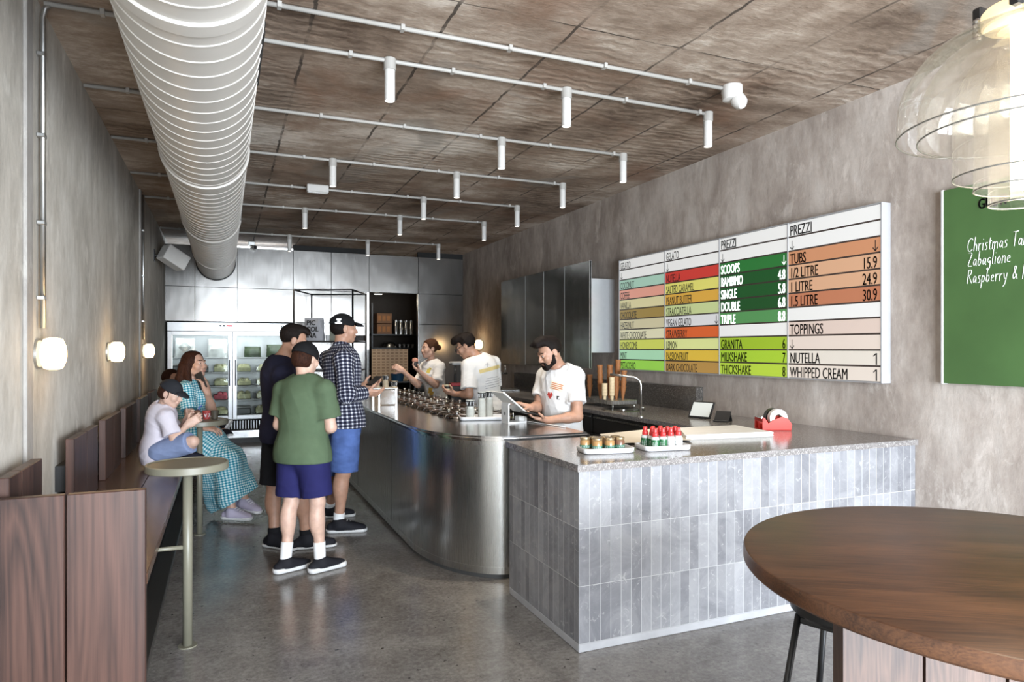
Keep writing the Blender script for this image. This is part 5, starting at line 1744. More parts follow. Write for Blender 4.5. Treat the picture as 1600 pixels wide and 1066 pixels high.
def gingham(name, dark, mid, pale, period, duty=0.5):
    if name in MATS:
        return MATS[name]
    m, nt, b = nodes_of(name)
    tc = N(nt, 'ShaderNodeTexCoord')
    sx = N(nt, 'ShaderNodeSeparateXYZ')
    nt.links.new(tc.outputs['UV'], sx.inputs[0])
    def st(o):
        fr = mth(nt, 'FRACT', mth(nt, 'ADD', mth(nt, 'DIVIDE', o, period), 50.0))
        return mth(nt, 'GREATER_THAN', fr, duty)
    s_ = mth(nt, 'ADD', st(sx.outputs['X']), st(sx.outputs['Y']))
    c1 = mixc(nt, mth(nt, 'GREATER_THAN', s_, 0.5), dark, mid)
    c2 = mixc(nt, mth(nt, 'GREATER_THAN', s_, 1.5), c1, pale)
    nt.links.new(c2, b.inputs['Base Color'])
    b.inputs['Roughness'].default_value = 0.85
    b.inputs['Specular IOR Level'].default_value = 0.2
    MATS[name] = m
    return m
def hair_mat(name, col):
    if name in MATS:
        return MATS[name]
    m, nt, b = nodes_of(name)
    f = noise(nt, coords(nt, (60, 60, 14)), 3.0, 4, 0.6, 0.5)
    nt.links.new(ramp(nt, f, [(0.35, [c * 0.5 for c in col]), (0.65, [c * 1.5 for c in col])]), b.inputs['Base Color'])
    b.inputs['Roughness'].default_value = 0.65
    b.inputs['Specular IOR Level'].default_value = 0.12
    bump(nt, b, f, 0.6, 0.006)
    MATS[name] = m
    return m

class Person:
    def __init__(s, name_label, J, S=1.0, girth=1.0, skin=('fair', (0.55, 0.34, 0.25)), sex='m', base=None):
        s.J = {k: np.asarray(v, float) for k, v in J.items()}
        s.S, s.g, s.sex = S, girth, sex
        j = s.J
        if base is None:
            base = (j['hip'][0], j['hip'][1], 0)
        s.root = thing('person', name_label, 'person', base, 0)
        s.skin = skin_mat(*skin)
        s.rt = _unit((j['sR'] - j['sL']) * (1, 1, 0.3))
        s.up = _unit(j['neck'] - j['hip'])
        s.fw = _unit(np.cross(s.up, s.rt))
        s.rt = np.cross(s.fw, s.up)
        s.TF = np.array([s.rt, s.fw, s.up])
        hr = _unit(j['hR'] - j['hL'])
        s.HF = np.array([hr, _unit(np.cross(s.up, hr)), s.up])
        s.hf = frame(j['look'], j.get('hup', (0, 0, 1)))
    def H(s, x, y, z):
        """head space (right, forward, up) to world"""
        return s.J['head'] + (np.array([x, y, z]) * s.S_head) @ s.hf
    @property
    def S_head(s):
        return s.J['hs'].item() if 'hs' in s.J else 0.5 + 0.5 * s.S
    def torso(s, B, off=0.0, k=0.05):
        j, S, g = s.J, s.S, s.g
        h, n = j['hip'], j['neck']
        mid = j.get('mid', h * 0.58 + n * 0.42)
        ch = j.get('chest', h * 0.30 + n * 0.70)
        w = 0.165 if s.sex == 'm' else 0.155
        B.ell(h + s.up * 0.02 * S, np.array([(0.158 if s.sex == 'm' else 0.172) * g, 0.112 * g, 0.125]) * S + off, s.HF, k)
        B.ell(mid, np.array([(0.148 if s.sex == 'm' else 0.125) * g, 0.105 * g, 0.17]) * S + off, s.TF, k)
        B.ell(ch, np.array([w * g, 0.118 * g, 0.17]) * S + off, s.TF, k)
        B.ell(ch + s.up * 0.07 * S, np.array([0.15, 0.10 * g, 0.12]) * S + off, s.TF, k)
        for sd in ('sL', 'sR'):
            B.cap(n - s.up * 0.035 * S, j[sd] * 0.93 + (n - s.up * 0.03 * S) * 0.07, 0.052 * S + off, 0.058 * S + off, 0.04)
        if s.sex == 'f':
            for q in (-1, 1):
                B.ell(ch + (s.fw * 0.085 + s.rt * 0.07 * q - s.up * 0.01) * S, np.array([0.066, 0.06, 0.066]) * S + off, s.TF, 0.04)
    def arms(s, B, off=0.0, upto=1.0):
        j, S = s.J, s.S
        for d in 'LR':
            B.cap(j['s' + d], j['e' + d], (0.055 if s.sex == 'm' else 0.047) * S + off, (0.042 if s.sex == 'm' else 0.037) * S + off, 0.03)
            B.cap(j['e' + d], j['w' + d], 0.041 * S + off, 0.027 * S + off, 0.02)
            B.ell(j['e' + d] * 0.72 + j['w' + d] * 0.28, np.array([0.045, 0.045, 0.07]) * S * 0.95 + off, frame(np.cross(j['w' + d] - j['e' + d], (0.3, 0.2, 0.9)), j['w' + d] - j['e' + d]), 0.02)
    def legs(s, B, off=0.0):
        j, S = s.J, s.S
        for d in 'LR':
            B.cap(j['h' + d], j['k' + d], 0.088 * S * s.g + off, 0.056 * S + off, 0.04)
            B.cap(j['k' + d], j['a' + d], 0.052 * S + off, 0.036 * S + off, 0.03)
            q = j['a' + d] - j['k' + d]
            back = -_unit(j['t' + d])
            B.ell(j['k' + d] + q * 0.30 + back * 0.018 * S, np.array([0.054, 0.056, 0.12]) * S + off, frame(j['t' + d], -q), 0.03)
            B.cap(j['a' + d], j['a' + d] + _unit(j['t' + d]) * 0.12 * S + np.array([0, 0, -0.052]) * S, 0.034 * S, 0.024 * S, 0.03)
    def hand(s, B, d):
        """palm, four bent fingers of unequal length and a thumb"""
        j = s.J
        w = j['w' + d]
        f = _unit(j['f' + d])
        n = np.asarray(j['n' + d], float)
        n = _unit(n - (n @ f) * f)
        thumb = np.cross(f, n) if d == 'R' else np.cross(n, f)
        curl = j['c' + d].item()
        Q = 0.6 + 0.4 * s.S
        HFm = np.array([thumb, f, n])
        B.cap(w - f * 0.01, w + f * 0.03 * Q, 0.026 * Q, 0.027 * Q, 0.02, flat=(n, 1.3))
        B.box(w + f * 0.055 * Q, np.array([0.040, 0.048, 0.0145]) * Q, HFm, 0.0135 * Q, 0.02)
        for q, (sx, ln) in enumerate(((0.030, 0.070), (0.0105, 0.080), (-0.0095, 0.074), (-0.029, 0.058))):
            p = w + (f * (0.098 - 0.004 * abs(q - 1)) + thumb * sx) * Q
            dirv = f + thumb * (0.10 - 0.07 * q)
            a = curl * (0.55 + 0.08 * q)
            rr = 0.0088 * Q
            for seg in (0.45, 0.30, 0.25):
                dv = _unit(_unit(dirv) * math.cos(a) + n * math.sin(a))
                p2 = p + dv * ln * seg * Q
                B.cap(p, p2, rr, rr * 0.9, 0.005)
                p, rr = p2, rr * 0.92
                a += curl * 0.8
        p = w + (f * 0.028 + thumb * 0.03 + n * 0.006) * Q
        dv = _unit(f * 0.62 + thumb * 0.75 + n * (0.25 + 0.4 * curl))
        p2 = p + dv * 0.045 * Q
        B.cap(p, p2, 0.0125 * Q, 0.0105 * Q, 0.010)
        dv2 = _unit(f * 0.9 + thumb * 0.35 + n * (0.25 + 0.5 * curl))
        B.cap(p2, p2 + dv2 * 0.034 * Q, 0.0105 * Q, 0.0085 * Q, 0.005)
    def head(s, B):
        Z = s.S_head
        j = s.J
        E = lambda c, r, k=0.02, mode='+': B.ell(s.H(*c), np.array(r) * Z, s.hf, k * Z, mode)
        C = lambda a, b, ra, rb=None, k=0.01, mode='+': B.cap(s.H(*a), s.H(*b), ra * Z, (ra if rb is None else rb) * Z, k * Z, mode)
        m = s.sex == 'm'
        B.cap(j['neck'] - s.up * 0.02, s.H(0, -0.018, -0.06), (0.056 if m else 0.046) * s.S, (0.052 if m else 0.043) * Z, 0.03)
        E((0, -0.012, 0.03), (0.075, 0.094, 0.084))
        E((0, 0.022, -0.03), (0.062 if m else 0.058, 0.066, 0.078), 0.025)
        C((-0.050, 0.004, -0.058), (-0.014, 0.060, -0.090), 0.019, 0.018, 0.03)
        C((0.050, 0.004, -0.058), (0.014, 0.060, -0.090), 0.019, 0.018, 0.03)
        E((0, 0.066, -0.092), (0.022, 0.02, 0.018), 0.02)
        for q in (-1, 1):
            E((0.038 * q, 0.064, -0.024), (0.026, 0.022, 0.024) if m else (0.031, 0.027, 0.032), 0.025)
            E((0.031 * q, 0.100, 0.006), (0.019, 0.015, 0.012), 0.014, '-')
            E((0.031 * q, 0.076, 0.005), (0.015, 0.014, 0.013), 0.004)
            C((0.012 * q, 0.091 if m else 0.0885, 0.024), (0.046 * q, 0.076, 0.025), 0.0085 if m else 0.0075, 0.007, 0.014)
            E((0.012 * q, 0.098, -0.033), (0.0095, 0.012, 0.0085), 0.008)
            # ear with a hollow
            E((0.077 * q, -0.008, -0.004), (0.010, 0.020, 0.033), 0.008)
            E((0.086 * q, -0.004, 0.000), (0.006, 0.011, 0.020), 0.006, '-')
        C((0, 0.088, 0.016), (0, 0.110 if m else 0.105, -0.026), 0.0080, 0.0108 if m else 0.0092, 0.014)
        E((0, 0.088, -0.058), (0.026, 0.012, 0.014), 0.012)
        C((-0.020, 0.091, -0.054), (0.020, 0.091, -0.054), 0.0045, 0.0045, 0.006)
        C((-0.017, 0.091, -0.065), (0.017, 0.091, -0.065), 0.0058, 0.0058, 0.006)
        C((-0.022, 0.100, -0.0595), (0.022, 0.100, -0.0595), 0.002, 0.002, 0.003, '-')
    def body(s):
        B = Body()
        s.torso(B)
        s.arms(B)
        s.legs(B)
        s.head(B)
        for d in 'LR':
            s.hand(B, d)
        return skin_obj('body', B.mesh(), s.skin, s.root)
    def face_marks(s, iris=(0.03, 0.02, 0.012), brow=None, lipc=None):
        """eyes, brows and lips as small children"""
        Z = s.S_head
        for q in (-1, 1):
            e = s.H(0.031 * q, 0.0792, 0.005)
            w = MB().lathe([(0, -0.0125 * Z), (0.009 * Z, -0.009 * Z), (0.0125 * Z, 0), (0.009 * Z, 0.009 * Z), (0, 0.0125 * Z)], seg=14).build('eye', plain('eye_white', (0.55, 0.53, 0.50), 0.2), s.root)
            w.location = Vector(e) - s.root.location
            i_ = s.H(0.031 * q, 0.0905, 0.004)
            MB().lathe([(0, -0.0035 * Z), (0.0055 * Z, 0), (0, 0.0035 * Z)], seg=12, M=Matrix.Translation(Vector(i_) - Vector(e)) @ Matrix(np.vstack([np.c_[np.array([s.hf[0], s.hf[2], s.hf[1]]).T, [0, 0, 0]], [0, 0, 0, 1]]).tolist())).build('iris', plain('iris_dark', iris, 0.15), w)
        if brow is not None:
            B = Body(0.004)
            for q in (-1, 1):
                B.cap(s.H(0.014 * q, 0.0970, 0.027), s.H(0.034 * q, 0.0900, 0.032), 0.0038 * Z, 0.0038 * Z, 0.003)
                B.cap(s.H(0.034 * q, 0.0900, 0.032), s.H(0.051 * q, 0.075, 0.027), 0.0038 * Z, 0.0026 * Z, 0.003)
            skin_obj('eyebrows', B.mesh(), brow, s.root)
        if lipc is not None:
            B = Body(0.004)
            B.cap(s.H(-0.019, 0.0935, -0.0535), s.H(0.019, 0.0935, -0.0535), 0.0042 * Z, None, 0.003)
            B.cap(s.H(-0.016, 0.0945, -0.0655), s.H(0.016, 0.0945, -0.0655), 0.0052 * Z, None, 0.003)
            skin_obj('lips', B.mesh(), plain('lips_' + str(int(lipc[0] * 100)), lipc, 0.4), s.root)
    # ---------------------------------------------------------------- clothes
    def shirt(s, name, m, hem, sleeve=0.55, off=0.014, loose=0.012, pattern=False, neck_r=0.062, k=0.05, flare=0.0, seed=1, neck_drop=0.0, cuff_r=None):
        """hem: point + normal of the hem plane; sleeve: how far down the arm (2.0 = wrist)"""
        j, S = s.J, s.S
        B = Body(0.006)
        s.torso(B, off, k)
        ch_ = j.get('chest', j['hip'] * 0.30 + j['neck'] * 0.70)
        wd = (0.150 if s.sex == 'm' else 0.135) * s.g * S + off
        B.cap(ch_ + s.up * 0.02 * S, j['hip'] - s.up * 0.12 * S, wd, wd + flare, 0.05, flat=(s.fw, 1.34))
        if flare:
            B.ell(j['hip'] - s.up * 0.03 * S, np.array([0.172 * s.g, 0.125 * s.g, 0.16]) * S + off + flare, s.HF, 0.06)
        bones = [(j['hip'] - s.up * 0.3, j['neck'], s.fw, 0.16 * S)]
        for d in 'LR':
            a, e, w = j['s' + d], j['e' + d], j['w' + d]
            r0 = (0.055 if s.sex == 'm' else 0.048) * S + off * 0.75
            if sleeve <= 1:
                end = a + (e - a) * sleeve
                dirv = _unit(e - a)
                B.cap(a, a + (e - a) * min(1.0, sleeve + 0.25), r0, r0 + loose * 0.9, 0.035, clip=[(end, dirv)])
            else:
                B.cap(a, e, r0, 0.047 * S + off, 0.035)
                dirv = _unit(w - e)
                end = e + (w - e) * (sleeve - 1)
                B.cap(e, w + dirv * 0.03, 0.047 * S + off, 0.034 * S + off, 0.03, clip=[(end, dirv)])
                bones.append((e, w, np.cross(dirv, s.up), 0.045 * S))
            bones.append((a, e, -s.fw, 0.055 * S))
        nk = j['neck']
        top = s.H(0, -0.018, -0.06)
        ax = _unit(top - nk)
        B.cap(nk - ax * (0.02 + neck_drop) + s.fw * neck_drop * 0.6, nk + ax * 0.12, neck_r * S, (neck_r + 0.03) * S, 0.008, '-')
        V, F = B.mesh(0.0022, seed, gclip=[hem])
        return skin_obj(name, (V, F), m, s.root, bones if pattern else None)
    def shorts(s, name, m, length=0.9, off=0.018, flare=0.012, seed=3, waist=0.09):
        """length along the thigh; beyond 1 runs on down the shin"""
        j, S = s.J, s.S
        B = Body(0.006)
        B.ell(j['hip'] + s.up * 0.0 * S, np.array([0.162 * s.g, 0.120 * s.g, 0.14]) * S + off, s.HF, 0.05, clip=[(j['hip'] + s.up * waist * S, s.up)])
        for d in 'LR':
            h, kn, an = j['h' + d], j['k' + d], j['a' + d]
            t = min(length, 1.0)
            dv = _unit(kn - h)
            end = h + (kn - h) * t
            if length <= 1.0:
                B.cap(h, kn + dv * 0.05, 0.092 * S * s.g + off, 0.064 * S + off + flare, 0.03, clip=[(end, dv)])
            else:
                B.cap(h, kn, 0.092 * S * s.g + off, 0.064 * S + off, 0.04)
                dv = _unit(an - kn)
                end = kn + (an - kn) * (length - 1)
                B.cap(kn, an + dv * 0.03, 0.062 * S + off, 0.046 * S + off + flare, 0.03, clip=[(end, dv)])
        return skin_obj(name, B.mesh(0.0022, seed), m, s.root)
    def shoes(s, upper, sole, high=0.085, lace=None, L=0.27, sole_h=0.028, names=('shoe', 'sole')):
        j, S = s.J, s.S
        out = []
        for d in 'LR':
            a = j['a' + d]
            t = np.asarray(j['t' + d], float)
            g0 = a[2] - 0.085 * S if 'g' + d not in j else j['g' + d].item()
            un = np.array(j.get('u' + d, (0, 0, 1)), float)
            FT = frame(t, un)
            r, f, u = FT
            gp = a - u * (0.085 * S)
            L_ = L * (0.4 + 0.6 * S)
            heel = gp - f * 0.055 * S + u * 0.04 * S
            B = Body(0.005)
            B.cap(heel, heel + f * 0.06, 0.040 * S, 0.040 * S, 0.02)
            B.cap(a + u * (high - 0.085) * S, heel + f * 0.05, 0.043 * S, 0.042 * S, 0.03, clip=[(a + u * (high - 0.07) * S, u)])
            toe = gp + f * (L_ - 0.055 - 0.05) * 1.0 + u * 0.028 * S
            B.cap(a + f * 0.015 * S - u * 0.012 * S, gp + f * 0.115 * S + u * 0.030 * S, 0.050 * S, 0.040 * S, 0.03, clip=[(a + u * (high - 0.07) * S + f * 0.02, u + f * 0.45)])
            B.cap(heel + f * 0.07 + u * 0.012, toe, 0.044 * S, 0.034 * S, 0.04, flat=(r, 0.84))
            o = skin_obj(names[0], B.mesh(gclip=[(gp + u * (sole_h - 0.006), -u)]), upper, s.root)
            B = Body(0.005)
            B.cap(heel - u * 0.012 * S, toe - u * 0.006 * S, 0.045 * S, 0.043 * S, 0.02, flat=(r, 0.86))
            so = skin_obj(names[1], B.mesh(gclip=[(gp + u * 0.002, -u), (gp + u * sole_h, u)]), sole, o)
            if lace is not None:
                mb = MB()
                for q in range(5):
                    c = gp + f * (0.045 + 0.023 * q) * S + u * (0.100 - 0.0105 * q) * S
                    mb.tube([Vector(c - r * 0.026 * S), Vector(c + u * 0.008), Vector(c + r * 0.026 * S)], 0.004 * S, 6)
                mb.build('laces', lace, o, s.root.location)
            out.append(o)
        return out
    def socks(s, m, h0=0.06, h1=0.14):
        j, S = s.J, s.S
        for d in 'LR':
            a, kn = j['a' + d], j['k' + d]
            u = _unit(kn - a)
            B = Body(0.005)
            B.cap(a - u * 0.03, a + u * 0.16, 0.043 * S, 0.047 * S, 0.02, clip=[(a + u * h1, u), (a - u * 0.02, -u)])
            skin_obj('sock', B.mesh(), m, s.root)
    def cap_hat(s, m, tilt=0.0, mark=None):
        """baseball cap with a curved bill"""
        Z = s.S_head
        B = Body(0.0045)
        B.ell(s.H(0, -0.014, 0.034), np.array([0.088, 0.108, 0.095]) * Z, s.hf, 0.01, clip=[(s.H(0, 0, 0.028), -(s.hf[2] * 1.0 + s.hf[1] * (0.12 + tilt)))])
        B.ell(s.H(0, -0.014, 0.125), np.array([0.008, 0.008, 0.006]) * Z, s.hf, 0.005)
        c = skin_obj('cap', B.mesh(0.0006, 5), m, s.root)
        B = Body(0.004)
        BF = frame(s.hf[1] - s.hf[2] * (0.10 + tilt), s.hf[2])
        cb = s.H(0, 0.070, 0.026)
        B.ell(cb, np.array([0.078, 0.104, 0.034]) * Z, BF, 0.004, clip=[(cb + BF[1] * 0.012 * Z, -BF[1])])
        B.ell(cb - BF[2] * 0.0095 * Z, np.array([0.080, 0.108, 0.034]) * Z, BF, 0.002, '-')
        skin_obj('cap_bill', B.mesh(), m, c)
        return c

# joint positions in the room, metres
PHONE = [-0.19, 6.51, 1.221]
J_checked = {'hip': [0.913, 5.717, 0.922], 'neck': [0.895, 5.768, 1.495], 'head': [0.921, 5.8, 1.667], 'look': [0.992, 0.126, 0.0], 'sL': [0.811, 5.955, 1.402], 'eL': [0.938, 6.043, 1.12], 'wL': [1.083, 5.84, 1.177], 'fL': [0.993, 0.017, 0.121], 'nL': [-0.153, -0.638, 0.755], 'cL': 0.5, 'sR': [0.885, 5.576, 1.412], 'eR': [0.888, 5.467, 1.129], 'wR': [1.063, 5.588, 1.138], 'fR': [0.997, 0.063, -0.05], 'nR': [0.394, 0.653, 0.647], 'cR': 0.5, 'hL': [0.894, 5.833, 0.858], 'kL': [0.894, 5.974, 0.435], 'aL': [0.854, 6.187, 0.085], 'tL': [0.99, -0.143, 0.0], 'hR': [0.914, 5.629, 0.878], 'kR': [0.895, 5.637, 0.491], 'aR': [0.858, 5.664, 0.085], 'tR': [0.97, -0.245, 0.0]}
J_green = {'hip': [0.49, 4.81, 0.798], 'neck': [0.506, 4.803, 1.291], 'head': [0.514, 4.843, 1.43], 'look': [0.748, 0.627, -0.217], 'sL': [0.372, 4.903, 1.21], 'eL': [0.344, 4.915, 0.977], 'wL': [0.443, 5.09, 0.918], 'fL': [0.814, 0.571, 0.105], 'nL': [0.641, -0.518, 0.566], 'cL': 0.7, 'sR': [0.619, 4.668, 1.217], 'eR': [0.658, 4.674, 0.971], 'wR': [0.612, 4.91, 0.921], 'fR': [-0.017, 0.995, 0.101], 'nR': [-0.818, 0.101, 0.566], 'cR': 0.7, 'hL': [0.435, 4.855, 0.751], 'kL': [0.417, 4.841, 0.458], 'aL': [0.376, 4.793, 0.074], 'tL': [0.932, 0.362, 0.0], 'hR': [0.549, 4.741, 0.761], 'kR': [0.577, 4.73, 0.467], 'aR': [0.592, 4.713, 0.074], 'tR': [0.932, 0.362, 0.0]}
J_navy = {'hip': [0.409, 5.387, 0.887], 'neck': [0.382, 5.398, 1.413], 'head': [0.482, 5.378, 1.558], 'look': [0.947, 0.015, -0.322], 'sL': [0.337, 5.635, 1.299], 'eL': [0.381, 5.725, 1.035], 'wL': [0.53, 5.748, 0.955], 'fL': [0.991, -0.078, 0.105], 'nL': [-0.296, -0.699, 0.651], 'cL': 0.6, 'sR': [0.396, 5.219, 1.303], 'eR': [0.408, 5.192, 1.048], 'wR': [0.543, 5.287, 0.987], 'fR': [0.994, -0.03, 0.103], 'nR': [0.296, 0.699, 0.651], 'cR': 0.6, 'hL': [0.376, 5.51, 0.825], 'kL': [0.352, 5.498, 0.46], 'aL': [0.343, 5.426, 0.085], 'tL': [0.669, -0.743, 0.0], 'hR': [0.451, 5.282, 0.849], 'kR': [0.53, 5.293, 0.484], 'aR': [0.563, 5.3, 0.085], 'tR': [0.996, -0.095, 0.0]}
J_woman = {'hip': [-0.251, 6.644, 0.722], 'neck': [-0.282, 6.657, 1.205], 'head': [-0.245, 6.62, 1.358], 'look': [0.784, -0.612, 0.103], 'sL': [-0.241, 6.792, 1.122], 'eL': [-0.105, 6.604, 0.947], 'wL': [-0.139, 6.499, 1.12], 'fL': [-0.294, 0.125, 0.948], 'nL': [-0.734, 0.647, -0.206], 'cL': 0.45, 'sR': [-0.311, 6.496, 1.135], 'eR': [-0.272, 6.414, 0.915], 'wR': [-0.169, 6.457, 0.818], 'fR': [0.961, -0.177, -0.212], 'nR': [0.123, 0.291, -0.949], 'cR': 0.5, 'hL': [-0.217, 6.717, 0.654], 'kL': [0.053, 6.559, 0.522], 'aL': [0.162, 6.469, 0.154], 'tL': [0.718, -0.682, -0.139], 'hR': [-0.253, 6.558, 0.676], 'kR': [0.021, 6.399, 0.515], 'aR': [0.056, 6.362, 0.102], 'tR': [0.847, -0.532, 0.0]}
J_boy = {'hip': [-0.463, 5.756, 0.756], 'neck': [-0.431, 5.743, 1.046], 'head': [-0.372, 5.696, 1.163], 'look': [0.846, -0.415, -0.335], 'sL': [-0.428, 5.872, 0.981], 'eL': [-0.335, 5.876, 0.838], 'wL': [-0.267, 5.76, 0.96], 'fL': [0.671, -0.637, 0.379], 'nL': [-0.378, -0.893, 0.243], 'cL': 0.9, 'sR': [-0.396, 5.609, 0.99], 'eR': [-0.342, 5.553, 0.833], 'wR': [-0.255, 5.603, 0.932], 'fR': [0.836, 0.004, 0.549], 'nR': [0.378, 0.893, 0.243], 'cR': 0.9, 'hL': [-0.456, 5.841, 0.71], 'kL': [-0.256, 5.93, 0.777], 'aL': [-0.378, 5.851, 0.674], 'tL': [0.303, -0.953, 0.0], 'hR': [-0.441, 5.65, 0.736], 'kR': [-0.213, 5.52, 0.816], 'aR': [-0.261, 5.649, 0.711], 'tR': [0.955, -0.293, 0.041]}
J_staffw = {'hip': [2.365, 7.904, 0.858], 'neck': [2.295, 7.911, 1.338], 'head': [2.263, 7.882, 1.5], 'look': [-0.98, -0.2, -0.021], 'sL': [2.353, 7.757, 1.279], 'eL': [2.276, 7.659, 1.073], 'wL': [2.089, 7.651, 1.226], 'fL': [-0.745, 0.255, 0.617], 'nL': [0.524, 0.009, 0.852], 'cL': 0.75, 'sR': [2.262, 8.077, 1.272], 'eR': [2.151, 7.994, 1.059], 'wR': [1.956, 7.968, 1.24], 'fR': [-0.84, 0.238, 0.487], 'nR': [0.61, 0.52, -0.598], 'cR': 0.9, 'hL': [2.377, 7.812, 0.803], 'kL': [2.355, 7.804, 0.428], 'aL': [2.391, 7.806, 0.081], 'tL': [-0.988, -0.157, 0.0], 'hR': [2.345, 7.999, 0.789], 'kR': [2.326, 7.99, 0.421], 'aR': [2.366, 7.99, 0.081], 'tR': [-0.988, -0.157, 0.0]}
J_glasses = {'hip': [2.527, 6.597, 0.861], 'neck': [2.421, 6.598, 1.407], 'head': [2.292, 6.631, 1.526], 'look': [-0.763, 0.436, -0.478], 'sL': [2.284, 6.526, 1.318], 'eL': [2.263, 6.448, 1.037], 'wL': [2.17, 6.618, 1.035], 'fL': [-0.922, 0.269, 0.28], 'nL': [0.303, 0.444, 0.843], 'cL': 0.7, 'sR': [2.634, 6.725, 1.343], 'eR': [2.67, 6.797, 1.045], 'wR': [2.479, 6.878, 1.011], 'fR': [-0.899, 0.381, 0.217], 'nR': [-0.254, -0.599, 0.759], 'cR': 0.6, 'hL': [2.462, 6.538, 0.756], 'kL': [2.442, 6.56, 0.407], 'aL': [2.462, 6.538, 0.085], 'tL': [-0.683, 0.73, 0.0], 'hR': [2.599, 6.653, 0.752], 'kR': [2.579, 6.675, 0.405], 'aR': [2.599, 6.653, 0.085], 'tR': [-0.683, 0.73, 0.0]}
J_beard = {'hip': [2.509, 4.867, 0.805], 'neck': [2.476, 4.859, 1.341], 'head': [2.365, 4.819, 1.47], 'look': [-0.903, -0.039, -0.428], 'sL': [2.542, 4.723, 1.283], 'eL': [2.508, 4.628, 0.976], 'wL': [2.242, 4.611, 0.959], 'fL': [-0.94, 0.286, 0.185], 'nL': [0.13, 0.053, 0.99], 'cL': 0.45, 'sR': [2.428, 5.031, 1.274], 'eR': [2.341, 4.981, 1.028], 'wR': [2.175, 4.791, 1.043], 'fR': [-0.92, -0.033, 0.389], 'nR': [-0.33, 0.026, -0.943], 'cR': 0.35, 'hL': [2.51, 4.78, 0.764], 'kL': [2.49, 4.782, 0.411], 'aL': [2.528, 4.793, 0.085], 'tL': [-0.988, -0.157, 0.0], 'hR': [2.498, 4.959, 0.742], 'kR': [2.468, 4.954, 0.4], 'aR': [2.498, 4.959, 0.085], 'tR': [-0.988, -0.157, 0.0]}
J_hidden = {'hip': [-0.474, 7.694, 0.673], 'neck': [-0.503, 7.707, 1.038], 'head': [-0.486, 7.699, 1.181], 'look': [0.951, -0.29, -0.104], 'sL': [-0.495, 7.844, 0.976], 'eL': [-0.403, 7.805, 0.837], 'wL': [-0.28, 7.721, 0.793], 'fL': [0.936, -0.279, -0.216], 'nL': [0.0, 0.0, -1.0], 'cL': 0.5, 'sR': [-0.489, 7.57, 0.982], 'eR': [-0.393, 7.508, 0.843], 'wR': [-0.284, 7.527, 0.786], 'fR': [0.936, -0.279, -0.216], 'nR': [0.0, 0.0, -1.0], 'cR': 0.5, 'hL': [-0.461, 7.776, 0.611], 'kL': [-0.201, 7.687, 0.648], 'aL': [-0.018, 7.632, 0.685], 'tL': [0.444, -0.303, 0.843], 'hR': [-0.451, 7.608, 0.63], 'kR': [-0.207, 7.494, 0.67], 'aR': [-0.006, 7.431, 0.668], 'tR': [0.571, -0.814, 0.105]}

from mathutils.bvhtree import BVHTree
CAMR = (0.9208, -0.3900, 0.0)
def decal(name, obj, start, right, rects, m, tilt=0.0, lift=0.0012):
    """ink printed on cloth: little patches wrapped onto the garment along the start -> garment direction"""
    me = obj.data
    off = obj.matrix_basis.translation.copy()
    q = obj.parent
    while q is not None:
        off += q.matrix_basis.translation
        q = q.parent
    co = np.empty(len(me.vertices) * 3, np.float32)
    me.vertices.foreach_get('co', co)
    vi = np.empty(len(me.loops), np.int32)
    me.loops.foreach_get('vertex_index', vi)
    tree = BVHTree.FromPolygons(co.reshape(-1, 3).tolist(), vi.reshape(-1, 4).tolist())
    r = Vector(right).normalized()
    d = Vector((0, 0, 1)).cross(r)                      # horizontal, square to the print
    u = Vector((0, 0, 1))
    r, u = r * math.cos(tilt) + u * math.sin(tilt), u * math.cos(tilt) - r * math.sin(tilt)
    mb = MB()
    for x0, y0, x1, y1 in rects:
        nx, ny = max(1, int(abs(x1 - x0) / 0.008) + 1), max(1, int(abs(y1 - y0) / 0.008) + 1)
        g_ = []
        for jy in range(ny + 1):
            row = []
            for ix in range(nx + 1):
                o = Vector(start) - off + r * (x0 + (x1 - x0) * ix / nx) + u * (y0 + (y1 - y0) * jy / ny) - d * 0.25
                hit, nrm, _, _ = tree.ray_cast(o, d, 1.2)
                row.append(mb.bm.verts.new(hit + nrm * lift) if hit is not None else None)
            g_.append(row)
        for jy in range(ny):
            for ix in range(nx):
                c4 = (g_[jy][ix], g_[jy][ix + 1], g_[jy + 1][ix + 1], g_[jy + 1][ix])
                if None not in c4:
                    mb.bm.faces.new(c4).smooth = True
    return mb.build(name, m, obj)

FAIR = ('fair', (0.50, 0.30, 0.22))
TAN = ('tan', (0.42, 0.235, 0.16))
PALE = ('pale', (0.55, 0.36, 0.28))
WHITE_T = cloth_mat('white_cotton', (0.72, 0.71, 0.70), vary=0.04)
BLACK_C = cloth_mat('black_cotton', (0.012, 0.012, 0.014))
NAVY_C = cloth_mat('navy_cotton', (0.016, 0.016, 0.032))
SOLE_W = plain('white_rubber', (0.66, 0.66, 0.66), 0.5, vary=0.04)
SHOE_K = cloth_mat('black_shoe_knit', (0.016, 0.016, 0.020), 0.7)
DARKHAIR = hair_mat('dark_hair', (0.009, 0.006, 0.005))
BROWNHAIR = hair_mat('brown_hair', (0.030, 0.011, 0.006))
CAPK = cloth_mat('cap_black', (0.011, 0.011, 0.012), 0.8)

def hemplane(p, j, drop, S=1.0):
    """horizontal hem at the given height"""
    return ((0, 0, drop), (0, 0, -1))

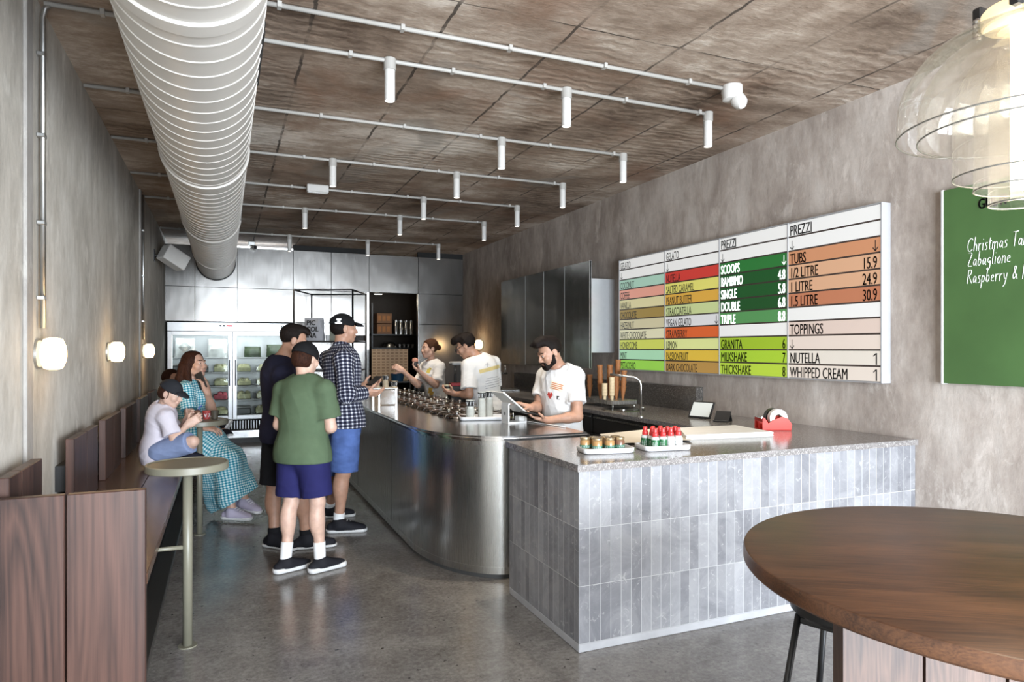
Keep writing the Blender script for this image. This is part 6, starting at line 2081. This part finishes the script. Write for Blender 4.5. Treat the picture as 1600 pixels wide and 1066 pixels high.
# ---------------------------------------------------------------- man in the checked shirt at the counter
p = Person('person in black cap, navy checked shirt and denim shorts standing at the steel counter', J_checked, 1.02, 1.02, TAN)
p.body()
p.face_marks()
CHECK = gingham('checked_flannel', (0.010, 0.011, 0.024), (0.10, 0.105, 0.15), (0.62, 0.62, 0.64), 0.029, 0.64)
sh_ = p.shirt('checked_shirt', CHECK, hemplane(None, None, 0.855), 1.93, 0.020, pattern=True, neck_r=0.060, flare=0.012, seed=2)
B = Body(0.005)                                        # shirt collar
nk, ax = p.J['neck'], _unit(p.H(0, -0.018, -0.06) - p.J['neck'])
B.cap(nk + ax * 0.005, nk + ax * 0.045, 0.084, 0.070, 0.01, clip=[(nk + ax * 0.050, ax), (nk - ax * 0.015, -ax)])
B.cap(nk, nk + ax * 0.15, 0.058, 0.060, 0.004, '-')
skin_obj('collar', B.mesh(), gingham('checked_collar', (0.010, 0.011, 0.024), (0.10, 0.105, 0.15), (0.62, 0.62, 0.64), 0.029, 0.64), sh_, [(nk, nk + ax, p.fw, 0.07)])
DENIM = cloth_mat('blue_denim', (0.075, 0.125, 0.31), vary=0.25)
p.shorts('denim_shorts', DENIM, 0.97, 0.022, 0.026, 4)
B = Body(0.005)                                        # short hair under the cap
B.ell(p.H(0, -0.020, 0.012), (0.081, 0.094, 0.082), p.hf, 0.01)
B.box(p.H(0, 0.09, 0.0), (0.12, 0.10, 0.12), p.hf, 0.02, 0.01, '-')
B.box(p.H(0, 0.0, -0.115), (0.12, 0.14, 0.06), p.hf, 0.01, 0.01, '-')
skin_obj('hair', B.mesh(0.0012, 3), DARKHAIR, p.root)
c = p.cap_hat(CAPK)
decal('white_badge', c, (0.866, 5.715, 1.728), CAMR, [(-.02, .008, .02, .022), (-.012, -.008, .014, .004), (-.03, -.022, .026, -.010), (-.034, -.034, .034, -.026)], PAPER_W)
p.socks(PAPER_W, h1=0.075)
p.shoes(SHOE_K, SOLE_W, 0.09, PAPER_W, 0.29)
f_ = np.array(J_checked['wL']) + np.array(J_checked['fL']) * 0.10
tag(MB().box((-0.035, -0.075, -0.006), (0.035, 0.075, 0.006), 0.004, Matrix.Translation(Vector(f_) + Vector((0.0, -0.01, 0.035))) @ Matrix.Rotation(-0.9, 4, 'Z') @ Matrix.Rotation(0.5, 4, 'X')).build('phone', BLACK_PLASTIC), 'black phone held by the person in the checked shirt', 'phone')

# ---------------------------------------------------------------- boy in the green t-shirt
p = Person('person in a green t-shirt, navy shorts and black cap, seen from behind', J_green, 0.87, 1.08, PALE)
p.body()
p.face_marks()
p.shirt('green_tshirt', cloth_mat('olive_green_cotton', (0.080, 0.115, 0.068), vary=0.10), hemplane(None, None, 0.735), 0.72, 0.022, 0.022, neck_r=0.066, flare=0.02, seed=11)
p.shorts('navy_shorts', cloth_mat('navy_blue_shorts', (0.018, 0.018, 0.080)), 0.86, 0.024, 0.022, 6)
B = Body(0.005)
B.ell(p.H(0, -0.020, 0.0), (0.078, 0.092, 0.092), p.hf, 0.01)
B.box(p.H(0, 0.085, 0.0), (0.12, 0.09, 0.13), p.hf, 0.02, 0.01, '-')
B.box(p.H(0, 0.0, -0.140), (0.12, 0.14, 0.06), p.hf, 0.01, 0.01, '-')
skin_obj('hair', B.mesh(0.0015, 4), BROWNHAIR, p.root)
B = Body(0.0045)                                       # cap worn backwards, strap and opening in front
B.ell(p.H(0, -0.014, 0.030), np.array([0.090, 0.108, 0.098]) * p.S_head, p.hf, 0.01, clip=[(p.H(0, 0, 0.012), -(p.hf[2] + p.hf[1] * 0.20))])
B.ell(p.H(0, -0.014, 0.127), (0.008, 0.008, 0.006), p.hf, 0.005)
c = skin_obj('cap', B.mesh(0.0006, 7), CAPK, p.root)
B = Body(0.004)                                        # strap arching over the opening
B.cap(p.H(-0.040, -0.096, -0.006), p.H(0.040, -0.096, -0.006), 0.008, 0.008, 0.004)
skin_obj('cap_strap', B.mesh(), CAPK, c)
p.socks(PAPER_W, h1=0.125)
p.shoes(SHOE_K, SOLE_W, 0.085, None, 0.285, 0.036)

# ---------------------------------------------------------------- man in navy behind the boy
p = Person('person with short dark hair in navy top and black shorts behind the green t-shirt', J_navy, 1.0, 1.0, TAN)
p.body()
p.face_marks(brow=DARKHAIR)
p.shirt('navy_top', NAVY_C, hemplane(None, None, 0.80), 0.70, 0.020, 0.016, neck_r=0.062, flare=0.015, seed=21)
p.shorts('black_shorts', BLACK_C, 0.99, 0.022, 0.024, 8)
B = Body(0.005)
B.ell(p.H(0, -0.022, 0.040), (0.083, 0.097, 0.088), p.hf, 0.01)
B.ell(p.H(0, 0.035, 0.100), (0.066, 0.062, 0.034), p.hf, 0.03)
B.cap(p.H(-0.03, 0.070, 0.085), p.H(0.04, 0.073, 0.082), 0.022, 0.020, 0.02)
B.box(p.H(0, 0.115, -0.01), (0.12, 0.095, 0.085), p.hf, 0.03, 0.012, '-')
B.box(p.H(0, 0.0, -0.125), (0.12, 0.14, 0.055), p.hf, 0.01, 0.01, '-')
for q in (-1, 1):
    B.ell(p.H(0.085 * q, -0.006, -0.012), (0.022, 0.026, 0.036), p.hf, 0.006, '-')
skin_obj('hair', B.mesh(0.0018, 5), DARKHAIR, p.root)
p.socks(BLACK_C, h1=0.06)
p.shoes(SHOE_K, SOLE_W, 0.09, None, 0.29, 0.022)

# ---------------------------------------------------------------- woman in the gingham dress on the phone
p = Person('person with long brown hair in teal gingham dress seated on the bench', J_woman, 0.96, 1.0, FAIR, 'f')
p.body()
p.face_marks(brow=BROWNHAIR, lipc=(0.45, 0.14, 0.12))
GING = gingham('teal_gingham', (0.012, 0.18, 0.27), (0.16, 0.42, 0.50), (0.66, 0.74, 0.74), 0.021, 0.5)
j, S = p.J, p.S
B = Body(0.006)
p.torso(B, 0.014, 0.05)
bones = [(j['hip'] - p.up * 0.1, j['neck'], -p.rt, 0.15)]
for d in 'LR':
    a, e = j['s' + d], j['e' + d]
    B.cap(a, a + (e - a) * 1.0, 0.066, 0.075, 0.03, clip=[(a + (e - a) * 0.72, e - a)])
    bones.append((a, e, -p.rt, 0.06))
# skirt falling from lap over the knees towards the shins
hem = [np.array(j['aR']) + (0, 0, 0.10), np.array(j['aL']) + (0, 0, 0.09)]
for d, hh in (('R', hem[0]), ('L', hem[1])):
    B.cap(j['h' + d], j['k' + d], 0.125, 0.100, 0.08)
    B.cap(j['k' + d], hh, 0.095, 0.115, 0.08)
lap = (j['kR'] + j['kL']) / 2
drop = (hem[0] + hem[1]) / 2
low = np.array([j['hip'][0] + 0.18, j['hip'][1] - 0.04, 0.12])
B.cap(j['hip'] + p.fw * 0.10 - p.up * 0.04, low, 0.14, 0.085, 0.10)
B.cap((lap + j['hip']) / 2, (low + drop) / 2, 0.12, 0.10, 0.10)
bones.append((lap + (0, 0, 0.05), drop + (0, 0, -0.1), -p.rt, 0.13))
bones.append((j['hip'], lap, (0, 0, 1), 0.12))
bones.append((j['hip'] + p.fw * 0.1, low, -p.rt, 0.12))
nk, ax = j['neck'], _unit(p.H(0, -0.018, -0.06) - j['neck'])
B.cap(nk - ax * 0.03 + p.fw * 0.03, nk + ax * 0.12, 0.062, 0.09, 0.008, '-')
hp = np.array([low[0], low[1], 0.055])
hq = np.array([drop[0] + 0.05, drop[1], 0.21])
hn = _unit(np.cross(hq - hp, (0.25, 1.0, 0.0)))
if hn[2] > 0:
    hn = -hn
dress = skin_obj('gingham_dress', B.mesh(0.003, 31, gclip=[(hp, hn)]), GING, p.root, bones)
B = Body(0.005)                                        # long straight hair down the back
B.ell(p.H(0, -0.020, 0.036), (0.086, 0.102, 0.092), p.hf, 0.01)
B.box(p.H(0, 0.118, -0.03), (0.058, 0.09, 0.115), p.hf, 0.045, 0.012, '-')
back = -p.fw
for q, ln in ((-0.06, 0.20), (-0.02, 0.26), (0.025, 0.28), (0.065, 0.24)):
    a = p.H(q, -0.055, -0.01)
    b_ = p.H(q * 1.25, -0.085, -0.12)
    cc = b_ + np.array([0, 0, -ln * 0.55]) + back * 0.035
    B.cap(a, b_, 0.050, 0.046, 0.03)
    B.cap(b_, cc, 0.046, 0.022, 0.03)
for q in (-1, 1):
    B.cap(p.H(0.072 * q, 0.0, 0.03), p.H(0.082 * q, -0.015, -0.10), 0.026, 0.026, 0.02)
    B.cap(p.H(0.082 * q, -0.015, -0.10), p.H(0.085 * q, 0.035, -0.25), 0.026, 0.016, 0.02)
skin_obj('hair', B.mesh(0.002, 9), BROWNHAIR, p.root)
LAV = cloth_mat('lavender_canvas', (0.42, 0.38, 0.48))
p.shoes(LAV, SOLE_W, 0.08, PAPER_W, 0.265, 0.028)
q = np.array(J_woman['wL']) + np.array(J_woman['fL']) * 0.075
tag(MB().box((-0.037, -0.005, -0.075), (0.037, 0.005, 0.075), 0.004, Matrix.Translation(Vector(PHONE)) @ Matrix.Rotation(math.radians(-35), 4, 'Z') @ Matrix.Rotation(math.radians(-24), 4, 'Y')).build('phone', BLACK_PLASTIC), 'black phone held to the ear of the person in the gingham dress', 'phone')

# ---------------------------------------------------------------- small boy on the bench
p = Person('small person in dark cap, pale t-shirt and blue shorts cross legged on the bench', J_boy, 0.66, 1.02, PALE, 'm')
p.body()
p.face_marks(brow=BROWNHAIR)
tee = p.shirt('pale_tshirt', cloth_mat('pale_lilac_cotton', (0.60, 0.56, 0.62), vary=0.05), ((0, 0, 0.635), (0, 0, -1)), 0.80, 0.020, 0.020, neck_r=0.070, flare=0.012, seed=41)
decal('line_print', tee, (-0.393, 5.564, 0.759), CAMR, [(-.03, -.035, -.027, .03), (-.03, .028, .0, .031), (-.01, -.01, .02, -.007), (.0, -.03, .003, .03), (.012, -.035, .015, .02), (.015, .012, .04, .015), (.03, -.02, .033, .025)], plain('print_grey', (0.25, 0.25, 0.27), 0.8), 0.3)
p.shorts('blue_shorts', cloth_mat('washed_denim', (0.20, 0.25, 0.40), vary=0.15), 0.92, 0.022, 0.016, 9)
B = Body(0.0045)
B.ell(p.H(0, -0.018, 0.0), np.array((0.083, 0.098, 0.098)) * p.S_head, p.hf, 0.01)
B.box(p.H(0, 0.110, -0.03), (0.10, 0.075, 0.09), p.hf, 0.03, 0.01, '-')
B.box(p.H(0, 0.0, -0.135), (0.12, 0.14, 0.06), p.hf, 0.01, 0.01, '-')
for q in (-1, 1):
    B.ell(p.H(0.085 * q, -0.004, -0.012), np.array((0.024, 0.026, 0.034)) * p.S_head, p.hf, 0.006, '-')
skin_obj('hair', B.mesh(0.002, 12), BROWNHAIR, p.root)
p.cap_hat(cloth_mat('cap_charcoal', (0.022, 0.023, 0.027)), 0.1)
p.shoes(cloth_mat('navy_canvas', (0.014, 0.014, 0.022)), plain('cream_rubber', (0.60, 0.55, 0.50), 0.5), 0.075, None, 0.27, 0.03)
q = (np.array(J_boy['wR']) + np.array(J_boy['wL'])) / 2 + np.array(J_boy['fR']) * 0.085
t = thing('ice_cream_cup', 'small cup of brown ice cream held by the child on the bench', 'cup', tuple(q + (0, 0, -0.02)))
MB().lathe([(0, 0), (0.022, 0), (0.030, 0.045), (0.028, 0.045), (0, 0.035)], seg=22).build('cup_body', plain('brown_paper_cup', (0.16, 0.08, 0.05), 0.6), t)
MB().lathe([(0.027, 0.038), (0.02, 0.058), (0, 0.066)], seg=18).build('ice_cream', plain('choc_ice', (0.10, 0.045, 0.025), 0.5), t)
tag(MB().tube([tuple(q + (0.0, 0, 0.02)), tuple(q + (0.012, -0.005, 0.06)), tuple(q + (0.03, -0.01, 0.075))], 0.004, 8).build('plastic_spoon', plain('blue_spoon', (0.02, 0.06, 0.30), 0.4)), 'blue plastic spoon in the hand of the child on the bench', 'spoon')

# ---------------------------------------------------------------- staff, woman with hair tied back
def apron(p, m, z0, z1):
    """waist apron wrapped round the hips"""
    B = Body(0.006)
    B.ell(p.J['hip'], np.array([0.175 * p.g, 0.135 * p.g, 0.30]) * p.S, p.HF, 0.03)
    return skin_obj('apron', B.mesh(0.001, 5, gclip=[((0, 0, z1), (0, 0, 1)), ((0, 0, z0), (0, 0, -1))]), m, p.root)

p = Person('person with brown hair tied back in a white t-shirt serving behind the gelato wells', J_staffw, 0.93, 0.98, FAIR, 'f')
p.body()
p.face_marks(brow=BROWNHAIR, lipc=(0.45, 0.15, 0.13))
tee = p.shirt('white_tshirt', WHITE_T, ((0, 0, 0.90), (0, 0, -1)), 0.80, 0.016, 0.018, neck_r=0.060, seed=51, neck_drop=0.02)
p.shorts('black_trousers', BLACK_C, 1.9, 0.016, 0.006, 10, 0.10)
apron(p, BLACK_C, 0.45, 0.915)
B = Body(0.005)
B.ell(p.H(0, -0.022, 0.038), (0.082, 0.098, 0.088), p.hf, 0.01)
B.box(p.H(0, 0.112, -0.02), (0.063, 0.075, 0.092), p.hf, 0.045, 0.012, '-')
B.box(p.H(0, 0.03, -0.13), (0.12, 0.14, 0.075), p.hf, 0.01, 0.01, '-')
for q in (-1, 1):
    B.ell(p.H(0.085 * q, -0.002, -0.012), (0.022, 0.026, 0.034), p.hf, 0.006, '-')
B.ell(p.H(0.0, -0.128, 0.012), (0.034, 0.032, 0.036), p.hf, 0.012)
skin_obj('hair', B.mesh(0.0018, 13), hair_mat('auburn_hair', (0.055, 0.022, 0.011)), p.root)
p.shoes(SHOE_K, SOLE_W, 0.09, None, 0.26)
YEL = plain('yellow_print', (0.62, 0.50, 0.10), 0.7)
decal('logo_print', tee, (2.213, 7.751, 1.24), CAMR, [(-.024, -.030, .020, .020), (-.008, .020, .028, .036)], YEL, -0.3)
decal('logo_ink', tee, (2.224, 7.746, 1.251), CAMR, [(.004, .006, .014, .016)], INK, 0, 0.002)
decal('waist_print', tee, (2.245, 7.737, 0.994), CAMR, [(-.045, -.05, .025, .0), (-.05, .0, .0, .035)], plain('ochre_print', (0.55, 0.33, 0.06), 0.8), -0.3)
q = np.array(J_staffw['wL']) + np.array(J_staffw['fL']) * 0.10 + np.array(J_staffw['nL']) * 0.035
t = thing('ice_cream_cup', 'paper cup of pink ice cream held up by the person with hair tied back', 'cup', tuple(q + (0, 0, -0.02)))
MB().lathe([(0, 0), (0.024, 0), (0.034, 0.05), (0.032, 0.05), (0, 0.04)], seg=22).build('cup_body', plain('dark_paper_cup', (0.05, 0.04, 0.035), 0.6), t)
MB().lathe([(0.03, 0.045), (0.038, 0.065), (0.03, 0.09), (0, 0.10)], seg=18).build('ice_cream', plain('peach_ice', (0.55, 0.25, 0.17), 0.5), t)

# ---------------------------------------------------------------- staff, man in glasses seen from behind
p = Person('person in glasses and white t-shirt with yellow back print leaning over the wells', J_glasses, 1.0, 1.04, TAN)
p.body()
p.face_marks(brow=DARKHAIR)
tee = p.shirt('white_tshirt', WHITE_T, ((0, 0, 0.84), (0, 0, -1)), 0.80, 0.022, 0.022, neck_r=0.062, seed=61, flare=0.01)
p.shorts('black_trousers', BLACK_C, 1.9, 0.018, 0.008, 14, 0.10)
decal('yellow_band', tee, (2.463, 6.396, 1.287), CAMR, [(-.105, -.014, .098, .024)], plain('print_pale_yellow', (0.62, 0.50, 0.22), 0.8), 0.24)
decal('emblem_print', tee, (2.44, 6.406, 1.332), CAMR, [(-.022, .0, .022, .004), (-.002, -.02, .002, .026), (-.014, .012, .014, .015)], plain('print_grey', (0.25, 0.25, 0.27), 0.8))
decal('print_lines', tee, (2.499, 6.381, 1.145), CAMR, [(-.06, .058, .05, .062), (-.075, .034, .065, .038), (-.085, .010, .075, .014), (-.09, -.014, .08, -.010), (-.09, -.038, .05, -.034)], plain('print_grey', (0.25, 0.25, 0.27), 0.8), 0.18)
B = Body(0.005)
B.ell(p.H(0, -0.022, 0.046), (0.086, 0.100, 0.092), p.hf, 0.01)
B.ell(p.H(0, 0.045, 0.105), (0.070, 0.066, 0.042), p.hf, 0.03)
B.ell(p.H(0, 0.095, 0.095), (0.055, 0.030, 0.032), p.hf, 0.02)
B.box(p.H(0, 0.118, -0.012), (0.12, 0.095, 0.080), p.hf, 0.03, 0.012, '-')
B.box(p.H(0, 0.0, -0.120), (0.12, 0.14, 0.055), p.hf, 0.01, 0.01, '-')
for q in (-1, 1):
    B.ell(p.H(0.085 * q, -0.004, -0.012), (0.022, 0.026, 0.036), p.hf, 0.006, '-')
skin_obj('hair', B.mesh(0.003, 15), DARKHAIR, p.root)
mb = MB()                                               # glasses
for q in (-1, 1):
    mb.tube([Vector(p.H(0.033 * q + 0.024 * math.cos(a), 0.112, 0.002 + 0.019 * math.sin(a))) for a in [2 * PI * k / 18 for k in range(19)]], 0.0022, 6)
    mb.tube([Vector(p.H(0.056 * q, 0.112, 0.006)), Vector(p.H(0.080 * q, 0.09, 0.008)), Vector(p.H(0.083 * q, -0.01, 0.012))], 0.0022, 6)
mb.tube([Vector(p.H(-0.009, 0.114, 0.006)), Vector(p.H(0.009, 0.114, 0.006))], 0.002, 6)
mb.build('glasses', BLACK_PLASTIC, p.root, p.root.location)
p.shoes(SHOE_K, SOLE_W, 0.09, None, 0.29)
q = np.array(J_glasses['wL']) + np.array(J_glasses['fL']) * 0.085 + np.array(J_glasses['nL']) * 0.03
t = thing('ice_cream_cup', 'cream paper cup held by the person in glasses', 'cup', tuple(q + (0, 0, -0.01)))
MB().lathe([(0, 0), (0.028, 0), (0.038, 0.055), (0.036, 0.055), (0, 0.04)], seg=22).build('cup_body', plain('cream_cup', (0.55, 0.50, 0.35), 0.6), t)
MB().lathe([(0.0335, 0.018), (0.0375, 0.042)], seg=22).build('printed_band', INK, t)

#BEARD
p = Person('bearded person with swept dark hair in white t-shirt standing behind the tablet till', J_beard, 1.0, 1.04, TAN)
p.body()
p.face_marks(brow=DARKHAIR, lipc=(0.33, 0.13, 0.10))
tee = p.shirt('white_tshirt', WHITE_T, ((0, 0, 0.70), (0, 0, -1)), 0.66, 0.016, 0.014, neck_r=0.062, seed=71)
p.shorts('black_trousers', BLACK_C, 1.9, 0.018, 0.008, 16, 0.02)
decal('print_patch', tee, (2.353, 4.65, 1.206), CAMR, [(-.052, -.034, .052, .034)], plain('print_cream', (0.68, 0.62, 0.50), 0.8, vary=0.03), -0.25)
decal('print_lines', tee, (2.353, 4.65, 1.206), CAMR, [(-.044, .014, .044, .021), (-.046, .000, .040, .007), (-.046, -.014, .044, -.007), (-.046, -.027, .020, -.020)], plain('print_rust', (0.50, 0.17, 0.07), 0.8), -0.25, 0.002)
decal('heart_print', tee, (2.304, 4.671, 1.132), CAMR, [(-.016, .010, -.002, .024), (.002, .010, .016, .024), (-.020, -.002, .020, .012), (-.014, -.012, .014, -.002), (-.008, -.022, .008, -.012), (-.003, -.028, .003, -.022)], plain('print_red', (0.45, 0.04, 0.03), 0.8))
decal('ink_print', tee, (2.36, 4.648, 1.117), CAMR, [(-.010, -.014, -.002, .014), (-.002, .002, .008, .014), (.004, -.014, .010, -.008)], INK)
B = Body(0.005)
B.ell(p.H(0, -0.022, 0.040), (0.083, 0.098, 0.088), p.hf, 0.01)
B.ell(p.H(0, 0.035, 0.108), (0.066, 0.070, 0.045), p.hf, 0.03)
B.cap(p.H(-0.03, 0.090, 0.108), p.H(0.045, 0.085, 0.102), 0.026, 0.022, 0.02)
B.cap(p.H(0.0, 0.09, 0.118), p.H(0.01, 0.128, 0.118), 0.024, 0.010, 0.02)
B.box(p.H(0, 0.120, -0.012), (0.12, 0.095, 0.085), p.hf, 0.03, 0.012, '-')
B.box(p.H(0, 0.0, -0.125), (0.12, 0.14, 0.055), p.hf, 0.01, 0.01, '-')
for q in (-1, 1):
    B.ell(p.H(0.085 * q, -0.006, -0.010), (0.022, 0.025, 0.036), p.hf, 0.006, '-')
skin_obj('hair', B.mesh(0.002, 17), DARKHAIR, p.root)
B = Body(0.0045)                                       # full short beard
for q in (-1, 1):
    B.cap(p.H(0.066 * q, 0.012, -0.02), p.H(0.056 * q, 0.026, -0.066), 0.012, 0.017, 0.02)
    B.cap(p.H(0.054 * q, 0.026, -0.068), p.H(0.012 * q, 0.076, -0.100), 0.0185, 0.019, 0.02)
    B.cap(p.H(0.030 * q, 0.090, -0.058), p.H(0.026 * q, 0.084, -0.090), 0.010, 0.014, 0.015)
    B.cap(p.H(0.004 * q, 0.101, -0.045), p.H(0.028 * q, 0.092, -0.055), 0.0068, 0.006, 0.01)
B.ell(p.H(0, 0.082, -0.098), (0.026, 0.020, 0.020), p.hf, 0.015)
B.ell(p.H(0, 0.102, -0.060), (0.019, 0.02, 0.0085), p.hf, 0.004, '-')
skin_obj('beard', B.mesh(0.001, 19), DARKHAIR, p.root)
p.shoes(SHOE_K, SOLE_W, 0.09, None, 0.29)
q = np.array(J_beard['wL']) + np.array(J_beard['fL']) * 0.11 + np.array((0, 0, 0.026))
tag(MB().box((-0.09, -0.055, -0.005), (0.07, 0.055, 0.005), 0.004, Matrix.Translation(Vector(q)) @ Matrix.Rotation(math.radians(20), 4, 'Z') @ Matrix.Rotation(math.radians(14), 4, 'Y')).build('handheld_tablet', BLACK_PLASTIC), 'small black tablet held by the bearded person at the till', 'tablet')

# ---------------------------------------------------------------- another small child behind the woman
p = Person('small person with brown hair and olive top, mostly hidden behind the gingham dress', J_hidden, 0.66, 1.0, TAN, 'm')
p.body()
p.face_marks()
p.shirt('olive_tshirt', cloth_mat('olive_cotton', (0.06, 0.06, 0.035)), ((0, 0, 0.63), (0, 0, -1)), 0.8, 0.018, 0.016, neck_r=0.068, seed=81)
p.shorts('dark_shorts', BLACK_C, 0.8, 0.020, 0.014, 19)
B = Body(0.005)
B.ell(p.H(0, -0.022, 0.034), (0.080, 0.095, 0.086), p.hf, 0.01)
B.box(p.H(0, 0.110, -0.012), (0.12, 0.095, 0.085), p.hf, 0.03, 0.012, '-')
B.box(p.H(0, 0.0, -0.125), (0.12, 0.14, 0.055), p.hf, 0.01, 0.01, '-')
skin_obj('hair', B.mesh(0.002, 27), BROWNHAIR, p.root)
p.shoes(SHOE_K, SOLE_W, 0.08, None, 0.25)
